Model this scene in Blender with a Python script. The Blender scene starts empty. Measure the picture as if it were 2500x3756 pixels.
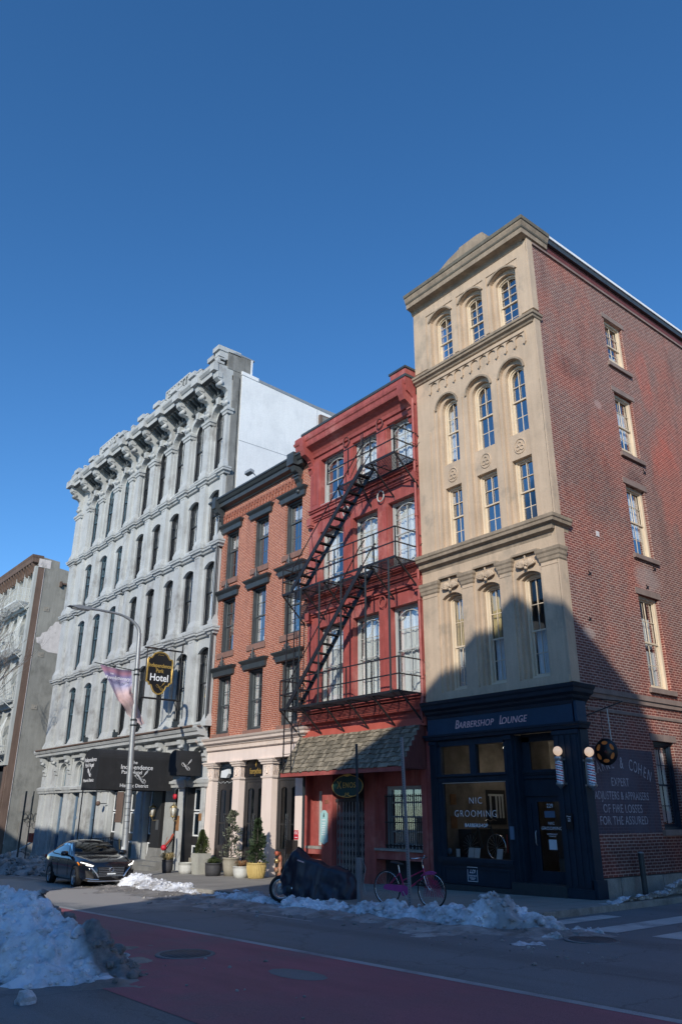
import bpy, bmesh, math, random
from mathutils import Vector, Matrix, noise
random.seed(7)
R = math.radians
S = bpy.context.scene
COL = S.collection

# ------------------------------------------------------------------ camera
cam = bpy.data.objects.new('camera', bpy.data.cameras.new('camera'))
COL.objects.link(cam)
_y, _p, _r = R(50.96), R(21.44), R(.237)
fw = Vector((-math.sin(_y)*math.cos(_p), math.cos(_y)*math.cos(_p), math.sin(_p)))
rt = Vector((math.cos(_y), math.sin(_y), 0)); up = rt.cross(fw)
r2 = rt*math.cos(_r)+up*math.sin(_r); u2 = -rt*math.sin(_r)+up*math.cos(_r)
m = Matrix((r2, u2, -fw)).transposed().to_4x4()
m.translation = Vector((11.778, -17.25, 0))
cam.matrix_world = m
cam.data.sensor_fit = 'VERTICAL'; cam.data.sensor_height = 36; cam.data.sensor_width = 24
cam.data.lens = 36*2814.9/3756
cam.data.clip_start = .05; cam.data.clip_end = 3000
S.camera = cam

# ------------------------------------------------------------------ light
SUN = Vector((.75, -1.0, .62)).normalized()          # towards the sun
elev = math.asin(SUN.z); az = math.atan2(SUN.x, SUN.y)
w = bpy.data.worlds.new('World'); S.world = w; w.use_nodes = True
nt = w.node_tree; bg = nt.nodes['Background']
sky = nt.nodes.new('ShaderNodeTexSky'); sky.sky_type = 'NISHITA'; sky.sun_disc = False
sky.sun_elevation = elev; sky.sun_rotation = az
sky.air_density = .85; sky.dust_density = .05; sky.ozone_density = 3.5; sky.altitude = 300
hs_ = nt.nodes.new('ShaderNodeHueSaturation'); hs_.inputs['Saturation'].default_value = 1.2; hs_.inputs['Hue'].default_value = .5; hs_.inputs['Value'].default_value = .9
nt.links.new(sky.outputs[0], hs_.inputs['Color']); nt.links.new(hs_.outputs[0], bg.inputs[0]); bg.inputs[1].default_value = .15
sun = bpy.data.objects.new('sun', bpy.data.lights.new('sun', 'SUN')); COL.objects.link(sun)
sun.data.energy = 2.85; sun.data.angle = R(.55); sun.data.color = (1, .93, .82)
sun.rotation_euler = SUN.to_track_quat('Z', 'Y').to_euler(); sun.location = (20, -40, 40)
S.view_settings.view_transform = 'Standard'; S.view_settings.look = 'None'
S.view_settings.exposure = .53; S.view_settings.gamma = 1
S.render.engine = 'CYCLES'
S.cycles.max_bounces = 6; S.cycles.transparent_max_bounces = 12

# ------------------------------------------------------------------ materials
MATS = {}
def newmat(name):
    mt = bpy.data.materials.new(name); mt.use_nodes = True
    n = mt.node_tree; b = n.nodes['Principled BSDF']
    MATS[name] = mt
    return mt, n, b
def N(n, t, **k):
    o = n.nodes.new(t)
    for a, v in k.items():
        if a in o.inputs: o.inputs[a].default_value = v
        else: setattr(o, a, v)
    return o
def pos(n, scale=(1, 1, 1), loc=(0, 0, 0)):
    g = N(n, 'ShaderNodeNewGeometry'); mp = N(n, 'ShaderNodeMapping')
    mp.inputs['Scale'].default_value = scale; mp.inputs['Location'].default_value = loc
    n.links.new(g.outputs['Position'], mp.inputs['Vector']); return mp.outputs[0]
def noise_(n, vec, scale, detail=4, rough=.6):
    t = N(n, 'ShaderNodeTexNoise'); t.inputs['Scale'].default_value = scale
    t.inputs['Detail'].default_value = detail; t.inputs['Roughness'].default_value = rough
    n.links.new(vec, t.inputs['Vector']); return t.outputs['Fac']
def ramp(n, fac, a, b, ca=(0, 0, 0, 1), cb=(1, 1, 1, 1)):
    r = N(n, 'ShaderNodeValToRGB'); e = r.color_ramp.elements
    e[0].position = a; e[1].position = b; e[0].color = ca; e[1].color = cb
    n.links.new(fac, r.inputs[0]); return r.outputs[0]
def mix(n, fac, a, b, mode='MIX'):
    x = N(n, 'ShaderNodeMix', data_type='RGBA', blend_type=mode)
    for s, v in ((0, fac), (6, a), (7, b)):
        if isinstance(v, bpy.types.NodeSocket): n.links.new(v, x.inputs[s])
        elif isinstance(v, (int, float)): x.inputs[s].default_value = v
        else: x.inputs[s].default_value = tuple(v)+((1,) if len(v) == 3 else ())
    return x.outputs[2]
def sc(c, k): return tuple(min(1, v*k) for v in c[:3])
def bump(n, b, h, strength=.3, dist=.02, prev=None):
    bp = N(n, 'ShaderNodeBump'); bp.inputs['Strength'].default_value = strength
    bp.inputs['Distance'].default_value = dist; n.links.new(h, bp.inputs['Height'])
    if prev: n.links.new(prev, bp.inputs['Normal'])
    n.links.new(bp.outputs[0], b.inputs['Normal']); return bp.outputs[0]
def paint(name, c, rough=.55, var=.18, scale=1.2, streak=.2, grain=.1, bmp=.15, metal=0, dirt=None, dirt_at=(.55, .75), spec=.5, gs=30):
    mt, n, b = newmat(name)
    p = pos(n)
    f1 = noise_(n, p, scale, 5)
    col = mix(n, ramp(n, f1, .3, .7), sc(c, 1-var), sc(c, 1+var*.6))
    if streak:
        f2 = noise_(n, pos(n, (5, 5, .5)), 1.3, 5)
        col = mix(n, ramp(n, f2, .35, .7), col, mix(n, 1.0, col, sc((1, 1, 1), 1-streak), 'MULTIPLY'))
    f3 = noise_(n, p, gs, 3)
    col = mix(n, grain, col, mix(n, ramp(n, f3, .3, .7), sc(c, .5), sc(c, 1.4)))
    if dirt:
        f4 = noise_(n, pos(n, (1, 1, .7), (3, 7, 1)), .9, 7, .7)
        col = mix(n, ramp(n, f4, *dirt_at), col, dirt)
    n.links.new(col, b.inputs['Base Color'])
    b.inputs['Roughness'].default_value = rough; b.inputs['Metallic'].default_value = metal
    b.inputs['Specular IOR Level'].default_value = spec
    if bmp: bump(n, b, f3, bmp, .01)
    return mt
def wblob(nn, ax, cu, cz, ru, rz_, seed, a0=.6, a1=1.2, nz=.8):
    # soft-edged ragged stain on a wall; ax = which coordinate runs along the wall
    sc_ = (1/ru, 0, 1/rz_) if ax == 0 else (0, 1/ru, 1/rz_); lo = (-cu/ru, 0, -cz/rz_) if ax == 0 else (0, -cu/ru, -cz/rz_)
    pp = pos(nn, sc_, lo); wn = N(nn, 'ShaderNodeTexNoise'); wn.inputs['Scale'].default_value = 2.2; wn.inputs['Detail'].default_value = 7; wn.inputs['Roughness'].default_value = .7
    nn.links.new(pos(nn, (1, 1, .6), (seed, seed, 0)), wn.inputs['Vector'])
    vv = N(nn, 'ShaderNodeVectorMath', operation='MULTIPLY_ADD'); nn.links.new(wn.outputs['Color'], vv.inputs[0]); vv.inputs[1].default_value = (nz, nz, nz); nn.links.new(pp, vv.inputs[2])
    s2 = N(nn, 'ShaderNodeVectorMath', operation='SUBTRACT'); nn.links.new(vv.outputs[0], s2.inputs[0]); s2.inputs[1].default_value = (nz/2, nz/2, nz/2)
    ln = N(nn, 'ShaderNodeVectorMath', operation='LENGTH'); nn.links.new(s2.outputs[0], ln.inputs[0])
    return ramp(nn, ln.outputs['Value'], a0, a1, (1, 1, 1, 1), (0, 0, 0, 1))
def brickmat(name, c1, c2, mortar, big1, bigamt=.5, w=.215, h=.075, ms=.009, white=None, stains=()):
    mt, n, b = newmat(name)
    g = N(n, 'ShaderNodeNewGeometry'); sp = N(n, 'ShaderNodeSeparateXYZ'); n.links.new(g.outputs['Position'], sp.inputs[0])
    sn = N(n, 'ShaderNodeSeparateXYZ'); n.links.new(g.outputs['Normal'], sn.inputs[0])
    ab = N(n, 'ShaderNodeMath', operation='ABSOLUTE'); n.links.new(sn.outputs[0], ab.inputs[0])
    gt = N(n, 'ShaderNodeMath', operation='GREATER_THAN'); n.links.new(ab.outputs[0], gt.inputs[0]); gt.inputs[1].default_value = .7
    mx = N(n, 'ShaderNodeMix', data_type='FLOAT'); n.links.new(gt.outputs[0], mx.inputs[0]); n.links.new(sp.outputs[0], mx.inputs[2]); n.links.new(sp.outputs[1], mx.inputs[3])
    cb = N(n, 'ShaderNodeCombineXYZ'); n.links.new(mx.outputs[0], cb.inputs[0]); n.links.new(sp.outputs[2], cb.inputs[1])
    wb = N(n, 'ShaderNodeTexNoise'); wb.inputs['Scale'].default_value = 1.3; n.links.new(g.outputs['Position'], wb.inputs['Vector'])
    vm = N(n, 'ShaderNodeVectorMath', operation='MULTIPLY_ADD'); n.links.new(wb.outputs['Color'], vm.inputs[0]); vm.inputs[1].default_value = (.03, .022, 0); n.links.new(cb.outputs[0], vm.inputs[2])
    t = N(n, 'ShaderNodeTexBrick'); n.links.new(vm.outputs[0], t.inputs['Vector'])
    t.inputs['Scale'].default_value = 1; t.inputs['Brick Width'].default_value = w; t.inputs['Row Height'].default_value = h
    t.inputs['Mortar Size'].default_value = ms; t.inputs['Mortar Smooth'].default_value = .2; t.inputs['Bias'].default_value = -.2
    t.inputs['Color1'].default_value = (*c1, 1); t.inputs['Color2'].default_value = (*c2, 1); t.inputs['Mortar'].default_value = (*mortar, 1)
    f1 = noise_(n, pos(n, (1, 1, 1)), .45, 6, .65)
    f2 = noise_(n, pos(n, (1.5, 1.5, .35), (5, 2, 9)), .8, 6, .7)
    f3 = noise_(n, pos(n, (4.6, 4.6, 13.3)), 1.0, 1)
    col = mix(n, ramp(n, f3, .3, .7), t.outputs['Color'], mix(n, 1.0, t.outputs['Color'], (.72, .68, .7), 'MULTIPLY'))
    col = mix(n, ramp(n, f1, .45, .62, (0, 0, 0, 1), (bigamt,)*3+(1,)), col, mix(n, 1.0, col, big1, 'MULTIPLY'))
    col = mix(n, ramp(n, f2, .5, .72, (0, 0, 0, 1), (.55, .55, .55, 1)), col, mix(n, 1.0, col, (.55, .52, .55), 'MULTIPLY'))
    if white:
        f5 = noise_(n, pos(n, (1, 1, 1), (11, 0, 3)), 1.6, 8, .75)
        col = mix(n, ramp(n, f5, .62, .72, (0, 0, 0, 1), (.35, .35, .35, 1)), col, white)
    for (ax, cu, cz, ru, rr_, seed, k_, cc_, mode) in stains:
        mk = N(n, 'ShaderNodeMath', operation='MULTIPLY'); n.links.new(wblob(n, ax, cu, cz, ru, rr_, seed), mk.inputs[0]); mk.inputs[1].default_value = k_
        col = mix(n, mk.outputs[0], col, mix(n, 1.0, col, cc_, 'MULTIPLY') if mode == 'M' else cc_)
    n.links.new(col, b.inputs['Base Color']); b.inputs['Roughness'].default_value = .88
    b.inputs['Specular IOR Level'].default_value = .25
    inv = N(n, 'ShaderNodeMath', operation='SUBTRACT'); inv.inputs[0].default_value = 1; n.links.new(t.outputs['Fac'], inv.inputs[1])
    bp = bump(n, b, inv.outputs[0], .5, .01)
    return mt
def glassmat(name, tint=(.75, .8, .82), rough=.015, k=1.0, ior=1.5):
    mt, n, b = newmat(name); n.nodes.remove(b)
    o = n.nodes['Material Output']
    tr = N(n, 'ShaderNodeBsdfTransparent'); tr.inputs[0].default_value = (*tint, 1)
    gl = N(n, 'ShaderNodeBsdfGlossy'); gl.inputs['Roughness'].default_value = rough
    fr = N(n, 'ShaderNodeFresnel'); fr.inputs['IOR'].default_value = ior
    f = noise_(n, pos(n), .8, 2); bp = N(n, 'ShaderNodeBump'); bp.inputs['Strength'].default_value = .12; bp.inputs['Distance'].default_value = .03
    n.links.new(f, bp.inputs['Height']); n.links.new(bp.outputs[0], gl.inputs['Normal'])
    ml = N(n, 'ShaderNodeMath', operation='MULTIPLY'); n.links.new(fr.outputs[0], ml.inputs[0]); ml.inputs[1].default_value = k
    ml.use_clamp = True
    mx = N(n, 'ShaderNodeMixShader'); n.links.new(ml.outputs[0], mx.inputs[0]); n.links.new(tr.outputs[0], mx.inputs[1]); n.links.new(gl.outputs[0], mx.inputs[2])
    n.links.new(mx.outputs[0], o.inputs[0]); return mt
def emit(name, c, s):
    mt, n, b = newmat(name); b.inputs['Base Color'].default_value = (*c, 1)
    b.inputs['Emission Color'].default_value = (*c, 1); b.inputs['Emission Strength'].default_value = s; return mt

paint('tan', (.56, .43, .305), .8, .16, .9, .16, .12, .2, dirt=(.27, .235, .185), dirt_at=(.54, .74))
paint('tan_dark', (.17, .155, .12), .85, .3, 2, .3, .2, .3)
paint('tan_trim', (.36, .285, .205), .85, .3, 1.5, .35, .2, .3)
paint('cream_frame', (.72, .60, .44), .55, .1, 2, .15, .05, .08)
paint('stone_lintel', (.27, .20, .17), .85, .2, 2, .2, .2, .3)
paint('stone_base', (.34, .32, .28), .9, .35, 2.2, .3, .3, .5, dirt=(.12, .11, .10))
brickmat('brick_side', (.225, .088, .068), (.15, .07, .062), (.52, .40, .34), (1.3, .9, .82), .9, ms=.011, white=(.40, .30, .26), stains=((1, 4.5, 6.75, .8, .55, 1, .4, (.42, .36, .33), 'X'), (1, 4.6, 10.0, .7, .6, 4, .6, (.5, .48, .5), 'M'), (1, 7.0, 11.0, 1.2, 2.2, 7, .45, (1.7, .9, .75), 'M'), (1, 6.3, 14.5, .5, 1.6, 9, .5, (1.6, .85, .75), 'M'), (1, 5.2, 3.0, 1.6, .5, 11, .5, (.55, .5, .5), 'M'), (1, 2.2, 9.5, 1.6, 1.8, 13, .35, (.6, .58, .6), 'M'), (1, 3.2, -1.0, 3.5, .5, 15, .6, (.5, .47, .5), 'M'), (1, 1.6, 13.2, .9, .5, 21, .45, (.62, .58, .6), 'M'), (1, 1.0, 4.6, .35, .2, 23, .5, (.45, .38, .34), 'X'), (1, 3.0, 12.4, .25, .2, 25, .5, (.5, .36, .32), 'X')))
brickmat('brick_front', (.46, .145, .075), (.38, .12, .07), (.66, .46, .36), (.85, .8, .8), .5, ms=.011, white=(.6, .45, .38))
paint('brick_plain', (.33, .125, .085), .85, .3, 8, .2, .3, .3)
paint('red', (.38, .088, .075), .6, .24, 1.8, .32, .18, .25, dirt=(.50, .20, .17), dirt_at=(.52, .72))
paint('red_bright', (.50, .11, .08), .5, .12, 2, .1, .08, .1)
paint('brown_red', (.16, .045, .04), .6, .2, 2, .2, .1, .15)
paint('grey_frame', (.46, .47, .45), .5, .1, 2, .15, .06, .08)
paint('curtain', (.86, .88, .86), .9, .08, 2, .12, .04, 0)
paint('curtain_yellow', (.62, .48, .22), .9, .15, 2, .2, .05, 0)
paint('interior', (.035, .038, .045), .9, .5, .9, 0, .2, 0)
paint('interior_warm', (.30, .27, .235), .9, .6, 1.5, 0, .2, 0)
paint('slate_trim', (.052, .062, .068), .42, .2, 3, .15, .08, .1)
paint('sash_grey', (.10, .115, .12), .45, .15, 3, .1, .05, .05)
paint('brownstone', (.27, .15, .115), .85, .2, 2, .3, .2, .3)
paint('blush', (.86, .72, .64), .6, .05, 1, .08, .05, .08, dirt=(.62, .48, .42), dirt_at=(.66, .85))
paint('blush_trim', (.80, .68, .60), .6, .08, 1, .12, .06, .1)
paint('charcoal', (.030, .030, .032), .38, .15, 2, .1, .05, .05)
paint('granite', (.50, .52, .515), .8, .20, .8, .14, .2, .25, dirt=(.22, .21, .20), dirt_at=(.54, .72))
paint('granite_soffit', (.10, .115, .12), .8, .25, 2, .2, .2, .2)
paint('granite_dark', (.25, .25, .235), .9, .3, 1.3, .4, .3, .4, dirt=(.1, .1, .09), dirt_at=(.5, .7))
paint('sash_black', (.025, .028, .032), .35, .15, 2, 0, .05, .05)
paint('sash_blue', (.085, .16, .21), .45, .12, 2, .1, .05, .05)
paint('panel_blue', (.115, .185, .27), .5, .1, 2, .1, .05, .05)
paint('panel_cream', (.60, .55, .40), .6, .08, 2, .1, .05, .05)
paint('render_white', (.80, .83, .84), .85, .07, .8, .05, .16, .6, gs=14, dirt=(.62, .65, .67), dirt_at=(.5, .8))
paint('metal_cap', (.35, .37, .38), .45, .1, 2, .1, .05, .05, metal=.3)
paint('stucco', (.30, .30, .275), .9, .22, .5, .2, .25, .35, dirt=(.17, .17, .155), dirt_at=(.48, .68))
paint('patch_white', (.66, .63, .62), .9, .12, 3, .1, .2, .4, dirt=(.3, .29, .28), dirt_at=(.56, .68))
paint('brown_corner', (.17, .115, .09), .85, .25, 1, .3, .2, .3)
paint('white_iron', (.66, .69, .67), .6, .1, 2, .15, .05, .05)
paint('pale_facade', (.46, .48, .46), .8, .12, 1, .2, .1, .2)
paint('manhole_iron', (.09, .085, .09), .7, .3, 6, 0, .3, .3)
paint('iron', (.017, .016, .018), .5, .3, 6, 0, .15, .2, dirt=(.06, .028, .02), dirt_at=(.6, .75))
paint('storefront', (.016, .031, .050), .45, .2, 3, .15, .06, .08, spec=.3)
paint('storefront_fascia', (.020, .052, .098), .45, .15, 3, .1, .06, .05, spec=.35)
paint('lettering_pink', (.80, .52, .52), .6, .05, 2, 0, 0, 0)
paint('lettering_white', (.85, .86, .88), .5, .03, 2, 0, 0, 0)
paint('lettering_gold', (.72, .48, .13), .35, .08, 4, 0, 0, 0, metal=.5)
paint('black_sign', (.012, .012, .014), .35, .1, 3, 0, .02, 0)
paint('canvas', (.018, .019, .022), .8, .2, 1.5, .25, .15, .15, dirt=(.035, .036, .04))
paint('green_sign', (.012, .05, .045), .45, .25, 3, 0, .1, .1)
paint('mint_plaque', (.38, .62, .62), .5, .1, 3, .1, .05, .05)
paint('steel', (.45, .46, .46), .38, .15, 3, .1, .1, .08, metal=.85)
paint('galvanised', (.34, .36, .37), .5, .2, 3, .2, .15, .1, metal=.5)
paint('dark_post', (.035, .045, .05), .5, .25, 4, .2, .1, .1)
paint('rubber', (.014, .014, .015), .8, .2, 8, 0, .1, .1)
paint('car_paint', (.006, .008, .013), .12, .1, 2, 0, 0, 0); MATS['car_paint'].node_tree.nodes['Principled BSDF'].inputs['Coat Weight'].default_value = 1
paint('black_plastic', (.01, .01, .011), .35, .1, 5, 0, .05, 0)
paint('chrome', (.75, .76, .77), .12, .05, 5, 0, 0, 0, metal=1)
paint('alloy', (.50, .51, .52), .28, .1, 5, 0, 0, 0, metal=.9)
paint('cover', (.014, .021, .040), .42, .3, 2, .2, .1, .25, gs=18)
paint('magenta', (.40, .018, .10), .4, .15, 6, 0, .05, 0)
paint('purple_guard', (.36, .05, .22), .4, .15, 6, 0, .05, 0)
paint('saddle', (.02, .02, .022), .6, .2, 6, 0, .1, .1)
paint('terracotta_grey', (.055, .055, .06), .6, .2, 5, .1, .1, .1)
paint('pot_white', (.62, .62, .58), .35, .12, 4, .2, .05, .05, dirt=(.25, .2, .16), dirt_at=(.62, .72))
paint('pot_yellow', (.58, .43, .16), .45, .1, 4, .1, .05, .05)
paint('pot_concrete', (.42, .42, .37), .8, .15, 4, .2, .15, .2)
paint('pot_stone', (.36, .33, .26), .85, .25, 4, .2, .2, .3)
paint('leaf_green', (.07, .095, .03), .7, .45, 6, 0, .3, 0)
paint('leaf_dark', (.035, .06, .025), .7, .45, 8, 0, .3, 0)
paint('leaf_grey', (.13, .145, .10), .75, .35, 6, 0, .3, 0)
paint('dry_grass', (.42, .32, .15), .8, .3, 6, 0, .3, 0)
paint('bark', (.10, .085, .075), .9, .3, 6, .2, .3, .4)
paint('twig', (.20, .17, .15), .9, .3, 6, 0, .2, 0)
paint('fdc_red', (.55, .02, .04), .5, .1, 4, 0, 0, 0)
paint('hydrant_red', (.45, .09, .05), .5, .3, 12, 0, .2, .1, dirt=(.25, .2, .12))
paint('brass', (.55, .42, .2), .35, .1, 5, 0, .05, 0, metal=.8)
paint('orange', (.75, .22, .04), .5, .1, 5, 0, .05, 0)
paint('amber', (.8, .25, .02), .3, .1, 5, 0, 0, 0)
paint('banner', (.45, .36, .45), .8, .15, 2, .1, .1, .1)
paint('plywood', (.30, .29, .27), .85, .1, 3, .2, .1, .1)
paint('step_stone', (.22, .22, .21), .8, .2, 3, .1, .2, .2)
paint('paper', (.70, .74, .76), .8, .05, 3, 0, 0, 0)
paint('wood_warm', (.35, .18, .08), .6, .3, 6, .2, .1, .1)
emit('bulb_warm', (.85, .60, .42), .45)
emit('lamp_line', (1, .88, .72), 7)
glassmat('glass', (.9, .93, .93), k=.4); glassmat('glass_dark', (.35, .42, .45), k=.7); glassmat('glass_car', (.18, .2, .22), k=1.3); glassmat('glass_sky', (.85, .88, .90), k=.55)
glassmat('glass_blue', (.6, .68, .74), k=1.3); glassmat('glass_shop', (.8, .84, .85), k=.8)
emit('headlight', (1, .97, .9), .8)

# slate-like wood shingles (per-shake colour from position)
def shinglemat():
    mt, n, b = newmat('shingle')
    at = N(n, 'ShaderNodeAttribute', attribute_name='tone')
    f = noise_(n, pos(n, (14, 1.5, 1.5)), 3, 4)
    c = mix(n, at.outputs['Fac'], (.13, .115, .085), (.38, .33, .25))
    c = mix(n, ramp(n, f, .3, .75), c, mix(n, 1.0, c, (.55, .53, .5), 'MULTIPLY'))
    n.links.new(c, b.inputs['Base Color']); b.inputs['Roughness'].default_value = .9
    bump(n, b, f, .4, .01)
shinglemat()
def asphaltmat():
    mt, n, b = newmat('asphalt'); p = pos(n)
    f0 = noise_(n, p, .35, 6, .6); f1 = noise_(n, p, 90, 2); f2 = noise_(n, pos(n, (.25, 1.6, 1)), 1.6, 6, .7)
    f6 = noise_(n, pos(n, (.06, 1, 1), (2, 4, 0)), 1.2, 3, .5)
    c = mix(n, ramp(n, f0, .35, .65), (.14, .16, .17), (.205, .225, .235))
    c = mix(n, ramp(n, f2, .5, .75, (0, 0, 0, 1), (.8, .8, .8, 1)), c, (.17, .168, .162))
    c = mix(n, ramp(n, f6, .5, .62, (0, 0, 0, 1), (.45, .45, .45, 1)), c, (.045, .047, .05))
    v = N(n, 'ShaderNodeTexVoronoi', feature='DISTANCE_TO_EDGE'); v.inputs['Scale'].default_value = .33; v.inputs['Randomness'].default_value = 1
    wv = N(n, 'ShaderNodeTexNoise'); wv.inputs['Scale'].default_value = 2.5; n.links.new(p, wv.inputs['Vector'])
    vm = N(n, 'ShaderNodeVectorMath', operation='MULTIPLY_ADD'); n.links.new(wv.outputs['Color'], vm.inputs[0]); vm.inputs[1].default_value = (.8, .8, 0); n.links.new(p, vm.inputs[2])
    n.links.new(vm.outputs[0], v.inputs['Vector'])
    c = mix(n, ramp(n, v.outputs['Distance'], .0, .012, (.6, .6, .6, 1), (0, 0, 0, 1)), c, (.028, .028, .03))
    c = mix(n, .45, c, mix(n, ramp(n, f1, .35, .65), (.055, .058, .062), (.27, .28, .285)))
    f7 = noise_(n, pos(n), 2.2, 9, .75)
    c = mix(n, ramp(n, f7, .6, .74, (0, 0, 0, 1), (.5, .5, .5, 1)), c, (.30, .295, .285))
    # a broad pale patch on the traffic lane towards the hotel
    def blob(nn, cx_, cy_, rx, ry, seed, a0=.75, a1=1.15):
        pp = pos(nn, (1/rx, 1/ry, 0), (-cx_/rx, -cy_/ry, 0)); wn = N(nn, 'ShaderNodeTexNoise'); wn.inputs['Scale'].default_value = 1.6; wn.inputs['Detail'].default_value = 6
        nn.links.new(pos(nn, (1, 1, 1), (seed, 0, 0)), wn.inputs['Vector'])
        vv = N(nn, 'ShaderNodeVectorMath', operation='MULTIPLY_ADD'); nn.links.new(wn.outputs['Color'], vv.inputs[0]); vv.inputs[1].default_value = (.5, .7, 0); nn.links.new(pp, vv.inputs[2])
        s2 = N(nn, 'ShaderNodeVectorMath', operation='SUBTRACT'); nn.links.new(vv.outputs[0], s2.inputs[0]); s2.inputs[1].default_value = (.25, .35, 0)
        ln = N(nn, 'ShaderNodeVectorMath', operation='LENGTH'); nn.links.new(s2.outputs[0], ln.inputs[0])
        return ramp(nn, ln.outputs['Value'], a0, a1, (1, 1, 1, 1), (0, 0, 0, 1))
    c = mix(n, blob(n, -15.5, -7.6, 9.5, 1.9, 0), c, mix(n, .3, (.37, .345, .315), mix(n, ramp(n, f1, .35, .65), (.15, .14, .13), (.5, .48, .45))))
    c = mix(n, blob(n, 1.2, -12.3, 2.4, .8, 5), c, mix(n, .5, c, (.06, .06, .06)))
    MATS['_blob'] = blob
    n.links.new(c, b.inputs['Base Color'])
    rr = N(n, 'ShaderNodeMapRange'); n.links.new(f0, rr.inputs[0]); rr.inputs[3].default_value = .55; rr.inputs[4].default_value = .9
    n.links.new(rr.outputs[0], b.inputs['Roughness']); bump(n, b, f1, .5, .006)
    # red lane: the same asphalt under worn paint
    def lane(name, col, a, bb, fl, edge=None):
        m2, n2, b2 = newmat(name); p2 = pos(n2)
        g0 = noise_(n2, p2, .7, 9, .72); g1 = noise_(n2, p2, 90, 2); g3 = noise_(n2, pos(n2, (.3, 1.2, 1), (7, 1, 0)), 1.0, 7, .7)
        g4 = noise_(n2, p2, .22, 3, .5)
        base = mix(n2, ramp(n2, g1, .35, .65), (.07, .07, .075), (.20, .198, .20))
        pc = mix(n2, ramp(n2, g3, .3, .7), sc(col, .7), sc(col, 1.25))
        c2 = mix(n2, ramp(n2, g0, a, bb), pc, base)
        c2 = mix(n2, ramp(n2, g4, .45, .62, (0, 0, 0, 1), (fl, fl, fl, 1)), c2, mix(n2, .5, base, pc))
        c2 = mix(n2, .25, c2, mix(n2, ramp(n2, g1, .35, .65), sc(col, .3), sc(col, 1.6)))
        n2.links.new(c2, b2.inputs['Base Color']); b2.inputs['Roughness'].default_value = .75; bump(n2, b2, g1, .4, .006)
    lane('lane_red', (.34, .10, .125), .48, .76, .9)
    lane('road_paint', (.50, .50, .48), .50, .70, .15)
    lane('lane_line', (.40, .41, .41), .46, .68, .35)
asphaltmat()
def snowmat(name, c, dirty, at, k=.8):
    mt, n, b = newmat(name); p = pos(n)
    f0 = noise_(n, p, 1.3, 8, .7); f1 = noise_(n, p, 22, 4); f2 = noise_(n, p, 6, 6, .7)
    cc = mix(n, ramp(n, f0, at[0], at[1], (0, 0, 0, 1), (k, k, k, 1)), c, dirty)
    cc = mix(n, ramp(n, f2, .55, .75, (0, 0, 0, 1), (.45*k,)*3+(1,)), cc, sc(dirty, .6))
    n.links.new(cc, b.inputs['Base Color']); b.inputs['Roughness'].default_value = .65
    b.inputs['Subsurface Weight'].default_value = 0
    pv = bump(n, b, f2, .5, .05); bump(n, b, f1, .4, .02, pv)
snowmat('snow', (.84, .87, .92), (.27, .26, .255), (.40, .60), .9)
snowmat('snow_heap', (.84, .87, .92), (.33, .315, .30), (.44, .66), .8)
def heapdirt():
    n = MATS['snow_heap'].node_tree; b = n.nodes['Principled BSDF']; l = b.inputs['Base Color'].links[0].from_socket
    c = l
    for q in ((.75, -12.15, .95, .6, 3), (-1.0, -12.25, .5, .5, 8), (-2.4, -12.6, .45, .5, 11)):
        c = mix(n, MATS['_blob'](n, *q), c, mix(n, noise_(n, pos(n), 14, 5), (.06, .055, .05), (.34, .32, .31)))
    n.links.new(c, b.inputs['Base Color'])
heapdirt(); MATS.pop('_blob')
snowmat('snow_dirty', (.44, .43, .42), (.14, .13, .12), (.38, .62), .9)
snowmat('slush', (.30, .28, .255), (.13, .12, .11), (.35, .6), .9)
def pavemat():
    mt, n, b = newmat('pavement'); p = pos(n)
    f0 = noise_(n, p, .8, 6, .65); f1 = noise_(n, p, 60, 2)
    c = mix(n, ramp(n, f0, .3, .7), (.21, .195, .17), (.32, .30, .265))
    t = N(n, 'ShaderNodeTexBrick'); n.links.new(p, t.inputs['Vector']); t.inputs['Scale'].default_value = 1; t.offset = 0
    t.inputs['Brick Width'].default_value = 1.5; t.inputs['Row Height'].default_value = 1.45; t.inputs['Mortar Size'].default_value = .012
    c = mix(n, t.outputs['Fac'], c, (.09, .085, .08))
    c = mix(n, .2, c, mix(n, ramp(n, f1, .35, .65), (.1, .1, .09), (.4, .38, .35)))
    n.links.new(c, b.inputs['Base Color']); b.inputs['Roughness'].default_value = .85; bump(n, b, f1, .3, .005)
pavemat()
def bannermat():
    mt, n, b = newmat('banner_print'); at = N(n, 'ShaderNodeAttribute', attribute_name='tone')
    r = N(n, 'ShaderNodeValToRGB'); e = r.color_ramp.elements
    e[0].position = 0; e[0].color = (.16, .12, .2, 1); e[1].position = 1; e[1].color = (.42, .32, .34, 1)
    for p_, c_ in ((.08, (.42, .2, .27, 1)), (.16, (.22, .2, .38, 1)), (.35, (.42, .42, .6, 1)), (.5, (.68, .5, .5, 1)), (.62, (.42, .28, .27, 1)), (.8, (.5, .42, .42, 1))):
        x = e.new(p_); x.color = c_
    n.links.new(at.outputs['Fac'], r.inputs[0])
    f = noise_(n, pos(n, (6, 6, 1.2)), 4, 5)
    c = mix(n, ramp(n, f, .4, .7, (0, 0, 0, 1), (.35, .35, .35, 1)), r.outputs[0], (.3, .22, .24))
    n.links.new(c, b.inputs['Base Color']); b.inputs['Roughness'].default_value = .7
bannermat()
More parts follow.
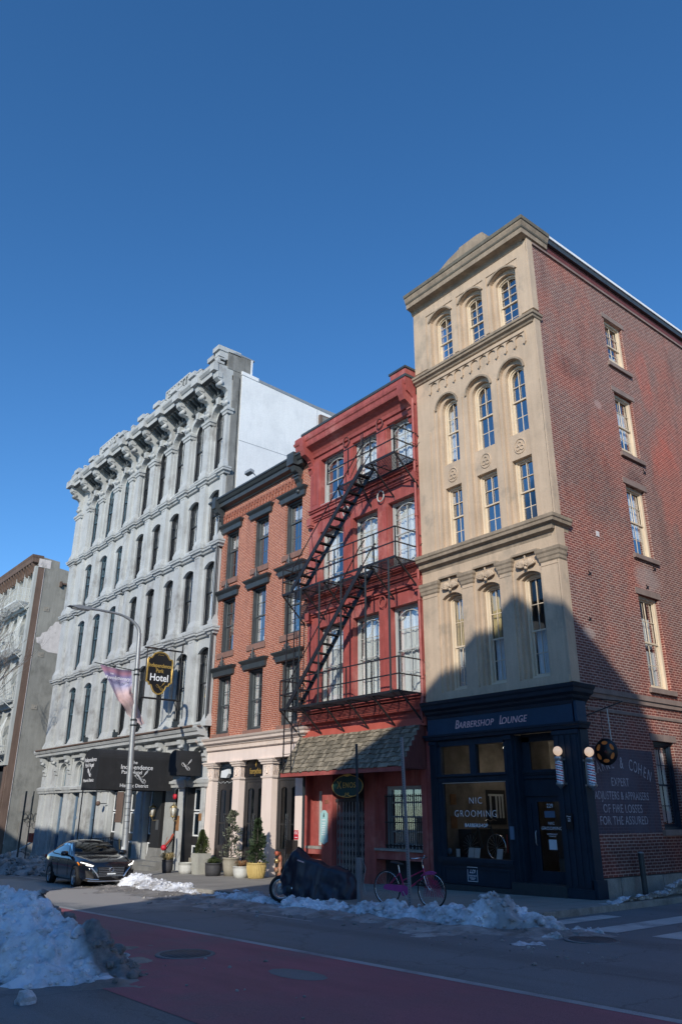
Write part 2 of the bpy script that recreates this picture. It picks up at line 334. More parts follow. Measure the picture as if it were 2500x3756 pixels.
def mural():
    mt, n, b = newmat('ghost_sign'); p = pos(n)
    f = noise_(n, p, 3, 9, .75); f2 = noise_(n, p, .8, 4)
    c = mix(n, ramp(n, f, .45, .62), (.075, .058, .078), (.11, .052, .055))
    c = mix(n, ramp(n, f2, .4, .7), c, (.12, .10, .13))
    sp = N(n, 'ShaderNodeSeparateXYZ'); n.links.new(p, sp.inputs[0])
    cb = N(n, 'ShaderNodeCombineXYZ'); n.links.new(sp.outputs[1], cb.inputs[0]); n.links.new(sp.outputs[2], cb.inputs[1])
    t = N(n, 'ShaderNodeTexBrick'); n.links.new(cb.outputs[0], t.inputs['Vector']); t.inputs['Scale'].default_value = 1
    t.inputs['Brick Width'].default_value = .215; t.inputs['Row Height'].default_value = .075; t.inputs['Mortar Size'].default_value = .007
    c = mix(n, t.outputs['Fac'], c, (.13, .10, .12))
    n.links.new(c, b.inputs['Base Color']); b.inputs['Roughness'].default_value = .85
    m2, n2, b2 = newmat('ghost_lettering')
    f = noise_(n2, pos(n2), 7, 8, .8)
    c = mix(n2, ramp(n2, f, .48, .62), (.46, .44, .47), (.17, .12, .15)); n2.links.new(c, b2.inputs['Base Color']); b2.inputs['Roughness'].default_value = .9
mural()
# ------------------------------------------------------------------ mesh helpers
GZ = -1.86                                            # sidewalk height at the corner, street falls to the left
def gz(x): return GZ+.02*x                            # sidewalk surface
def rz(x): return GZ-.13+.02*x                        # road surface
class MB:
    def __init__(s, T=None): s.v = []; s.f = []; s.mi = []; s.sm = []; s.cur = 0; s.T = T; s.tone = None; s.marks = []
    def mark(s): s.marks.append((len(s.v), len(s.f))); return s
    def each(s, name, mats, parent=None, local=False):
        """one object per marked piece"""
        mk = [q for q in s.marks]+[(len(s.v), len(s.f))]; out = []
        for (v0, f0), (v1, f1) in zip(mk, mk[1:]):
            if f1 == f0: continue
            m_ = MB(s.T); m_.v = s.v[v0:v1]; m_.f = [tuple(i-v0 for i in f) for f in s.f[f0:f1]]; m_.mi = s.mi[f0:f1]; m_.sm = s.sm[f0:f1]; out.append(m_.build(name, mats, parent, local))
        return out
    def add(s, vs, fs, smooth=False):
        o = len(s.v); s.v += [tuple(p) for p in vs]
        for f in fs: s.f.append(tuple(i+o for i in f)); s.mi.append(s.cur); s.sm.append(smooth)
        return s
    def box(s, x0, x1, y0, y1, z0, z1):
        if x0 > x1: x0, x1 = x1, x0
        if y0 > y1: y0, y1 = y1, y0
        if z0 > z1: z0, z1 = z1, z0
        return s.add([(x0,y0,z0),(x1,y0,z0),(x1,y1,z0),(x0,y1,z0),(x0,y0,z1),(x1,y0,z1),(x1,y1,z1),(x0,y1,z1)],
                     [(0,3,2,1),(4,5,6,7),(0,1,5,4),(1,2,6,5),(2,3,7,6),(3,0,4,7)])
    def hexa(s, a, b):                                 # two quads (4 pts each)
        return s.add(list(a)+list(b), [(3,2,1,0),(4,5,6,7),(0,1,5,4),(1,2,6,5),(2,3,7,6),(3,0,4,7)])
    def prism(s, pts, ax, a, b, smooth=False):
        n = len(pts)
        def P(p, t):
            return {'y': (p[0], t, p[1]), 'x': (t, p[0], p[1]), 'z': (p[0], p[1], t)}[ax]
        vs = [P(p, a) for p in pts]+[P(p, b) for p in pts]
        fs = [tuple(range(n)), tuple(range(2*n-1, n-1, -1))]
        s.add(vs, fs); o = len(s.v)-2*n
        for i in range(n):
            j = (i+1) % n; s.f.append((o+i, o+j, o+n+j, o+n+i)); s.mi.append(s.cur); s.sm.append(smooth)
        return s
    def quad(s, *p): return s.add(p, [tuple(range(len(p)))])
    def tube(s, pts, r, n=8, r1=None, closed=False, smooth=True, flat=None):
        pts = [Vector(p) for p in pts]; m_ = len(pts); rings = []
        a = None
        for i, p in enumerate(pts):
            if closed: d = pts[(i+1) % m_]-pts[i-1]
            else: d = pts[min(i+1, m_-1)]-pts[max(i-1, 0)]
            d = d.normalized()
            if a is None: a = d.orthogonal().normalized()
            else: a = (a-d*a.dot(d)).normalized()
            b = d.cross(a)
            rr = r[i] if isinstance(r, (list, tuple)) else (r if r1 is None else r+(r1-r)*i/(m_-1))
            rings.append([p+(a*math.cos(2*math.pi*k/n)+b*math.sin(2*math.pi*k/n))*rr for k in range(n)])
        vs = [q for g in rings for q in g]; fs = []
        for i in range(m_ if closed else m_-1):
            j = (i+1) % m_
            for k in range(n): fs.append((i*n+k, i*n+(k+1) % n, j*n+(k+1) % n, j*n+k))
        s.add(vs, fs, smooth)
        if not closed: s.add(rings[0], [tuple(range(n-1, -1, -1))]); s.add(rings[-1], [tuple(range(n))])
        return s
    def bar(s, a, b, w, h=None, upv=(0, 0, 1)):        # rectangular bar
        h = h or w; a = Vector(a); b = Vector(b); d = (b-a).normalized(); u = Vector(upv)
        if abs(d.dot(u)) > .98: u = Vector((0, 1, 0))
        x = d.cross(u).normalized()*w/2; y = x.cross(d).normalized()*h/2
        return s.hexa([a-x-y, a+x-y, a+x+y, a-x+y], [b-x-y, b+x-y, b+x+y, b-x+y])
    def lathe(s, prof, c=(0, 0, 0), n=20, ax='z', smooth=True, a0=0, a1=2*math.pi, cap=True):
        full = abs(a1-a0-2*math.pi) < 1e-6; m_ = n if full else n+1
        vs = []
        for r, h in prof:
            for k in range(m_):
                t = a0+(a1-a0)*k/n; x, y = r*math.cos(t), r*math.sin(t)
                vs.append({'z': (c[0]+x, c[1]+y, c[2]+h), 'y': (c[0]+x, c[1]+h, c[2]+y), 'x': (c[0]+h, c[1]+x, c[2]+y)}[ax])
        fs = []
        for i in range(len(prof)-1):
            for k in range(n):
                k2 = (k+1) % m_; fs.append((i*m_+k, i*m_+k2, (i+1)*m_+k2, (i+1)*m_+k))
        if full and cap:
            if prof[0][0] > 1e-4: fs.append(tuple(range(m_-1, -1, -1)))
            if prof[-1][0] > 1e-4: fs.append(tuple((len(prof)-1)*m_+k for k in range(m_)))
        return s.add(vs, fs, smooth)
    def sphere(s, c, r, n=12, sz=1.0):
        return s.lathe([(max(1e-5, r*math.sin(math.pi*i/n)), -r*sz*math.cos(math.pi*i/n)) for i in range(n+1)], c, n*2)
    def sweep(s, path, prof):                          # moulding: plan path, profile of (projection, z); outward is right of travel
        P = [Vector((p[0], p[1])) for p in path]; rows = []
        nr = []
        for i in range(len(P)-1):
            d = (P[i+1]-P[i]).normalized(); nr.append(Vector((d.y, -d.x)))
        for i, p in enumerate(P):
            if i == 0: mv = nr[0]
            elif i == len(P)-1: mv = nr[-1]
            else:
                mv = nr[i-1]+nr[i]; mv = mv/max(.2, mv.dot(nr[i]))
            rows.append([(p.x+mv.x*q, p.y+mv.y*q, z) for q, z in prof])
        k = len(prof); vs = [v for r_ in rows for v in r_]; fs = []
        for i in range(len(P)-1):
            for j in range(k-1): fs.append((i*k+j, (i+1)*k+j, (i+1)*k+j+1, i*k+j+1))
        fs.append(tuple(range(k))); fs.append(tuple((len(P)-1)*k+j for j in range(k-1, -1, -1)))
        return s.add(vs, fs)
    def build(s, name, mats, parent=None, local=False, recalc=True):
        me = bpy.data.meshes.new(name)
        v = [s.T(p) for p in s.v] if s.T else s.v
        if parent is not None and not local:
            o = parent
            off = Vector((0, 0, 0))
            while o is not None: off += o.location; o = o.parent
            v = [(p[0]-off.x, p[1]-off.y, p[2]-off.z) for p in v]
        me.from_pydata(v, [], s.f)
        if isinstance(mats, str): mats = [mats]
        for q in mats: me.materials.append(MATS[q])
        me.polygons.foreach_set('material_index', s.mi); me.polygons.foreach_set('use_smooth', s.sm)
        if s.tone:
            at = me.attributes.new('tone', 'FLOAT', 'POINT'); at.data.foreach_set('value', s.tone)
        me.validate()
        if recalc:
            bm = bmesh.new(); bm.from_mesh(me); bmesh.ops.recalc_face_normals(bm, faces=bm.faces); bm.to_mesh(me); bm.free()
        ob = bpy.data.objects.new(name, me); COL.objects.link(ob)
        if parent is not None: ob.parent = parent
        return ob
def tag(o, label=None, cat=None, group=None, kind=None):
    if label: o['label'] = label
    if cat: o['category'] = cat
    if group: o['group'] = group
    if kind: o['kind'] = kind
    return o
def thing(name, label, cat, loc=(0, 0, 0), rotz=0, group=None):
    o = bpy.data.objects.new(name, None); COL.objects.link(o); o.location = loc; o.rotation_euler = (0, 0, rotz)
    o.empty_display_size = .1
    return tag(o, label, cat, group)
def kids(o): return [c for c in bpy.data.objects if c.parent == o]
def copy_tree(o, parent=None):
    c = o.copy(); COL.objects.link(c); c.parent = parent
    for ch in kids(o): copy_tree(ch, c)
    return c
FRONT = None
def SIDE(x): return lambda p: (x-p[1], p[0], p[2])     # wall facing +x: u along y, depth towards -x
def text(name, s, size, mat, parent, loc, side=False, shear=0, space=1, wx=1, align='CENTER', ext=.004, local=False, bold=0, rotx=90, rotz=None, word=1):
    cu = bpy.data.curves.new('t', 'FONT'); cu.body = s; cu.size = size; cu.shear = shear; cu.space_character = space; cu.space_word = word
    cu.align_x = align; cu.align_y = 'CENTER'; cu.extrude = ext; cu.offset = bold; cu.resolution_u = 3
    o = bpy.data.objects.new('t', cu); COL.objects.link(o)
    me = bpy.data.meshes.new_from_object(o); bpy.data.objects.remove(o); bpy.data.curves.remove(cu)
    me.materials.clear(); me.materials.append(MATS[mat])
    rz_ = (90 if side else 0) if rotz is None else rotz
    M = Matrix.Rotation(R(rz_), 4, 'Z') @ Matrix.Rotation(R(rotx), 4, 'X') @ Matrix.Diagonal((wx, 1, 1, 1))
    me.transform(M); ob = bpy.data.objects.new(name, me); COL.objects.link(ob)
    L = Vector(loc)
    if parent is not None:
        ob.parent = parent
        if not local:
            q = parent
            while q is not None: L -= q.location; q = q.parent
    ob.location = L
    return ob

# ------------------------------------------------------------------ wall with openings
def arcpts(x0, x1, zs, rise, n=14):
    if rise <= 0: return [(x0, zs), (x1, zs)]
    xc = (x0+x1)/2; h = (x1-x0)/2
    if rise > .75*h: return [(xc-h*math.cos(math.pi*i/n), zs+rise*math.sin(math.pi*i/n)) for i in range(n+1)]
    Rr = (h*h+rise*rise)/(2*rise); a = math.asin(h/Rr)
    return [(xc+Rr*math.sin(-a+2*a*i/n), zs+rise-Rr+Rr*math.cos(-a+2*a*i/n)) for i in range(n+1)]
def wall(mb, u0, u1, z0, z1, d0, d1, holes):
    """slab with rectangular or arched openings; hole = (x0,x1,z0,zspring,rise)"""
    zs = sorted(set([z0, z1]+[h[2] for h in holes]+[h[3]+h[4] for h in holes])); zs = [z for z in zs if z0 <= z <= z1]
    for a, b in zip(zs, zs[1:]):
        if b-a < 1e-5: continue
        zc = (a+b)/2; cut = sorted((h[0], h[1]) for h in holes if h[2] < zc < h[3]+h[4])
        x = u0
        for c0, c1 in cut:
            if c0 > x+1e-5: mb.box(x, c0, d0, d1, a, b)
            x = max(x, c1)
        if x < u1-1e-5: mb.box(x, u1, d0, d1, a, b)
    for h in holes:
        if h[4] > 0:
            p = arcpts(*h[:2], h[3], h[4]); k = len(p)//2; zt = h[3]+h[4]
            mb.prism([(h[0], zt)]+p[:k+1], 'y', d0, d1); mb.prism(p[k:]+[(h[1], zt)], 'y', d0, d1)
    return mb
def ring(mb, x0, x1, zb, zs, rise, t, d0, d1, bottom=0):
    """frame of width t round an (arched) opening"""
    mb.box(x0, x0+t, d0, d1, zb, zs); mb.box(x1-t, x1, d0, d1, zb, zs)
    if bottom: mb.box(x0+t, x1-t, d0, d1, zb, zb+bottom)
    if rise <= 0: mb.box(x0+t, x1-t, d0, d1, zs-t, zs); return mb
    o = arcpts(x0, x1, zs, rise); i_ = arcpts(x0+t, x1-t, zs, max(.02, rise-t*.9 if rise < .75*(x1-x0)/2 else rise-t))
    for a in range(len(o)-1): mb.prism([o[a], o[a+1], i_[a+1], i_[a]], 'y', d0, d1)
    return mb
def window(parent, T, x0, x1, zb, zs, rise, d, cols=2, rows=(2, 2), split=.5, frame='cream_frame', sash=None, glass='glass',
           fw_=.07, sw=.05, mw=.022, curtain=None, sill=None, name='window', cur=None, inner_rise=None, thick=.10, open_=0):
    """sash window; rows = pane rows in (upper, lower) sash; split = share of height in the lower sash"""
    mb = MB(T); sash = sash or frame
    ring(mb, x0, x1, zb, zs, rise, fw_, d-thick/2, d+thick/2, fw_*.8)
    ob = mb.build(name, frame, parent)
    zt = zs+rise
    sm = MB(T); a0, a1 = x0+fw_, x1-fw_; b0 = zb+fw_*.8; b1 = zs if rise > 0 else zs-fw_
    rr = inner_rise if inner_rise is not None else (max(.02, rise-fw_) if rise > 0 else 0)
    zm = b0+(b1+rr-b0)*split
    ring(sm, a0, a1, zm-.02, b1, rr, sw, d+.0, d+.035, sw)               # upper sash
    lo = open_
    ring(sm, a0, a1, b0+lo, zm+.03, 0, sw, d+.037, d+.072, sw*1.4)        # lower sash
    def ztop(x):
        if rr <= 0: return b1-sw
        p = arcpts(a0, a1, b1, rr)
        for q, q2 in zip(p, p[1:]):
            if q[0] <= x <= q2[0]: return q[1]+(q2[1]-q[1])*(x-q[0])/(q2[0]-q[0]+1e-9)-sw*.6
        return b1
    for c in range(1, cols):
        x = a0+(a1-a0)*c/cols
        sm.box(x-mw/2, x+mw/2, d+.006, d+.03, zm+sw-.02, ztop(x)); 
        if rows[1]: sm.box(x-mw/2, x+mw/2, d+.043, d+.067, b0+lo+sw*1.4, zm+.03-sw)
    for r_ in range(1, rows[0]):
        z = zm+(b1+rr*.7-zm)*r_/rows[0]; sm.box(a0+sw, a1-sw, d+.008, d+.028, z-mw/2, z+mw/2)
    for r_ in range(1, rows[1]):
        z = b0+lo+(zm-b0-lo)*r_/rows[1]; sm.box(a0+sw, a1-sw, d+.045, d+.065, z-mw/2, z+mw/2)
    sm.build('sash', sash, ob)
    g = MB(T); pts = [(a0+.01, b0)]+[(x, z) for x, z in arcpts(a0+.01, a1-.01, b1, rr)][::1]+[(a1-.01, b0)]
    g.quad(*[(x, d+.05, z) for x, z in pts]); g.build('pane', glass, ob, recalc=False)
    if curtain:
        for (c0, c1, k0, k1, mt) in curtain:                # fractions of the opening
            cm = MB(T); n = 14; vs = []; X0 = a0+(a1-a0)*c0; X1 = a0+(a1-a0)*c1; Z0 = b0+(b1+rr-b0)*k0; Z1 = b0+(b1+rr-b0)*k1
            ph = random.random()*6
            for i in range(n*3+1):
                t = i/(n*3); x = X0+(X1-X0)*t; dd = d+.16+.022*math.sin(t*n*2.1+ph)+.012*math.sin(t*n*5+ph*2)
                zt_ = min(Z1, ztop(min(max(x, a0+.001), a1-.001))+.05)
                vs += [(x, dd, Z0+.02*math.sin(t*9+ph)), (x, dd+.01, (Z0+zt_)/2), (x, dd, zt_)]
            fs = []
            for i in range(n*3):
                for j in (0, 1): fs.append((i*3+j, i*3+3+j, i*3+4+j, i*3+1+j))
            cm.add(vs, fs, True); cm.build('curtain', mt, ob, recalc=False)
    if sill:
        q = MB(T); e, h, pr, mt = sill; q.box(x0-e, x1+e, -pr, d-.05, zb-h, zb-.002); q.build('sill', mt, ob)
    return ob
def corn(prj, z0, z1, steps=None):
    """classical cornice profile from the wall (0) out to prj"""
    h = z1-z0
    return [(0, z0), (.12*prj, z0), (.16*prj, z0+.10*h), (.30*prj, z0+.16*h), (.42*prj, z0+.30*h), (.62*prj, z0+.36*h), (.64*prj, z0+.42*h),
            (.88*prj, z0+.44*h), (.88*prj, z0+.66*h), (.93*prj, z0+.70*h), (.96*prj, z0+.80*h), (prj, z0+.88*h), (prj, z1), (0, z1+.02)]
# ------------------------------------------------------------------ ground
def sheet(name, mat, poly, zf, kind='structure', label=None, cat=None, thick=0):
    mb = MB(); n = len(poly); mb.add([(x, y, zf(x)) for x, y in poly], [tuple(range(n))])
    if thick:
        mb.add([(x, y, zf(x)-thick) for x, y in poly], [])
        o = 0
        for i in range(n): j = (i+1) % n; mb.add([], []); mb.f.append((i, j, n+j, n+i)); mb.mi.append(0); mb.sm.append(False)
    ob = mb.build(name, mat); tag(ob, label, cat, kind=kind); return ob
sheet('ground', 'stucco', [(-400, -400), (400, -400), (400, 400), (-400, 400)], lambda x: rz(x)-.06)
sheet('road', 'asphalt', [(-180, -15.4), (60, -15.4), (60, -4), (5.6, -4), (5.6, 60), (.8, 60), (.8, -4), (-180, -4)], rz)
sheet('red_bus_lane', 'lane_red', [(-60, -12.45), (-8, -12.6), (-2, -12.35), (0, -12.75), (4, -12.8), (8, -12.9), (30, -12.9), (30, -9.36), (-60, -9.36)], lambda x: rz(x)+.004)
L = tag(sheet('lane_line', 'lane_line', [(-60, -9.36), (30, -9.36), (30, -9.22), (-60, -9.22)], lambda x: rz(x)+.006), 'worn white line along the edge of the red bus lane', 'road marking')
sheet('parking_line', 'lane_line', [(-4.7, -6.74), (-2.1, -6.74), (-2.1, -6.66), (-4.7, -6.66)], lambda x: rz(x)+.005, label='short worn white parking line in front of the red building', cat='road marking')
sheet('parking_line', 'lane_line', [(-30, -5.62), (-20.2, -5.62), (-20.2, -5.5), (-30, -5.5)], lambda x: rz(x)+.005, label='long white parking line left of the black sedan', cat='road marking')
for k, (a, b, y0, y1) in enumerate(((1.2, 1.68, -3.95, -1.6), (2.45, 3.05, -3.95, -.35), (3.72, 4.32, -3.95, -.35))):
    o = sheet('crosswalk_stripe', 'road_paint', [(a, y0), (b, y0), (b, y1), (a, y1)], lambda x: rz(x)+.005)
    tag(o, ['white crosswalk stripe nearest the corner building, partly under snow', 'middle white crosswalk stripe across the side street', 'white crosswalk stripe at the right edge of the view'][k], 'road marking', 'crosswalk stripes on the side street')
# asphalt patches
for x, y, a, b_ in ((2.6, -10.5, .55, .26),):
    mb = MB(); mb.add([(x+a*math.cos(t*.524), y+b_*math.sin(t*.524), rz(x+a*math.cos(t*.524))+.0065) for t in range(12)], [tuple(range(12))]); tag(mb.build('road_patch', 'asphalt'), 'dark asphalt patch in the red lane', 'road patch', kind='structure')
# sidewalk with kerb and rounded corner
def arc(cx, cy, r, a0, a1, n=8): return [(cx+r*math.cos(R(a0+(a1-a0)*i/n)), cy+r*math.sin(R(a0+(a1-a0)*i/n))) for i in range(n+1)]
walk = [(-120, .6), (-120, -4.62)]+arc(-.6, -3.22, 1.4, -90, 0)+[(.8, 40), (-.3, 40), (-.3, .6)]
sheet('sidewalk', 'pavement', walk, gz, thick=.25)
kb = MB(); kp = [(-120, -4.62)]+arc(-.6, -3.22, 1.4, -90, 0)+[(.8, 40)]
for (a, b) in zip(kp, kp[1:]):
    d = (Vector(b)-Vector(a)).normalized(); nn = Vector((d.y, -d.x))*.16; seg = max(1, int((Vector(b)-Vector(a)).length/2.4))
    for i in range(seg):
        p = Vector(a).lerp(Vector(b), i/seg); q = Vector(a).lerp(Vector(b), (i+1)/seg-.004/max(.1, (Vector(b)-Vector(a)).length))
        zp, zq = gz(p.x)+.003, gz(q.x)+.003
        kb.hexa([(p.x, p.y, zp-.3), (p.x+nn.x, p.y+nn.y, zp-.3), (q.x+nn.x, q.y+nn.y, zq-.3), (q.x, q.y, zq-.3)], [(p.x, p.y, zp), (p.x+nn.x, p.y+nn.y, zp), (q.x+nn.x, q.y+nn.y, zq), (q.x, q.y, zq)])
tag(kb.build('kerb', 'stone_base'), kind='structure')
sheet('sidewalk', 'pavement', [(-120, -19.6), (60, -19.6), (60, -15.4), (-120, -15.4)], gz, thick=.25)
sheet('sidewalk', 'pavement', [(5.6, -4.6), (60, -4.6), (60, 40), (5.6, 40)], gz, thick=.25)
# manholes
def manhole(x, y, r, label, rim=True):
    t = thing('manhole_cover', label, 'manhole cover', (x, y, rz(x)+.004), group='manhole covers in the street')
    mb = MB(); mb.lathe([(r*.9, .0), (r*.9, .012), (.0001, .012)], n=32)
    for k in range(-4, 5):
        h = math.sqrt(max(0, (r*.8)**2-(k*r*.19)**2))
        if h > .05: mb.box(-h, h, k*r*.19-.010, k*r*.19+.010, .011, .014)
    mb.build('cover', 'manhole_iron', t, local=True)
    MB().lathe([(r*.9, .004), (r*.9, .014), (r*1.05, .014), (r*1.08, 0)], n=32).build('rim', 'asphalt', t, local=True)
manhole(.1, -10.75, .42, 'round iron manhole cover in the red lane beside the big snow pile')
manhole(3.3, -5.05, .42, 'round dark manhole cover near the crosswalk stripes')
# ------------------------------------------------------------------ tan corner building with brick flank and barbershop
TB = thing('corner_building', 'tall tan stone corner building with a red brick side wall and a navy barbershop below', 'building', (-2.6, 8, -1.86))
SW = SIDE(0)
def tan():
    b = TB; L, Rr = -5.22, -.02
    w5 = [(-4.42, -3.40), (-3.0, -1.98), (-1.62, -.54)]
    # floor 5 : two stepped layers
    f = MB(); H = [(a, c, 14.7, 16.6, .28) for a, c in w5]
    wall(f, L, Rr, 14.5, 17.42, 0, .14, H)
    H2 = [(a+.14, c-.12, 14.7, 16.5, .22) for a, c in w5]
    wall(f, L, Rr, 14.55, 17.42, .14, .42, H2)
    # shallow corner panels
    for x0, x1 in ((L, -4.6), (-3.28, -3.1), (-1.88, -1.74), (-.42, Rr)): f.box(x0, x1, -.035, 0, 14.75, 16.95)
    f.box(L, Rr, -.03, 0, 16.95, 17.42)
    # floors 3 and 4: bay recesses then windows
    w4 = [(-4.28, -3.36, .86), (-2.92, -1.90, 1.0), (-1.52, -.58, .86)]
    H = [(a, c, 7.86, 12.9-.0, .46) for a, c, _ in w4]
    wall(f, L, Rr, 7.80, 14.45, 0, .11, H)
    H = []
    for i, (a, c, _) in enumerate(w4):
        H.append((a+.13, c-.08, 10.82, 12.82, .40)); H.append((a+.13, c-.08, 7.95, 9.98, 0))
    wall(f, L, Rr, 7.80, 14.45, .11, .42, H)
    f.box(-4.48, -4.40, -.04, 0, 7.86, 13.0)
    for x in (-3.2, -1.72): f.box(x-.09, x+.09, -.035, 0, 7.86, 12.95)
    for x0, x1 in ((L, -4.62), (-.4, Rr)): f.box(x0, x1, -.03, 0, 7.86, 12.2)
    # floor 2
    w2 = [(-4.42, -3.6), (-2.99, -2.13), (-1.52, -.66)]
    H = [(a, c, 3.42, 6.26, .15) for a, c in w2]
    wall(f, L, Rr, 3.15, 7.5, 0, .12, H)
    wall(f, L, Rr, 3.15, 7.5, .12, .42, [(a+.10, c-.07, 3.42, 6.22, .14) for a, c in w2])
    for x0, x1 in ((L, -4.56), (-3.52, -3.09), (-2.05, -1.62), (-.58, Rr)):
        f.box(x0, x1, -.07, 0, 3.3, 6.52)
        f.box(x0-.0, x1, -.085, -.07, 6.40, 6.43)
    f.box(L, Rr, -.09, 0, 3.15, 3.38)
    f.box(L, Rr, -.05, 0, 6.9, 7.4)
    for (a, c, z, _) in []: pass
    f.build('facade_wall', 'tan', b)
    # return of the stone front on the flank
    r_ = MB(); 
    for z0, z1 in ((3.2, 6.5), (6.52, 7.45), (7.86, 14.4), (14.75, 17.5)): r_.box(-.03, .03, -.03 if z1 > 7.5 else -.07, .24 if z1 > 7.5 else .30, z0, z1)
    r_.build('corner_quoin', 'tan', b)
    # corbel table
    c = MB(); n = 11; x0, x1 = -4.52, -.42; wd = (x1-x0)/n
    c.box(x0-.03, x1+.03, -.09, 0, 14.06, 14.12)
    for i in range(n+1):
        x = x0+wd*i; c.box(x-.035, x+.035, -.055, 0, 13.72, 14.06); c.prism([(x-.06, 13.72), (x, 13.64), (x+.06, 13.72)], 'y', -.06, 0)
    for i in range(n):
        p = arcpts(x0+wd*i+.03, x0+wd*(i+1)-.03, 13.9, .13, 8)
        c.prism([(p[0][0], 14.06)]+p[:5], 'y', -.05, 0); c.prism(p[4:]+[(p[-1][0], 14.06)], 'y', -.05, 0)
    c.build('corbel_table', 'tan', b)
    # hood moulds round the arches
    h = MB()
    for a, d_ in w5:
        h.mark(); o = arcpts(a-.07, d_+.07, 16.6, .34); i_ = arcpts(a, d_, 16.6, .28)
        for k in range(len(o)-1): h.prism([o[k], o[k+1], i_[k+1], i_[k]], 'y', -.06, 0)
    for a, d_, _ in w4:
        h.mark(); o = arcpts(a-.06, d_+.06, 12.9, .52); i_ = arcpts(a, d_, 12.9, .46)
        for k in range(len(o)-1): h.prism([o[k], o[k+1], i_[k+1], i_[k]], 'y', -.055, 0)
    for a, d_ in w2: h.mark(); h.box(a-.02, d_+.02, -.12, 0, 6.90, 6.96); h.box(a-.08, a-.02, -.1, 0, 6.84, 6.94); h.box(d_+.02, d_+.08, -.1, 0, 6.84, 6.94)
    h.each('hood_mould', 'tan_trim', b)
    # rosettes (trefoil) between floors
    for x in (-3.80, -2.40, -1.05):
        q = MB()
        q.tube([(x+.2*math.cos(t*math.pi/10), .105, 10.38+.24*math.sin(t*math.pi/10)) for t in range(20)], .022, 6, closed=True)
        for k in range(3):
            a = math.pi/2+k*2.094; cx_, cz_ = x+.085*math.cos(a), 10.36+.085*math.sin(a)
            q.tube([(cx_+.07*math.cos(t*math.pi/6), .10, cz_+.07*math.sin(t*math.pi/6)) for t in range(12)], .018, 6, closed=True)
        q.build('trefoil', 'tan', b)
    # leaf carvings
    for x in (-4.02, -2.58, -1.10):
        q = MB(); random.seed(int(x*100))
        for sgn in (-1, 1):
            for j in range(7):
                a = R(20+j*22); l = .30-.02*j
                pts = [(x+sgn*(.04+l*t*math.cos(a*.8)+.05*math.sin(t*3)), -.05-.05*math.sin(t*3), 6.52+l*t*math.sin(a)*.95+.03*j*.2) for t in (0, .3, .6, .9, 1.05)]
                q.tube(pts, [.012, .035, .045, .035, .01], 6)
            q.tube([(x+sgn*(.22+.09*math.cos(t)), -.09, 6.60+.09*math.sin(t)) for t in [k*.6 for k in range(8)]], [.035-.003*k for k in range(8)], 6)
            q.tube([(x+sgn*(.10+.06*math.cos(t)), -.10, 6.60+.06*math.sin(t)) for t in [k*.7 for k in range(7)]], .028, 6)
        q.sphere((x, -.07, 6.50), .055, 6); q.tube([(x, -.06, 6.5), (x, -.08, 6.86)], .03, 6)
        q.build('leaf_carving', 'tan', b)
    cp = MB()
    for x0, x1 in ((L-.02, -4.56), (-3.52, -3.09), (-2.05, -1.62), (-.58, 0)):
        cp.mark(); path = [(x0, .1), (x0, -.07), (x1, -.07), (x1, .1)]
        if x1 == 0: path = [(x0, .1), (x0, -.07), (.03, -.07), (.03, .24)]
        cp.sweep(path, [(0, 6.50), (.03, 6.54), (.035, 6.62), (.06, 6.66), (.07, 6.74), (.10, 6.79), (.11, 6.87), (0, 6.90)])
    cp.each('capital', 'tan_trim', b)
    # cornices
    k = MB(); k.sweep([(L, 0), (-.20, 0), (-.20, .55)], [(0, 7.18), (.05, 7.22), (.07, 7.32), (.20, 7.38), (.21, 7.50), (.25, 7.53), (.33, 7.56), (.34, 7.64), (.37, 7.67), (.38, 7.76), (0, 7.84)])
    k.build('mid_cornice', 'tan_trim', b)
    k = MB(); k.sweep([(L, 0), (-.10, 0), (-.10, .30)], [(0, 14.26), (.05, 14.28), (.08, 14.34), (.16, 14.38), (.17, 14.45), (.21, 14.47), (.22, 14.55), (0, 14.62)])
    k.build('upper_band', 'tan_trim', b)
    k = MB(); k.sweep([(L-.04, 0), (-.25, 0), (-.25, 1.0)], [(0, 17.30), (.06, 17.32), (.09, 17.42), (.14, 17.46), (.34, 17.50), (.35, 17.66), (.38, 17.70), (.43, 17.84), (.45, 17.96), (0, 18.02)])
    k.build('top_cornice', 'tan_trim', b)
    k = MB(); k.sweep([(L-.05, -.45), (.20, -.45), (.20, 1.0)], [(-.06, 17.90), (.02, 17.91), (.035, 18.03), (-.3, 18.08)]); k.build('gutter', 'tan_dark', b)
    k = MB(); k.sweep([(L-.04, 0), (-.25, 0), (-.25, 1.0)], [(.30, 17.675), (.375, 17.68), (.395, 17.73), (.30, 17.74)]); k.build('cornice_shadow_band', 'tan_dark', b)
    pd = MB()
    pts = [(-3.55, 18.0), (-3.55, 18.22), (-3.1, 18.42), (-2.6, 18.54), (-2.55, 18.6), (-1.75, 18.62), (-1.5, 18.58), (-1.48, 18.42), (-1.38, 18.42), (-1.38, 18.0)]
    pd.prism(pts, 'y', -.32, .1); pd.build('parapet_block', 'tan_trim', b)
    # windows
    cu = [[(.0, 1, .52, 1, 'interior_warm')], None, None]
    for i, (a, c_) in enumerate(w5):
        window(b, None, a+.12, c_-.12, 14.76, 16.5, .20, .30, 2, (3, 3), .46, 'cream_frame', glass='glass_sky', sw=.045)
    for i, (a, c_, _) in enumerate(w4):
        window(b, None, a+.13, c_-.08, 10.84, 12.82, .38, .30, 2, (2, 2), .5, 'cream_frame', glass='glass_sky', sw=.045, curtain=[(0, .35, .1, .9, 'curtain')] if i == 0 else None)
        window(b, None, a+.13, c_-.08, 7.93, 9.98, 0, .30, 2, (2, 2), .5, 'cream_frame', glass='glass_sky', sw=.045)
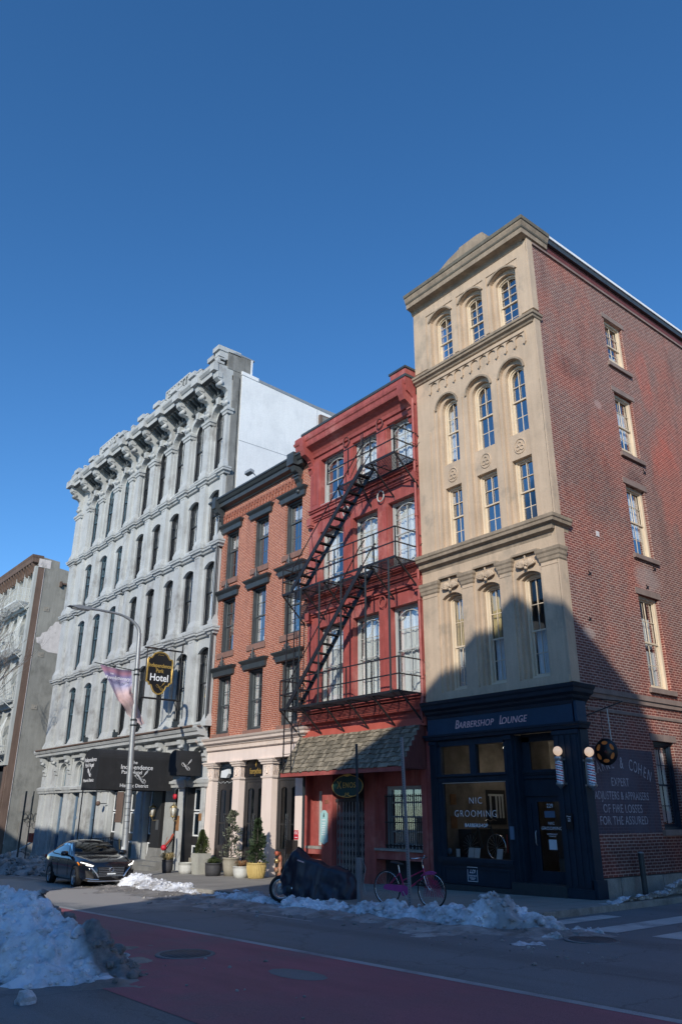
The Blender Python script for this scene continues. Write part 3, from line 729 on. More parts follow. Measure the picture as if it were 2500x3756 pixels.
    for i, (a, c_) in enumerate(w2):
        cc = [(0, 1, .02, .46, 'curtain')]
        if i < 2: cc.append((0, .5, .47, 1, 'curtain_yellow'))
        window(b, None, a+.10, c_-.07, 3.46, 6.22, .13, .30, 2, (2, 2), .45, 'cream_frame', glass='glass_sky', sw=.045, curtain=cc)
    # brick flank
    s = MB(SW); W = [(4.12, 5.24, 14.42, 16.26), (4.10, 5.22, 11.0, 13.30), (4.00, 5.12, 7.50, 9.88), (3.82, 4.96, 3.40, 6.20), (3.50, 4.60, -.38, 1.92)]
    wall(s, .24, 26, -1.42, 17.35, 0, .4, [(a, c_, z0, z1, 0) for a, c_, z0, z1 in W])
    s.build('brick_side_wall', 'brick_side', b)
    e = MB(SW); e.box(.24, 26, -.06, 0, 17.34, 17.42); e.build('side_cornice', 'stone_lintel', b)
    e = MB(SW); e.box(.9, 26, -.02, 0, 17.42, 17.74); e.build('side_frieze', 'brown_red', b)
    e = MB(SW); e.box(1.0, 26, -.14, .1, 17.74, 17.95); e.build('gutter_board', 'slate_trim', b)
    e = MB(SW); e.box(1.0, 26, -.18, .1, 17.95, 18.05); e.build('roof_edge', 'render_white', b)
    e = MB(); e.box(L, -.05, .42, 26, 17.6, 17.95); e.build('roof', 'metal_cap', b)
    for i, (a, c_, z0, z1) in enumerate(W):
        fr = 'cream_frame' if i < 4 else 'storefront'
        lo = [.28, .22, 0, 0, 0][i]
        cc = {0: [(0, 1, .02, .35, 'curtain')], 1: [(.5, 1, .3, .8, 'curtain')], 2: [(.55, 1, .3, 1, 'curtain')], 3: [(0, 1, .02, .42, 'curtain'), (.45, .9, .45, .8, 'curtain')], 4: [(.35, 1, .05, .95, 'curtain')]}[i]
        window(b, SW, a, c_, z0, z1, 0, .16, 2, (2, 2), .5, fr, glass='glass_sky', sill=(.14, .14, .09, 'stone_lintel'), sw=.05, fw_=.09, curtain=cc, open_=lo)
        l = MB(SW); l.box(a-.13, c_+.13, -.025, .1, z1+.003, z1+.19); l.build('lintel', 'stone_lintel', b)
    bc = MB(SW); bc.box(.5, 26, -.10, 0, 2.98, 3.12); bc.box(.5, 26, -.06, 0, 2.86, 2.98); bc.box(.5, 26, -.03, 0, 2.52, 2.60); bc.build('belt_course', 'stone_lintel', b)
    sb = MB(SW); random.seed(4); y = .1
    while y < 26:
        l = random.uniform(.8, 1.5); g_ = random.uniform(.0, .03); top = -1.44 if y < 3 else -1.38
        sb.prism([(y, -2.2), (y+l-.02, -2.2), (y+l-.02, top-.05), (y+l-.08, top), (y+.05, top), (y, top-.06)], 'y', -.05-g_, .3); y += l
    sb.build('stone_foundation', 'stone_base', b)
    # wall ties, vent and fixings
    wt = MB(SW)
    for (yy, zz, rr) in ((1.35, 6.35, .05), (1.1, 5.0, .04), (5.3, 10.62, .06), (5.0, 7.2, .06), (4.4, 6.5, .05)):
        wt.mark(); wt.bar((yy-rr*1.6, -.02, zz-rr), (yy+rr*1.6, -.02, zz+rr), .02); wt.bar((yy-rr, -.02, zz+rr*1.5), (yy+rr, -.02, zz-rr), .02)
    wt.each('wall_tie', 'iron', b)
    MB(SW).box(1.95, 2.1, -.012, .0, 7.62, 7.78).build('patch', 'patch_white', b)
    # chimney
    ch = MB(); ch.box(-1.1, -.25, 6.5, 7.9, 17.9, 18.5); ch.box(-1.16, -.19, 6.45, 7.95, 18.5, 18.62); ch.build('chimney', 'slate_trim', b)
    # dark rooms
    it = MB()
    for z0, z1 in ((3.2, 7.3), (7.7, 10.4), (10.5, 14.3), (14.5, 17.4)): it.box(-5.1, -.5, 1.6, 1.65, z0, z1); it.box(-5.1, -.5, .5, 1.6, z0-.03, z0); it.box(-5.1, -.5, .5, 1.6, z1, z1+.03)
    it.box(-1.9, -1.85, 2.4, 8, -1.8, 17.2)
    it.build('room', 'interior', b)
    # ghost sign
    g = MB(SW); g.box(.0, 3.35, -.004, 0, -.44, 1.62)
    gs = g.build('ghost_sign', 'ghost_sign', b)
    # arched first line, letter by letter
    s1 = 'CLARKE & COHEN'; n = len(s1)
    for i, ch_ in enumerate(s1):
        if ch_ == ' ': continue
        t = i/(n-1); yy = .28+t*2.78; a = (t-.5); zz = 1.25-1.15*a*a
        o = text('lettering', ch_, .42, 'ghost_lettering', gs, (.008, yy, zz), side=True, wx=.62, ext=.001)
        o.rotation_euler = (-a*.85, 0, 0)
    for s_, sz, yy, zz, wx in (('EXPERT', .29, 1.62, .77, .80), ('ADJUSTERS & APPRAISERS', .28, 1.66, .44, .74), ('OF FIRE LOSSES', .29, 1.62, .13, .86), ('FOR THE ASSURED', .29, 1.62, -.15, .86)):
        text('lettering', s_, sz, 'ghost_lettering', gs, (.008, yy, zz), side=True, wx=wx, ext=.001, space=1.05)
tan()

def shop():
    b = TB; m_ = 'storefront'
    # entablature
    k = MB(); k.sweep([(-5.16, 0), (-.12, 0), (-.12, .5)], [(0, 2.62), (.12, 2.64), (.14, 2.72), (.22, 2.78), (.24, 2.84), (.36, 2.90), (.38, 2.99), (.42, 3.03), (.45, 3.11), (0, 3.16)])
    k.build('shop_cornice', m_, b)
    k = MB(); k.box(-5.18, .02, -.10, .3, 2.18, 2.70); k.box(-.02, .10, -.10, .30, 2.18, 2.70); k.build('shop_fascia', 'storefront_fascia', b)
    k = MB(); k.sweep([(-5.18, .2), (-5.18, 0), (.02, 0), (.02, .32)], [(0, 2.0), (.10, 2.03), (.13, 2.10), (.16, 2.13), (.17, 2.18), (0, 2.20)]); k.build('fascia_moulding', m_, b)
    text('lettering', 'B', .34, 'lettering_pink', b, (-3.99, -.106, 2.405), shear=.3, wx=.8)
    text('lettering', 'ARBERSHOP', .25, 'lettering_pink', b, (-3.28, -.106, 2.38), shear=.3, wx=.92, space=1.05)
    text('lettering', 'L', .34, 'lettering_pink', b, (-2.36, -.106, 2.405), shear=.3, wx=.8)
    text('lettering', 'OUNGE', .25, 'lettering_pink', b, (-1.92, -.106, 2.38), shear=.3, wx=.95, space=1.05)
    # pilasters with flutes
    p = MB()
    def pil(x0, x1, y, zb, zt, y1=.2):
        p.mark(); p.box(x0, x1, y, y1, zb, zt); n = 4; w_ = (x1-x0-.06)/n
        for i in range(n): x = x0+.03+w_*i+w_/2; p.box(x-w_*.28, x+w_*.28, y-.022, y, zb+.35, zt-.12)
        p.box(x0-.03, x1+.03, y-.04, y1, zb, zb+.3); p.box(x0-.02, x1+.02, y-.035, y1, zt-.1, zt)
    gz0 = gz(-4)
    pil(-5.18, -4.92, -.05, gz(-5)-.05, 2.0); pil(-2.34, -2.12, -.03, gz(-2)-.1, 2.0, .35); pil(-.72, .04, -.06, gz(0)-.1, 2.0)
    p.box(-.0, .09, -.03, .30, -1.95, 2.0); p.box(-.0, .14, -.06, .36, -1.95, -1.45)
    p.each('pilaster', m_, b)
    # window wall: transom bars, mullions, sills
    f = MB()
    f.box(-4.92, -2.34, 0, .16, 1.84, 2.05); f.box(-4.92, -2.34, -.02, .16, .86, 1.06)
    f.box(-4.92, -2.34, -.09, -.02, 1.0, 1.06); f.box(-4.92, -4.8, 0, .16, -1.2, 1.9); f.box(-2.42, -2.34, 0, .16, -1.2, 1.9)
    f.box(-3.66, -3.44, 0, .16, 1.06, 1.84); f.box(-4.96, -2.3, -.10, .16, -1.22, -1.12); f.box(-4.96, -2.3, -.07, .16, -1.28, -1.22)
    f.box(-4.80, -4.76, .03, .12, -1.12, .86); f.box(-2.46, -2.42, .03, .12, -1.12, .86); f.box(-4.8, -2.42, .03, .12, .82, .86)
    f.build('shop_window_frame', m_, b)
    MB().box(-4.78, -2.44, .02, .03, .815, .835).build('window_trim', 'grey_frame', b)
    bk = MB(); bk.box(-4.92, -2.34, -.02, .16, -1.86, -1.28)
    for (x0, x1, z0, z1) in ((-4.80, -2.46, -1.40, -1.36), (-4.80, -2.46, -1.78, -1.74), (-4.80, -4.76, -1.74, -1.40), (-2.50, -2.46, -1.74, -1.40)): bk.box(x0, x1, -.045, -.02, z0, z1)
    bk.build('bulkhead_panel', m_, b)
    st = MB(); st.box(-5.2, -2.1, -.12, .1, -2.1, -1.80); st.box(-2.34, -.68, -.14, .9, -2.1, -1.62); st.build('plinth', 'dark_post', b)
    # plate 229
    t = MB(); t.box(-3.93, -3.57, -.028, -.02, -1.70, -1.34); pl = t.build('number_plate', 'storefront_fascia', b)
    e = MB()
    for q in ((-3.93, -3.57, -1.352, -1.34), (-3.93, -3.57, -1.70, -1.688), (-3.93, -3.918, -1.688, -1.352), (-3.582, -3.57, -1.688, -1.352)): e.box(q[0], q[1], -.032, -.028, q[2], q[3])
    e.build('border', 'lettering_white', pl)
    text('lettering', '229', .18, 'lettering_white', pl, (-3.75, -.031, -1.44), wx=.8, ext=.002)
    text('lettering', 'CHESTNUT', .055, 'lettering_white', pl, (-3.75, -.031, -1.56), ext=.002)
    text('lettering', 'BARBERSHOP\nLOUNGE', .035, 'lettering_white', pl, (-3.75, -.031, -1.63), ext=.002)
    # glass
    for x0, x1, z0, z1 in ((-4.76, -2.46, -1.12, .82), (-4.8, -3.66, 1.06, 1.84), (-3.44, -2.42, 1.06, 1.84)):
        MB().quad((x0, .09, z0), (x1, .09, z0), (x1, .09, z1), (x0, .09, z1)).build('shop_pane', 'glass_shop', b, recalc=False)
    lt = 'lettering_white'
    text('window_lettering', 'NIC', .25, lt, b, (-3.60, .082, .34), ext=.001, space=1.25, bold=-.004)
    text('window_lettering', 'GROOMING', .25, lt, b, (-3.64, .082, .0), ext=.001, space=1.2, bold=-.004)
    text('window_lettering', 'BARBERSHOP', .13, lt, b, (-3.62, .082, -.30), ext=.001, space=1.1, bold=.002)
    # doorway
    D = .34
    d = MB(); d.box(-2.12, -2.06, .1, D+.1, -1.62, 2.0); d.box(-.82, -.72, .1, D+.1, -1.62, 2.0)
    d.box(-2.06, -.82, D-.03, D+.06, .98, 1.10); d.box(-2.06, -.82, D-.06, D, 1.03, 1.08); d.box(-2.06, -.82, D-.05, D, .88, .92)
    d.box(-2.06, -.82, D, D+.06, .42, .98); d.box(-2.06, -.82, D-.04, D+.02, .44, .48); d.box(-2.06, -1.80, D, D+.05, 1.10, 1.95); d.box(-2.06, -.82, D, D+.05, 1.82, 2.02)
    d.box(-.95, -.82, D, D+.05, 1.10, 1.85)
    d.box(-2.06, -1.84, D, D+.06, -1.62, .44); d.box(-2.03, -1.88, D-.02, D, -1.35, .25)
    d.build('door_surround', m_, b)
    MB().quad((-1.80, D+.03, 1.10), (-.95, D+.03, 1.10), (-.95, D+.03, 1.82), (-1.80, D+.03, 1.82)).build('transom_pane', 'glass_shop', b, recalc=False)
    dr = MB(); dr.box(-1.84, -1.70, D, D+.05, -1.62, .42); dr.box(-.96, -.82, D, D+.05, -1.62, .42); dr.box(-1.70, -.96, D, D+.05, .30, .42); dr.box(-1.70, -.96, D, D+.05, -1.62, -1.34)
    door = dr.build('door', m_, b)
    MB().quad((-1.70, D+.03, -1.34), (-.96, D+.03, -1.34), (-.96, D+.03, .30), (-1.70, D+.03, .30)).build('pane', 'glass_shop', door, recalc=False)
    MB().tube([(-1.76, D-.05, -.75), (-1.76, D-.09, -.7), (-1.76, D-.09, -.45), (-1.76, D-.05, -.4)], .014).build('handle', 'steel', door)
    text('lettering', '229', .14, lt, door, (-1.32, D+.02, .20), ext=.001)
    text('lettering', 'NIC', .10, lt, door, (-1.32, D+.02, -.22), ext=.001, space=1.2)
    text('lettering', 'GROOMING', .11, lt, door, (-1.32, D+.02, -.34), ext=.001, space=1.1)
    text('lettering', 'BARBERSHOP\nLOUNGE', .05, lt, door, (-1.32, D+.02, -.50), ext=.001, space=1.1)
    MB().box(-1.50, -1.18, D+.012, D+.02, -.08, .08).build('notice', 'panel_blue', door)
    MB().box(-1.44, -1.20, D+.012, D+.02, -.84, -.60).build('notice', 'paper', door)
    # shop interior
    it = MB(); it.box(-5.1, -.75, 3.4, 3.45, -1.7, 2.3); it.box(-5.1, -5.05, .2, 3.4, -1.7, 2.3); it.box(-.75, -.7, .42, 3.4, -1.7, 2.3); it.box(-2.14, -2.10, .45, 1.6, -1.7, 2.0)
    it.build('shop_wall', 'interior_warm', b)
    MB().box(-5.05, -.75, .2, 3.4, -1.74, -1.70).build('shop_floor', 'interior', b)
    MB().box(-5.05, -.75, .2, 3.4, 2.1, 2.15).build('shop_ceiling', 'interior_warm', b)
    MB().box(-4.9, -2.4, .18, .75, -1.30, -1.20).build('display_shelf', 'interior', b)
    fx = MB(); fx.mark(); fx.box(-4.4, -3.2, 2.4, 2.5, 1.9, 1.95); fx.mark(); fx.box(-1.6, -1.35, 1.8, 1.9, 1.75, 1.79); fx.mark(); fx.box(-3.0, -2.4, 3.0, 3.05, .55, .59); fx.each('shop_light', 'lamp_line', b)
    rs = MB(); rs.mark(); rs.box(-3.6, -2.6, 3.30, 3.38, -1.2, .5); rs.mark(); rs.box(-4.9, -3.9, 3.30, 3.38, -.6, -.1); rs.each('cabinet', 'interior', b)
    wn = MB()
    for y in (2.35, 2.62, 2.78, 2.92): wn.box(-5.05, -5.02, y, y+.07, -.12, .52)
    wn.box(-5.05, -5.02, 2.3, 3.0, .52, .58)
    MB().box(-5.05, -4.55, .9, 3.2, -1.7, -.42).build('counter', 'interior', b)
    MB().box(-5.05, -5.035, 2.2, 3.1, -.3, .7).build('mirror', 'sash_black', b)
    wn.build('bright_blind', 'paper', b)
    pc = MB()
    for x, z, w_, h_ in ((-5.0, .25, .2, .3), (-5.0, -.4, .22, .34)): pc.mark(); pc.box(-5.05, -5.03, .6, .85, z, z+h_)
    pc.each('wall_picture', 'wood_warm', b)
    for (x0, x1, z0, z1, cx_) in ((-4.42, -4.20, -1.18, -.86, 'paper'),): pass
    fr = MB(); fr.box(-4.62, -4.42, .28, .30, -1.19, -.88); q = fr.build('framed_notice', 'black_plastic', b); MB().box(-4.59, -4.45, .272, .28, -1.15, -.92).build('print', 'paper', q)
    for x in (-4.20, -3.98, -3.18):
        MB().hexa([(x, .30, -1.2), (x+.2, .30, -1.2), (x+.22, .36, -.88), (x+.02, .36, -.88)], [(x, .31, -1.2), (x+.2, .31, -1.2), (x+.22, .37, -.88), (x+.02, .37, -.88)]).build('price_card', 'paper', b)
    MB().lathe([(.085, 0), (.085, .01)], (-4.68, .10, -.98), 20, 'y').build('round_sticker', 'panel_blue', b)
    MB().box(-2.6, -2.58, .10, .11, -.95, -.5).build('window_sticker', 'fdc_red', b)
    MB().box(-2.32, -2.20, -.09, -.055, -.62, -.30).build('leaflet_box', 'panel_blue', b)
    # plaque on right pilaster
    q = MB().box(-.52, -.34, -.115, -.085, -.34, .02).build('plaque', 'black_sign', b)
    text('lettering', 'Please\nring\nbell', .05, lt, q, (-.43, -.12, -.10), ext=.001)
    # vintage bicycle in the window
    bk = thing('bicycle', 'dark vintage bicycle displayed inside the barbershop window', 'bicycle', (-4.05, .80, -1.2))
    for x in (-.45, .5):
        wl = MB().tube([(x+.33*math.cos(t*math.pi/16), .0, .34+.33*math.sin(t*math.pi/16)) for t in range(32)], .02, 6, closed=True).build('wheel', 'rubber' if x < 0 else 'chrome', bk, local=True)
        sp = MB()
        for k in range(16): a = k*math.pi/8; sp.tube([(x, 0, .34), (x+.32*math.cos(a), 0, .34+.32*math.sin(a))], .004, 4)
        sp.build('spokes', 'steel', wl, local=True)
    f_ = MB(); A, B_, C_, D_, E_ = (-.45, 0, .34), (0, 0, .30), (-.15, 0, .85), (.35, 0, .85), (.5, 0, .34)
    for p1, p2 in ((A, B_), (A, C_), (B_, C_), (B_, D_), (C_, D_), (D_, E_), (D_, (.32, 0, 1.0))): f_.tube([p1, p2], .016, 6)
    f_.build('frame', 'dark_post', bk, local=True)
    MB().tube([(.32, -.25, 1.02), (.34, -.1, 1.05), (.32, 0, 1.0), (.34, .1, 1.05), (.32, .25, 1.02)], .014, 6).build('handlebar', 'chrome', bk, local=True)
    MB().box(-.28, -.05, -.06, .06, .88, .93).build('saddle', 'saddle', bk, local=True)
shop()
# barber poles
def barber(x, y, z, label, rot):
    t = thing('barber_pole', label, 'barber pole', (x, y, z), rot, 'barber poles either side of the corner pilaster')
    MB().sphere((0, 0, .84), .115, 10).build('globe', 'bulb_warm', t, local=True)
    b_ = MB(); b_.lathe([(.03, .72), (.105, .70), (.11, .66), (.09, .63), (.09, .60)], n=16); b_.build('cap', 'steel', t, local=True)
    b_ = MB(); b_.lathe([(.09, .10), (.11, .08), (.11, .04), (.07, .0), (.03, -.05), (.001, -.06)], n=16); b_.build('base', 'steel', t, local=True)
    n = 24; hN = 44; mb = MB(); vs = []; r = .088
    for j in range(hN+1):
        for i in range(n): a = 2*math.pi*i/n; vs.append((r*math.cos(a), r*math.sin(a), .1+.5*j/hN))
    mb.add(vs, [])
    for j in range(hN):
        for i in range(n):
            ph = (i/n*1.0+j/hN*4.2) % 1; mb.f.append((j*n+i, j*n+(i+1) % n, (j+1)*n+(i+1) % n, (j+1)*n+i)); mb.mi.append(1 if ph < .25 else (2 if .5 < ph < .72 else 0)); mb.sm.append(True)
    mb.build('striped_cylinder', ['lettering_white', 'fdc_red', 'panel_blue'], t, local=True)
    bk = MB(); bk.box(-.05, .05, .06, .12, .05, .66); bk.box(-.1, .1, .10, .14, .62, .66); bk.box(-.1, .1, .10, .14, .04, .08); bk.build('bracket', 'steel', t, local=True)
barber(-.50, -.22, .65, 'red and white striped barber pole on the front of the corner pilaster', 0)
barber(.25, .02, .60, 'barber pole on the side of the corner pilaster, next to the faded wall lettering', R(90))
# projecting bracket and film-reel sign
t = thing('hanging_sign', 'round black film-reel sign with orange ovals hanging over the faded wall lettering', 'sign', (.45, .55, 2.3))
m_ = MB(); m_.bar((.02-.45, -.25, .55), (.02-.45, -.25, .0), .04); m_.bar((-.43, -.25, .03), (.5, .1, .35), .03); m_.tube([(-.1, 0, .18), (-.1, 0, -.52)], .008); m_.tube([(-.43, -.1, .5), (.45, .05, .36)], .012)
m_.build('bracket', 'iron', t, local=True)
MB().tube([(.1, 0, .25), (.12, .0, -.6)], .012).build('chain', 'steel', t, local=True)
r_ = MB(); r_.lathe([(.31, -.03), (.325, 0), (.31, .03)], (-.06, 0, -.84), 40, 'y'); r_.lathe([(.0001, -.028), (.31, -.028), (.31, .028), (.0001, .028)], (-.06, 0, -.84), 40, 'y')
d_ = r_.build('disc', 'black_sign', t, local=True)
for k in range(6):
    a = R(30+60*k); q = MB(); cx_, cz_ = -.06+.215*math.cos(a), -.84+.215*math.sin(a)
    q.add([(cx_+.085*math.cos(s_)*(-math.sin(a))+.045*math.sin(s_)*math.cos(a), -.036, cz_+.085*math.cos(s_)*math.cos(a)+.045*math.sin(s_)*math.sin(a)) for s_ in [i*math.pi/8 for i in range(16)]], [tuple(range(16))])
    q.build('oval', 'orange', d_, local=True)
MB().lathe([(.03, -.04), (.03, -.03)], (-.06, 0, -.84), 12, 'y').build('hub', 'brown_red', d_, local=True)
# bollard
def bollard(x, y, h, label, lean=0):
    t = thing('bollard', label, 'bollard', (x, y, gz(x)))
    MB().tube([(-.05*lean, 0, -.1), (0, 0, h-.02)], .07, 14).build('post', 'dark_post', t, local=True)
    MB().lathe([(.075, h-.02), (.075, h+.01), (.0001, h+.02)], n=14).build('cap', 'galvanised', t, local=True)
bollard(.33, 1.62, .98, 'dark steel bollard standing beside the brick side wall')
# ------------------------------------------------------------------ red building with shingled pent roof
RB = thing('red_building', 'narrow deep red building with white curtains and a shingled pent roof over its ground floor', 'building', (-8.4, 8, gz(-8.4)))
def redb():
    b = RB; L, Rr = -11.47, -5.24
    P = [(-11.47, -10.80), (-9.34, -8.80), (-7.40, -6.85), (-5.50, -5.24)]
    W = [(-10.80, -9.34), (-8.80, -7.40), (-6.85, -5.50)]
    F = [(3.57, 6.47, .3), (7.90, 10.28, .28), (11.42, 13.42, .26)]
    f = MB()
    H = [(a, c, z0, z1, 0) for a, c in W for z0, z1, _ in F]
    wall(f, L, Rr, 2.5, 14.0, 0, .36, H)
    for a, c in P:
        for z0, z1, _ in F:
            a2, c2 = a+.05, c-.05
            f.box(a2, c2, -.05, 0, z0-.1, z1+.02)
            x = (a2+c2)/2
            for q in (-.10, 0, .10) if c2-a2 > .3 else (0,): f.box(x+q-.022, x+q+.022, -.068, -.05, z0+.1, z1-.25)
    f.build('facade_wall', 'red', b)
    m_ = MB(); pth = [(L, 0), (Rr-.02, 0)]
    for z, h, p in ((11.20, .14, .12), (10.78, .12, .10), (10.92, .08, .14), (7.62, .16, .12), (7.28, .12, .10), (6.92, .14, .14), (3.34, .16, .12)):
        m_.mark(); m_.sweep(pth, [(0, z), (p*.5, z+.01), (p*.6, z+h*.5), (p, z+h*.6), (p, z+h), (0, z+h+.02)])
    for x in (-11.3, -5.4):
        for z in (10.78, 6.92): m_.mark(); m_.box(x-.12, x+.12, -.20, 0, z-.12, z+.18); m_.box(x-.08, x+.08, -.16, 0, z-.2, z-.118)
    m_.each('belt_moulding', 'red', b)
    # wreath ornaments
    for x in (-9.07, -7.12):
        for z, mt in ((13.56, 'brown_red'), (10.62, 'grey_frame'), (6.72, 'red')):  # top pair coloured darker to paint in the shadow on it
            MB().tube([(x+.17*math.cos(t*.35), -.10, z+(.20)*math.sin(t*.35)) for t in range(18)], .026, 6, closed=True).build('wreath', mt, b)
    # cornice
    k = MB(); k.sweep([(L-.02, .2), (L-.02, 0), (Rr-.03, 0)], [(0, 13.62), (.07, 13.64), (.10, 13.76), (.16, 13.86), (.30, 13.98), (.44, 14.04), (.46, 14.10), (.48, 14.26), (.52, 14.30), (.54, 14.40), (.50, 14.44), (.49, 14.60), (0, 14.64)])
    k.build('cornice', 'red', b)
    k = MB(); k.box(L-.05, Rr, -.52, .4, 14.60, 14.70); k.box(-6.1, Rr+.02, -.54, .5, 14.94, 15.02); k.box(L, Rr-.1, -.1, 14, 14.3, 14.62); k.build('roof_coping', 'slate_trim', b)
    k = MB(); k.box(-6.05, Rr-.02, -.50, .5, 14.60, 14.94); k.build('parapet_block', 'red', b)
    k = MB()
    for x in (-11.36, -5.46):
        k.mark(); pts = [(0, 12.95), (-.06, 12.96), (-.12, 13.1), (-.08, 13.3), (-.18, 13.5), (-.34, 13.62), (-.50, 13.7), (-.58, 13.9), (-.62, 14.1), (-.62, 14.45), (0, 14.45)]
        k.prism(pts, 'x', x-.13, x+.13)
        for z in (13.2, 13.5): k.box(x-.09, x+.09, -.2, 0, z-.05, z)
    k.each('bracket', 'red', b)
    # windows : grey box frame, arched sash head
    ro = random.Random(3)
    for fi, (z0, z1, rr) in enumerate(F):
        for wi, (a, c) in enumerate(W):
            cc = [(0, 1, .0, 1, 'curtain')]
            if fi == 2 and wi == 0: cc = None
            elif fi == 2: cc = [(.02, .98, .0, .97, 'curtain')]
            elif fi == 1 and wi == 0: cc = [(.0, .5, 0, .95, 'curtain'), (.72, 1, .3, .95, 'curtain')]
            elif fi == 0: cc = [(0, 1, .0, .55, 'curtain'), (0, 1, .50, 1, 'curtain')]
            x0, x1 = a+.02, c-.02
            # flat panel with arched opening
            s = MB(); wall(s, x0+.16, x1-.16, z1-.5, z1-.06, .24, .27, [(x0+.24, x1-.24, z1-.5, z1-.5+.10, .22)]) if False else None
            window(b, None, x0, x1, z0, z1, 0, .26, 2, (2, 2), .5, 'grey_frame', fw_=.055, sw=.04, mw=.022, glass='glass_sky' if cc is None else 'glass', curtain=cc)
            h = MB(); p = arcpts(x0+.10, x1-.10, z1-.40, .27, 12); p2 = arcpts(x0+.125, x1-.125, z1-.415, .255, 12)
            for q in range(len(p)-1): h.prism([p[q], p[q+1], p2[q+1], p2[q]], 'y', .232, .262)
            h.build('arched_head', 'grey_frame', b)
            MB().box(x0, x1, -.02, .2, z0-.05, z0+.005).build('sill', 'grey_frame', b)
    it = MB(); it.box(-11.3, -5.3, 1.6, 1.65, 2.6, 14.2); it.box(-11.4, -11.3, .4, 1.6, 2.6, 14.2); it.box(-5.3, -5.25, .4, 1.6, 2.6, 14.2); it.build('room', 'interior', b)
    # downspout
    d = MB(); d.tube([(-5.33, -.10, 13.9), (-5.33, -.12, 13.5), (-5.33, -.12, 3.4), (-5.33, -.18, 3.1), (-5.33, -.18, 2.6)], .05, 10)
    for z in (12, 9.3, 6.4, 3.9): d.lathe([(.062, z), (.062, z+.08)], (-5.33, -.12, 0), 10)
    d.build('downspout', 'red', b)
    # frieze above pent roof
    k = MB(); k.box(L, Rr, -.14, 0, 2.50, 2.74); k.box(L, Rr, -.20, 0, 2.98, 3.06); k.build('frieze', 'red_bright', b)
    k = MB(); k.box(L, Rr, -.05, 0, 2.74, 2.98); k.box(L, Rr, -.06, 0, 3.06, 3.32); k.build('frieze_panel', 'red', b)
    # pent roof: individual shakes
    X0, X1 = -11.62, -5.42; yt, zt, yb, zb = -.08, 2.58, -.95, 1.30
    rows = 9; mb = MB(); tone = []; ro = random.Random(5)
    ln = math.hypot(yb-yt, zb-zt); dy, dz = (yb-yt)/ln, (zb-zt)/ln; nx = Vector((0, dz, -dy)); 
    if nx.y > 0: nx = -nx
    for r_ in range(rows):
        t0 = r_/rows; x = X0-.05*ro.random()
        while x < X1:
            w_ = ro.uniform(.08, .17); x2 = min(x+w_, X1); e0 = t0*ln-.05; e1 = (t0+1/rows)*ln+ro.uniform(-.02, .035)
            th = ro.uniform(.012, .035); up_ = .018+.006*ro.random()
            a = Vector((0, yt+dy*e0, zt+dz*e0))+nx*.0; c = Vector((0, yt+dy*e1, zt+dz*e1))+nx*(up_)
            q = c+nx*th
            a2 = a+nx*.008
            vs = [(x+.004, a.y, a.z), (x2-.004, a.y, a.z), (x2-.004, a2.y, a2.z), (x+.004, a2.y, a2.z), (x+.004, c.y, c.z), (x2-.004, c.y, c.z), (x2-.004, q.y, q.z), (x+.004, q.y, q.z)]
            mb.add(vs, [(3,2,1,0),(4,5,6,7),(0,1,5,4),(1,2,6,5),(2,3,7,6),(3,0,4,7)]); tv = ro.random()**1.0; tone += [tv]*8
            x = x2
    mb.tone = tone; mb.build('shingle_roof', 'shingle', b)
    u = MB(); u.prism([(yt, zt-.03), (yb+.03, zb-.02), (yb+.03, zb-.06), (0, zb-.06), (0, zt-.03)], 'x', X0+.04, X1); u.build('roof_soffit', 'brown_red', b)
    k = MB(); k.box(X0, X1+.04, yb-.01, yb+.05, zb-.13, zb-.0); k.box(X0, X0+.05, yb+.05, 0, zb-.13, zb-.06); k.build('eave_board', 'red', b)
    # shingled cheek on the right
    c = MB(); 
    for i in range(8):
        z = zb-.06+i*.16; z2 = z+.17; f_ = lambda z_: yt+(yb-yt)*(zt-z_)/(zt-zb)
        y0 = max(yb, f_(max(zb, z))) ; y = y0
        while y < -.02:
            y2 = min(0, y+ro.uniform(.1, .17)); c.box(X1+.002, X1+.035+.01*ro.random(), y+.004, y2, z, min(z2, zt-(zt-zb)*max(0, 1-0)*0)-.005); y = y2
    c.build('cheek_shingle', 'brown_red', b)
    # ground floor
    g = MB(); zg = gz(-8.5)-.2; g.box(L, Rr, .02, .36, 1.24, 2.52); g.box(-5.40, Rr, .02, .5, zg, 1.24)
    for a, c_ in ((-11.47, -11.35), (-10.43, -9.87), (-8.22, -7.70), (-5.62, -5.40)):
        g.box(a, c_, -.02, .5, zg, 1.24)
        if c_-a > .3: g.box(a-.02, c_+.02, -.04, .5, zg, zg+.5); g.box(a-.015, c_+.015, -.03, .5, 1.1, 1.24)
    g.box(-11.35, -10.43, .28, .5, .72, 1.24); g.box(-11.35, -10.98, .28, .5, -1.0, .72); g.box(-11.35, -10.43, .28, .5, zg, -1.0)
    g.box(-7.70, -5.62, .12, .5, .80, 1.24); g.box(-7.70, -7.36, .12, .5, -1.0, .8)
    g.box(-11.35, -10.43, .0, .28, -1.28, -1.12)
    g.box(-7.72, -5.62, .0, .45, -1.30, -1.06)
    g.build('ground_floor_wall', 'red', b)
    MB().box(-11.35, -10.43, -.02, .28, -1.12, -1.04).build('sill', 'stone_base', b); MB().box(-7.72, -5.62, -.06, .45, -1.06, -.99).build('sill', 'stone_base', b)
    MB().box(-7.70, -5.62, .40, .5, zg, -1.30).build('basement_recess', 'interior', b)
    MB().box(-11.35, -10.43, .42, .45, zg, -1.12).build('panel', 'brown_red', b)
    window(b, None, -10.96, -10.43, -1.02, .72, 0, .32, 1, (2, 2), .5, 'grey_frame', fw_=.08, curtain=[(0, 1, 0, 1, 'curtain')])
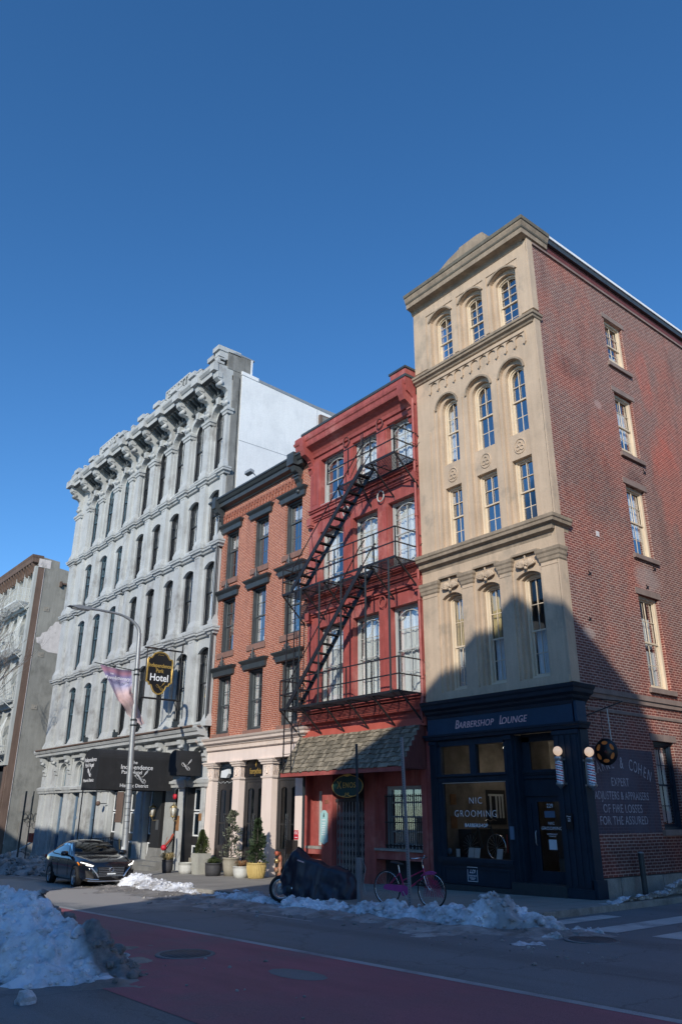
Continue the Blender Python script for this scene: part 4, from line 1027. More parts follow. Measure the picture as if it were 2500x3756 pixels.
    window(b, None, -7.36, -5.66, -.98, .80, 0, .26, 3, (2, 2), .5, 'grey_frame', fw_=.06, mw=.05, glass='glass_dark', curtain=[(.62, .9, .05, .5, 'stone_base')])
    gr = MB()
    for i in range(20): x = -7.30+i*.086; gr.bar((x, .06, -.96), (x, .06, .56), .018)
    for z in (-.90, -.25, .50): gr.bar((-7.34, .06, z), (-5.68, .06, z), .02, .03)
    for i in range(12): x = -7.25+i*.145; gr.box(x, x+.05, .05, .07, -.98, -.86)
    gr.build('window_bars', 'iron', b)
    text('house_number', '231', .16, 'brass', b, (-10.15, -.03, .36), ext=.004)
    # recessed entrance
    e = MB(); e.box(-9.87, -8.22, .0, .6, .50, 1.24) if False else e.box(-9.87, -8.22, .5, .6, .46, 1.24); e.box(-9.9, -8.2, .365, 1.3, 1.20, 1.26)
    e.box(-9.87, -8.22, 1.2, 1.25, zg, .5); e.box(-9.9, -9.86, .5, 1.2, zg, 1.2); e.box(-8.24, -8.2, .5, 1.2, zg, 1.2)
    e.build('entrance_recess', 'interior', b)
    MB().box(-9.4, -8.6, 1.12, 1.2, zg+.15, .2).build('door', 'red', b)
    gt = MB(); gt.box(-9.87, -8.24, .12, .2, .36, .46)
    gate = gt.build('folding_gate', 'dark_post', b)
    bars = MB(); ro = random.Random(2)
    for i in range(19):
        x = -9.80+i*.081; bars.bar((x, .15+.03*(i % 2), zg+.15), (x, .15+.03*(i % 2), .36), .022, .014)
        if i < 18:
            for z in [zg+.3+.26*k for k in range(8)]:
                bars.bar((x, .145, z), (x+.081, .185, z+.16), .014, .008); bars.bar((x, .145, z+.16), (x+.081, .185, z), .014, .008)
    bars.build('lattice', 'steel' if False else 'galvanised', gate)
    # mint plaque
    pts = []
    for i in range(13): a = math.pi*i/12; pts.append((-10.26+.13*math.cos(a), .0+.10*math.sin(a)))
    pts = [(-10.08, -.88), (-10.08, .0)]+pts[1:-1]+[(-10.44, .0), (-10.44, -.88), (-10.26, -.97)]
    q = MB().prism(pts, 'y', -.075, -.035).build('plaque', 'mint_plaque', b)
    text('lettering', 'THE\nRED\nHOUSE'.replace('THE\nRED\nHOUSE', ''), .01, 'paper', q, (-10.26, -.08, 0)) if False else None
    for i, z in enumerate((-.22, -.32, -.40, -.47, -.54, -.61, -.68)): MB().box(-10.36+.01*(i % 3), -10.16-.015*(i % 2), -.079, -.075, z, z+.03).build('text_line', 'paper', q)
    MB().prism([(-10.29, -.12), (-10.23, -.12), (-10.235, -.03), (-10.25, .02), (-10.28, -.06)], 'y', -.079, -.075).build('cat_silhouette', 'black_sign', q)
redb()
# oval Xenos sign
t = thing('hanging_sign', 'dark green oval sign with gilt edge lettered in gold, hanging above the folding gate', 'sign', (-8.48, -.50, .82))
def oval(rx, rz_, y0, y1, n=48): return MB().prism([(rx*math.cos(2*math.pi*i/n), rz_*math.sin(2*math.pi*i/n)) for i in range(n)], 'y', y0, y1)
oval(.765, .335, -.02, .02).build('board', 'green_sign', t, local=True)
MB().tube([(.765*math.cos(i*math.pi/24), -.012, .335*math.sin(i*math.pi/24)) for i in range(48)], .012, 6, closed=True).build('gilt_rim', 'lettering_gold', t, local=True)
text('lettering', 'X', .34, 'lettering_gold', t, (-.40, -.026, .03), local=True, wx=.9)
text('lettering', 'ENOS', .24, 'lettering_gold', t, (.10, -.026, .02), local=True, space=1.12)
q = MB()
for i in range(9): a = R(20+17.5*i); q.tube([(0, -.02, .30), (.1*math.cos(a), -.035, .30+.06*math.sin(a)), (.22*math.cos(a), -.03, .31+.13*math.sin(a))], [.012, .02, .012], 6)
q.build('shell_ornament', 'lettering_gold', t, local=True)
q = MB()
for s_ in (-1, 1): q.tube([(0, -.025, -.27), (s_*.06, -.03, -.20), (s_*.10, -.03, -.24), (s_*.05, -.03, -.26), (s_*.16, -.025, -.31), (s_*.26, -.02, -.30)], .013, 6)
q.build('scroll_ornament', 'lettering_gold', t, local=True)
q = MB()
for x in (-.4, .4): q.tube([(x, 0, .30), (x, .02, .46)], .008, 5)
q.build('hanger', 'iron', t, local=True)

# ------------------------------------------------------------------ fire escape
FE = thing('fire_escape', 'black iron fire escape with three landings and two stairs across the red front', 'fire escape', (-8.4, -.55, 3.5))
def fescape():
    pl = [('top', -8.95, -5.30, 11.42), ('mid', -11.65, -5.35, 7.72), ('bot', -11.60, -5.32, 3.47)]
    Y = -1.10
    for nm, x0, x1, z in pl:
        mb = MB(); sl = MB()
        hole = {'top': (-8.95, -6.85, -1.10, -.62), 'mid': (-8.9, -6.9, -1.10, -.62), 'bot': None}[nm]
        y = -.10
        while y > Y+.03:
            if hole and y < hole[3]+.02:
                if x0 < hole[0]-.05: sl.box(x0, hole[0], y-.017, y+.017, z-.007, z+.007)
                sl.box(hole[1], x1, y-.017, y+.017, z-.007, z+.007)
            else: sl.box(x0, x1, y-.017, y+.017, z-.007, z+.007)
            y -= .074
        for yy in (-.05, Y):
            if hole and yy == Y and nm == 'top': mb.box(hole[1], x1, yy-.012, yy+.012, z-.05, z+.03); continue
            mb.box(x0, x1, yy-.012, yy+.012, z-.05, z+.03)
        if hole: mb.box(hole[0] if nm == 'mid' else x0, hole[1], hole[3]-.012, hole[3]+.012, z-.05, z+.03); mb.box(hole[1]-.012, hole[1]+.012, Y, hole[3], z-.05, z+.03)
        n = int((x1-x0)/1.1)
        for i in range(n+1):
            x = x0+(x1-x0)*i/n; ym = Y
            if hole and hole[0]-.01 <= x < hole[1]: ym = hole[3]
            mb.box(x-.012, x+.012, ym, -.04, z-.045, z-.012)
            mb.bar((x, ym+.03, z-.04), (x, .0, z-1.0), .042, .042)
            mb.tube([(x, .0, z-1.0), (x+.02, .02, z-1.15)], .02, 6)
        land = mb.build('landing', 'iron', FE); sl.build('grating', 'iron', land)
        # railing
        r_ = MB(); h = 1.02
        xl = x0 if nm != 'top' else x0
        for hh in (.5, h):
            r_.bar((x0, Y, z+hh), (x1, Y, z+hh), .034, .036); 
            r_.bar((x1, Y, z+hh), (x1, -.02, z+hh), .034, .036)
            if nm != 'top': r_.bar((x0, Y, z+hh), (x0, -.02, z+hh), .034, .036)
        k = int((x1-x0)/1.05)
        for i in range(k+1):
            x = x0+(x1-x0)*i/k; r_.bar((x, Y, z-.03), (x, Y, z+h), .034)
        r_.bar((x1, -.55, z), (x1, -.55, z+h*.5), .02)
        for x in ((x0, x1) if nm != 'top' else (x1,)):
            r_.bar((x-.16, -.03, z+.42), (x+.16, -.03, z+.62), .02); r_.bar((x-.14, -.03, z+h+.1), (x+.12, -.03, z+h-.14), .02)
        if nm == 'top':
            r_.bar((x0, Y, z+.0), (x0, Y, z+.5), .022)
        r_.build('railing', 'iron', land)
    # tall posts tying the middle to the bottom landing
    p = MB()
    for x in (-10.43, -9.30, -8.08, -6.80, -5.66): p.bar((x, Y-.03, 3.45), (x, Y-.03, 7.70), .045)
    p.build('hanger_post', 'dark_post', FE)
    # stairs
    for x0, z0, x1, z1 in ((-11.02, 7.75, -6.90, 11.45), (-11.08, 3.50, -6.95, 7.75)):
        s = MB(); ya, yb = -1.14, -.64
        for y in (ya, yb): s.bar((x0, y, z0), (x1, y, z1), .035, .17)
        st = s.build('stair', 'iron', FE)
        tr = MB(); n = 15
        for i in range(1, n):
            t_ = i/n; x = x0+(x1-x0)*t_; z = z0+(z1-z0)*t_
            tr.mark()
            for q in (-.07, -.025, .02, .065): tr.box(x+q, x+q+.03, ya, yb, z-.010, z+.010)
            tr.box(x-.08, x-.07, ya, yb, z-.03, z+.012); tr.box(x+.095, x+.105, ya, yb, z-.03, z+.012)
        tr.each('tread', 'iron', st)
        hr = MB()
        for y in (ya-.0, yb):
            d = .78
            hr.tube([(x0-.12, y, z0+.5), (x0+.1, y, z0+d+.12), (x1-.1, y, z1+d-.05), (x1+.12, y, z1+d+.1)], .02, 6)
            for t_ in (.08, .32, .56, .8): x = x0+(x1-x0)*t_; z = z0+(z1-z0)*t_; hr.bar((x, y, z), (x-.12, y, z+d), .016)
        hr.build('handrail', 'iron', st)
    ss = MB(); ss.bar((-6.9, -1.12, 11.4), (-6.9, -1.12, 12.75), .024); ss.tube([(-7.0, -1.12, 12.7), (-6.93, -1.13, 12.0), (-7.6, -1.13, 11.2)], .013, 6); ss.build('stay', 'iron', FE)
    # drop ladder
    ld = MB()
    for x in (-11.42, -10.95): ld.bar((x, -1.0, 1.30), (x, -1.0, 7.70), .035)
    z = 1.5
    while z < 7.6: ld.bar((-11.42, -1.0, z), (-10.95, -1.0, z), .018); z += .42
    ld.build('drop_ladder', 'iron', FE)
fescape()

# ------------------------------------------------------------------ brick building with blush ground floor
BB = thing('brick_building', 'orange brick building with dark grey window hoods above a pale pink columned restaurant front', 'building', (-15, 8, gz(-15)))
def brick():
    b = BB; L, Rr = -18.36, -11.47
    W = [(-18.04, -16.90), (-15.60, -14.46), (-13.20, -12.02)]
    F = [(3.10, 5.54), (6.56, 9.03), (9.90, 12.24)]
    f = MB(); wall(f, L, Rr, 2.85, 13.75, 0, .36, [(a, c, z0, z1, 0) for a, c in W for z0, z1 in F]); f.build('brick_wall', 'brick_front', b)
    d = MB(); n = 27
    for i in range(n):
        x = -18.30+i*(6.25/(n-1)); d.box(x-.06, x+.055, -.07, 0, 12.98, 13.14); d.box(x-.028, x+.028, -.055, 0, 12.80, 12.98)
    d.box(-18.34, -11.98, -.05, 0, 13.14, 13.22); d.box(-18.34, -11.98, -.03, 0, 12.74, 12.80)
    d.build('brick_dentil', 'brick_plain', b)
    for fi, (z0, z1) in enumerate(F):
        for wi, (a, c) in enumerate(W):
            rows = (1, 2) if fi == 2 else (2, 2); spl = .62 if fi == 2 else .5
            cur = None
            if fi == 2: cur = [(.03, .97, .72, .9, 'curtain')]
            if fi == 0: cur = [(.0, .28, 0, 1, 'curtain'), (.62, 1, .1, .9, 'curtain_yellow')] if wi == 0 else [(.0, .24, 0, 1, 'curtain'), (.7, 1, .2, 1, 'interior_warm')]
            if fi == 1 and wi > 0: cur = [(0, .2, 0, 1, 'curtain'), (.4, .75, 0, .12, 'paper')]
            window(b, None, a, c, z0, z1, 0, .22, 2, rows, spl, 'slate_trim', sash='sash_grey', glass='glass_sky', fw_=.10, sw=.055, mw=.026, curtain=cur, sill=(.12, .24, .05, 'brownstone'), thick=.24)
            h = MB(); x0, x1 = a-.30, c+.14
            h.sweep([(x0+.12, .1), (x0+.12, 0), (x1-.0, 0), (x1-.0, .1)], [(0, z1-.02), (.10, z1), (.12, z1+.20), (.16, z1+.24), (.22, z1+.30), (.25, z1+.36), (0, z1+.40)])
            hood = h.build('window_hood', 'slate_trim', b)
            if fi < 2:
                x = (a+c)/2-.08; q = MB(); zb = z1+.38
                for s_ in (-1, 1):
                    q.tube([(x, -.12, zb+.02), (x+s_*.16, -.13, zb+.05), (x+s_*.28, -.12, zb+.02), (x+s_*.22, -.12, zb+.12), (x+s_*.12, -.12, zb+.14)], [.02, .035, .03, .02, .01], 6)
                    q.tube([(x+s_*.1, -.12, zb+.10), (x+s_*.14, -.12, zb+.24), (x+s_*.04, -.12, zb+.22)], [.025, .03, .01], 6)
                q.tube([(x, -.12, zb), (x, -.13, zb+.2), (x, -.12, zb+.36), (x, -.12, zb+.50)], [.05, .055, .03, .008], 8); q.build('finial', 'slate_trim', hood)
    k = MB(); k.sweep([(L-.22, .2), (L-.22, 0), (Rr-.55, 0), (Rr-.55, .2)], [(0, 13.45), (.06, 13.46), (.08, 13.52), (.30, 13.56), (.32, 13.72), (.38, 13.76), (.46, 13.88), (.50, 13.90), (.50, 13.98), (0, 14.08)])
    k.box(L-.24, L+.05, -.56, .1, 13.5, 14.06); k.box(-12.45, -11.98, -.56, .1, 13.56, 14.10); k.build('cornice', 'slate_trim', b)
    k = MB()
    for x in (-18.42, -12.16):
        k.mark(); pts = [(0, 12.35), (-.10, 12.38), (-.16, 12.52), (-.08, 12.68), (-.14, 12.85), (-.26, 12.98), (-.24, 13.2), (-.40, 13.30), (-.50, 13.5), (0, 13.5)]
        k.prism(pts, 'x', x-.14, x+.14); k.sphere((x, -.12, 12.45), .1, 6); k.box(x-.16, x+.16, -.3, 0, 13.1, 13.16)
    k.each('scroll_bracket', 'slate_trim', b)
    MB().box(L, Rr, .1, 16, 13.7, 13.95).build('roof', 'slate_trim', b)
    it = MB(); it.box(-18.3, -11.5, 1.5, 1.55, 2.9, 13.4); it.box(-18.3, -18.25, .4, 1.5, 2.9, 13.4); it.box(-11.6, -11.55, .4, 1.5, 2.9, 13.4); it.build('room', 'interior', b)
    MB().tube([(-18.42, -.14, 13.4), (-18.42, -.14, 3.3)], .05, 8).build('downspout', 'slate_trim', b)
    # floodlights
    for x, y in ((-15.0, -.2),):
        q = MB(); q.bar((-15.2, -.1, 14.0), (-15.6, -.2, 14.45), .04); q.hexa([(-15.9, -.5, 14.42), (-15.4, -.5, 14.42), (-15.4, -.3, 14.36), (-15.9, -.3, 14.36)], [(-15.9, -.48, 14.56), (-15.4, -.48, 14.56), (-15.4, -.28, 14.50), (-15.9, -.28, 14.50)]) ; q.build('floodlight', 'metal_cap', b)
    # blush ground floor
    k = MB(); k.sweep([(L-.18, .2), (L-.18, 0), (Rr-.0, 0), (Rr-.0, .2)], [(0, 2.40), (.10, 2.42), (.10, 2.58), (.17, 2.60), (.20, 2.66), (.30, 2.70), (.32, 2.78), (.38, 2.83), (.42, 2.90), (0, 2.96)])
    k.build('shop_cornice', 'blush_trim', b)
    k = MB(); n = 78
    for i in range(n): x = L+.02+i*(6.8/n); k.box(x, x+.05, -.15, -.10, 2.44, 2.57)
    k.build('dentil', 'blush_trim', b)
    k = MB(); k.box(L-.1, Rr, -.04, .2, 1.96, 2.45); k.build('frieze', 'blush', b)
    C = [(-18.50, -17.90), (-16.33, -15.80), (-14.22, -13.52), (-12.06, -11.44)]
    for a, c in C:
        zb = gz(a)-.1
        q = MB(); q.box(a+.02, c-.02, 0, .42, zb, 1.30); q.box(a-.02, c+.02, -.03, .42, zb, zb+.30); q.box(a+.0, c-.0, -.02, .42, zb+.3, zb+.36); col = q.build('column', 'blush', b)
        q = MB(); q.sweep([(a, .4), (a, 0), (c, 0), (c, .4)], [(0, 1.24), (.03, 1.25), (.04, 1.31), (0, 1.32)])
        q.sweep([(a, .4), (a, 0), (c, 0), (c, .4)], [(0, 1.74), (.05, 1.76), (.06, 1.82), (.10, 1.84), (.11, 1.90), (.14, 1.92), (.14, 1.965), (0, 1.97)])
        q.box(a+.03, c-.03, .01, .42, 1.30, 1.76)
        ro = random.Random(int(a*7))
        for sgn in (-1, 1):
            xc = (a+c)/2+sgn*.13
            for (dz, r_) in ((1.42, .07), (1.60, .08)): q.tube([(xc+r_*math.cos(t_*.6)*.9, -.0, dz+r_*math.sin(t_*.6)) for t_ in range(10)], .013, 5)
            q.tube([((a+c)/2+sgn*.03, 0, 1.34), (xc, -.01, 1.5), ((a+c)/2+sgn*.05, 0, 1.72)], .013, 5)
            for k_ in range(5): q.tube([(c-.02, .06+.07*k_, 1.36), (c-.01, .08+.07*k_, 1.52), (c-.02, .06+.07*k_, 1.70)], .013, 5)
        q.tube([((a+c)/2, -.02, 1.42), ((a+c)/2, -.02, 1.62)], [.04, .03], 8)
        q.build('capital', 'blush_trim', col)
    zb = gz(-15)
    for i, (a, c) in enumerate(zip(C, C[1:])):
        x0, x1 = a[1]-.02, c[0]+.02
        t_ = MB(); t_.box(x0, x1, .24, .34, 1.24, 1.32); t_.box(x0, x1, .24, .34, 1.90, 1.98); t_.build('transom_bar', 'charcoal', b)
        MB().quad((x0, .30, 1.32), (x1, .30, 1.32), (x1, .30, 1.9), (x0, .30, 1.9)).build('transom_pane', 'glass_dark', b, recalc=False)
        if i == 1:
            sg = MB().box(x0+.02, x1-.02, .20, .235, 1.34, 1.94).build('sign_board', 'black_sign', b)
            text('lettering', 'forsythia', .32, 'lettering_gold', sg, ((x0+x1)/2+.02, .195, 1.53), wx=.72)
            q = MB(); xx = (x0+x1)/2+.06
            for k_ in range(4): aa = R(45+90*k_); q.tube([(xx, .19, 1.82), (xx+.05*math.cos(aa), .185, 1.82+.06*math.sin(aa)), (xx+.03*math.cos(aa+.4), .19, 1.82+.09*math.sin(aa+.4))], [.008, .02, .006], 5)
            q.tube([(xx, .19, 1.82), (xx, .19, 1.68)], .007, 5); q.build('flower_emblem', 'lettering_gold', sg)
        zt = 1.24; xm = (x0+x1)/2
        fr = MB(); fr.box(x0, x0+.10, .26, .38, zb-.05, zt); fr.box(x1-.10, x1, .26, .38, zb-.05, zt); fr.box(x0+.1, x1-.1, .26, .38, zt-.10, zt); fr.build('door_frame', 'charcoal', b)
        for (p0, p1) in ((x0+.10, xm-.005), (xm+.005, x1-.10)):
            dd = MB(); s_ = .13; ztt = zt-.11
            dd.box(p0, p0+s_, .28, .34, zb, ztt); dd.box(p1-s_, p1, .28, .34, zb, ztt)
            dd.box(p0+s_, p1-s_, .28, .34, zb, zb+.95); dd.box(p0+s_, p1-s_, .28, .34, ztt-.22, ztt)
            dd.box(p0+.18, p1-.18, .262, .28, zb+.12, zb+.5); dd.box(p0+.18, p1-.18, .262, .28, zb+.58, zb+.84)
            dd.box(p0+s_, p1-s_, .29, .33, -.40, -.36)
            p_ = arcpts(p0+s_, p1-s_, ztt-.30, .08); 
            dd.prism([(p0+s_, ztt-.2)]+p_+[(p1-s_, ztt-.2)], 'y', .285, .335)
            door = dd.build('door', 'charcoal', b)
            MB().quad((p0+s_, .31, zb+.95), (p1-s_, .31, zb+.95), (p1-s_, .31, ztt-.22), (p0+s_, .31, ztt-.22)).build('pane', 'glass_dark', door, recalc=False)
            xh = p1-.05 if p0 < xm-.2 and p1 <= xm else p0+.05
            h = MB(); h.tube([(xh, .20, -1.95+.02), (xh, .20, -.02)], .016, 8)
            for z in (-1.7, -.25): h.tube([(xh, .2, z), (xh, .28, z)], .01, 6)
            h.build('handle', 'chrome', door)
    ins = MB(); ins.box(-18.3, -11.5, 2.2, 2.25, zb-.1, 2); ins.box(-18.3, -11.5, .4, 2.2, zb-.12, zb-.08); ins.build('dining_room', 'interior_warm', b)
    # string of fairy lights on the left door
    q = MB(); random.seed(8)
    for k_ in range(16): q.sphere((-17.85+k_*.09, .22, 1.17+.03*math.sin(k_*1.7)), .016, 4)
    for k_ in range(14): q.sphere((-17.84+.02*math.sin(k_), .22, 1.1-k_*.09), .014, 4)
    q.build('fairy_lights', 'paper', b)
    # white lamp box in left transom
    MB().prism([(-17.45, 1.36), (-17.0, 1.34), (-16.86, 1.5), (-16.92, 1.68), (-17.42, 1.62)], 'y', .1, .24).build('floodlight', 'paper', b)
    # small fixings
    q = MB().box(-12.02, -11.78, -.012, 0, -.86, -.56).build('fire_sign', 'fdc_red', b)
    text('lettering', 'FDC', .13, 'lettering_white', q, (-11.90, -.015, -.65), ext=.001, wx=.9); MB().box(-11.98, -11.82, -.016, -.012, -.80, -.78).build('text_line', 'lettering_white', q)
    MB().box(-12.14, -11.80, -.24, 0, -1.32, -.88).build('letter_box', 'black_plastic', b)
brick()
# fire department connection
t = thing('standpipe', 'red and brass fire department standpipe in front of the pink restaurant column', 'standpipe', (-12.35, -.35, gz(-12.35)))
q = MB(); q.lathe([(.09, 0), (.09, .35), (.06, .38), (.06, .62), (.07, .66), (.03, .75), (.0001, .76)], n=14); q.build('pipe', 'hydrant_red', t, local=True)
for z in (.28, .56, .80):
    q = MB(); q.lathe([(.075, -.20), (.075, -.12), (.055, -.10), (.055, 0)], (0, 0, z), 12, 'y'); q.build('outlet', 'hydrant_red' if z != .56 else 'brass', t, local=True)
# ------------------------------------------------------------------ grey granite hotel
HB = thing('hotel_building', 'long pale grey granite hotel with round arched top windows and heavy bracketed cornice', 'building', (-28, 8, gz(-28)))
BAY = [-19.3, -21.4, -23.5, -25.6, -27.65, -30.4, -32.8, -35.15]
PIL = [(-18.66, -18.38), (-20.64, -20.08), (-22.74, -22.18), (-24.84, -24.28), (-26.92, -26.36), (-28.72, -28.32), (-29.70, -29.28), (-31.88, -31.30), (-34.25, -33.68), (-36.15, -35.92), (-38.30, -37.5)]
def hotel():
    b = HB; L, Rr = -38.30, -18.36
    rows = [(3.76, 6.82, .24), (8.12, 10.93, .24), (12.24, 14.62, .24), (16.05, 18.98, .50)]
    h = .57
    H = [(c-h, c+h, z0, zs, rr) for c in BAY for z0, zs, rr in rows[:3]]
    f = MB(); wall(f, L, Rr, 3.1, 15.5, 0, .42, H)
    H5 = [(c-h-.14, c+h+.14, 16.05, 19.05, .64) for c in BAY]; wall(f, L, Rr, 15.5, 21.0, -.05, .12, H5)
    wall(f, L, Rr, 15.5, 21.0, .12, .42, [(c-h, c+h, 16.05, 19.0, .5) for c in BAY])
    for c in BAY:                                             # plain sunk panels between the storeys
        for z in (7.92, 12.02, 15.76): f.box(c-.62, c+.62, -.05, 0, z, z+.18)
    for a, c in PIL:
        for z0, z1 in ((3.5, 7.5), (7.9, 11.6), (12.0, 15.4), (15.75, 19.0)):
            f.box(a, c, -.19, 0, z0, z1)
            f.hexa([(a-.08, -.30, z0), (c+.08, -.30, z0), (c+.08, 0, z0), (a-.08, 0, z0)], [(a-.08, -.30, z0+.22), (c+.08, -.30, z0+.22), (c+.08, 0, z0+.22), (a-.08, 0, z0+.22)])
            f.hexa([(a-.08, -.295, z0+.22), (c+.08, -.295, z0+.22), (c+.08, 0, z0+.22), (a-.08, 0, z0+.22)], [(a+.002, -.192, z0+.52), (c-.002, -.192, z0+.52), (c, 0, z0+.52), (a, 0, z0+.52)])
    f.build('facade_wall', 'granite', b)
    k = MB()
    for z in (7.52, 11.66, 15.42):                            # belts that break forward over every pilaster
        k.sweep([(L, .1), (L, 0), (Rr, 0)], [(0, z), (.10, z+.02), (.13, z+.10), (.20, z+.14), (.21, z+.22), (.24, z+.25), (.25, z+.32), (0, z+.37)])
        for a, c in PIL:
            k.sweep([(a-.07, .1), (a-.07, -.17), (c+.07, -.17), (c+.07, .1)], [(0, z-.01), (.06, z+.01), (.09, z+.10), (.17, z+.14), (.18, z+.22), (.21, z+.25), (.22, z+.33), (0, z+.38)])
            k.box(a+.12, c-.12, -.21, -.17, z-.12, z-.04)
    k.build('belt_course', 'granite', b)
    k = MB()
    for c in BAY:                                             # label moulds
        for z0, zs, rr in rows[:3]:
            k.mark(); o = arcpts(c-h-.05, c+h+.05, zs, rr+.04); i_ = arcpts(c-h, c+h, zs, rr)
            for q in range(len(o)-1): k.prism([o[q], o[q+1], i_[q+1], i_[q]], 'y', -.05, 0)
        k.mark(); o = arcpts(c-h-.26, c+h+.26, 19.05, .76); i_ = arcpts(c-h-.14, c+h+.14, 19.05, .64)
        for q in range(len(o)-1): k.prism([o[q], o[q+1], i_[q+1], i_[q]], 'y', -.17, -.05)
        k.prism([(c-.10, 19.60), (c+.10, 19.60), (c+.15, 19.98), (c-.15, 19.98)], 'y', -.30, -.05)
    k.each('window_moulding', 'granite', b)
    k = MB()
    for a, c in PIL: k.mark(); k.sweep([(a-.05, .1), (a-.05, -.19), (c+.05, -.19), (c+.05, .1)], [(0, 18.72), (.05, 18.74), (.07, 18.86), (.12, 18.90), (.13, 19.02), (0, 19.06)])
    k.each('impost_capital', 'granite', b)
    # cornice, brackets, parapet
    k = MB(); k.sweep([(L, 0), (Rr, 0)], [(0, 20.72), (.12, 20.74), (.16, 20.86), (.90, 20.90), (.92, 21.10), (.98, 21.14), (1.08, 21.26), (1.10, 21.36), (0, 21.42)])
    for a, c in PIL: k.box(a-.06, c+.06, -1.16, -.9, 20.92, 21.38)
    k.build('cornice', 'granite', b)
    k = MB()
    prof = [(-.05, 19.02), (-.22, 19.02), (-.26, 19.14), (-.20, 19.20), (-.30, 19.26), (-.34, 19.42), (-.24, 19.50), (-.30, 19.60), (-.22, 19.78), (-.26, 20.0), (-.40, 20.14), (-.62, 20.16), (-.70, 20.28), (-.66, 20.44), (-.78, 20.46), (-.94, 20.58), (-.98, 20.78), (-.94, 20.92), (-.05, 20.92)]
    for a, c in PIL:
        x = (a+c)/2; k.mark()
        k.prism(prof, 'x', x-.17, x+.17); k.lathe([(.13, -.2), (.13, .2)], (x, -.64, 20.32), 12, 'x'); k.lathe([(.10, -.2), (.10, .2)], (x, -.24, 19.36), 10, 'x'); k.box(x-.2, x+.2, -.9, -.62, 20.60, 20.92)
    k.each('bracket', 'granite', b)
    k = MB()
    for c in BAY:
        for q in (-.55, -.18, .18, .55):
            k.mark()
            k.prism([(-.05, 20.25), (-.16, 20.30), (-.2, 20.5), (-.5, 20.66), (-.62, 20.9), (-.05, 20.9)], 'x', c+q-.07, c+q+.07)
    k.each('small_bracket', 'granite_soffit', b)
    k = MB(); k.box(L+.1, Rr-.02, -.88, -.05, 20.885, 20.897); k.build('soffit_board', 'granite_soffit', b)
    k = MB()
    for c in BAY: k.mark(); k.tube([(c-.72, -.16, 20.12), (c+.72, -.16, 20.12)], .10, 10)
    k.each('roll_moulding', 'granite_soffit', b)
    k = MB(); k.box(L+.1, Rr-.02, -.86, -.55, 21.42, 21.52); k.box(L+.1, Rr-.02, -.78, -.6, 21.52, 21.70); k.sweep([(L+.1, -.5), (L+.1, -.78), (Rr-.02, -.78), (Rr-.02, -.5)], [(0, 21.66), (.05, 21.69), (.06, 21.77), (0, 21.79)])
    for a, c in PIL:
        k.box(a-.04, c+.04, -.98, -.55, 21.42, 21.56); k.box(a, c, -.90, -.6, 21.56, 21.84); k.prism([(a-.04, 21.84), ((a+c)/2-.1, 21.95), ((a+c)/2+.1, 21.95), (c+.04, 21.84)], 'y', -.92, -.6)
    k.build('parapet', 'granite', b)
    k = MB()
    for c in BAY+[-37.7]:
        k.mark(); k.box(c-.22, c+.22, -.72, -.42, 21.79, 21.98); k.box(c-.34, c+.34, -.86, -.34, 21.98, 22.24); k.hexa([(c-.34, -.86, 22.24), (c+.34, -.86, 22.24), (c+.34, -.34, 22.24), (c-.34, -.34, 22.24)], [(c-.24, -.78, 22.34), (c+.24, -.78, 22.34), (c+.24, -.42, 22.34), (c-.24, -.42, 22.34)])
    k.mark(); k.box(-18.85, -18.38, -.85, .35, 21.79, 22.22); k.box(-18.95, -18.34, -.95, .40, 22.22, 22.48)
    k.each('parapet_block', 'granite', b)
    for nm, c, w_ in (('ELLIOTT', -23.5, 1.42), ('LELAND', -32.9, 1.5)):
        q = MB(); q.box(c-w_, c+w_, -.52, -.30, 21.79, 22.72); o_ = q.build('name_block', 'granite', b)
        text('lettering', nm, .72, 'granite', o_, (c, -.56, 22.42), wx=.86, ext=.05, space=1.0, bold=.012)
        q = MB(); q.box(c-w_, c+w_, -.60, -.52, 22.66, 22.75); q.box(c-w_, c-w_+.06, -.60, -.52, 21.79, 22.66); q.box(c+w_-.06, c+w_, -.60, -.52, 21.79, 22.66); q.build('border', 'granite', o_)
    MB().box(L+.3, Rr-.1, -.3, 20, 20.9, 21.2).build('roof', 'metal_cap', b)
    # windows
    for i, c in enumerate(BAY):
        sa = 'sash_blue' if i > 4 else 'sash_black'
        for j, (z0, zs, rr) in enumerate(rows):
            window(b, None, c-h, c+h, z0, zs, rr, .14, 2, (1, 1), .52, sa, fw_=.07, sw=.055, mw=.05, glass='glass_blue' if i > 4 else 'glass_sky', sill=(.0, .10, .04, 'granite'), thick=.08,
                   curtain=[(.1, .9, .0, 1, 'curtain')] if (i*3+j*5) % 4 else None)
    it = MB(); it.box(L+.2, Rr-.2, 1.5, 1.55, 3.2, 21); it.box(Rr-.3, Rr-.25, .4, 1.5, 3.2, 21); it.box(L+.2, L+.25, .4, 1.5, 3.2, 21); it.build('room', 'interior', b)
    # colonettes beside the sashes
    q = MB()
    for c in BAY:
        for z0, zs, rr in rows:
            for s_ in (1,): q.mark(); q.lathe([(.05, z0), (.05, z0+.12), (.032, z0+.16), (.032, zs-.55), (.055, zs-.5), (.055, zs-.42), (.03, zs-.38), (.03, zs-.05)], (c-s_*.44, .09, 0), 8)
    q.each('colonette', 'sash_black', b)
    # flank: granite return, white rendered wall, grey cap
    s = MB(); s.box(Rr-.45, Rr+.0, .0, .55, 2.9, 21.3); s.box(Rr-.4, Rr+.02, -.35, 1.05, 21.3, 22.28)
    s.box(-18.42, -18.30, .0, .36, 14.0, 21.0)
    s.build('side_return', 'granite_dark', b)
    s = MB(); y0, y1 = .52, 22; top = lambda y: 21.24-.062*y
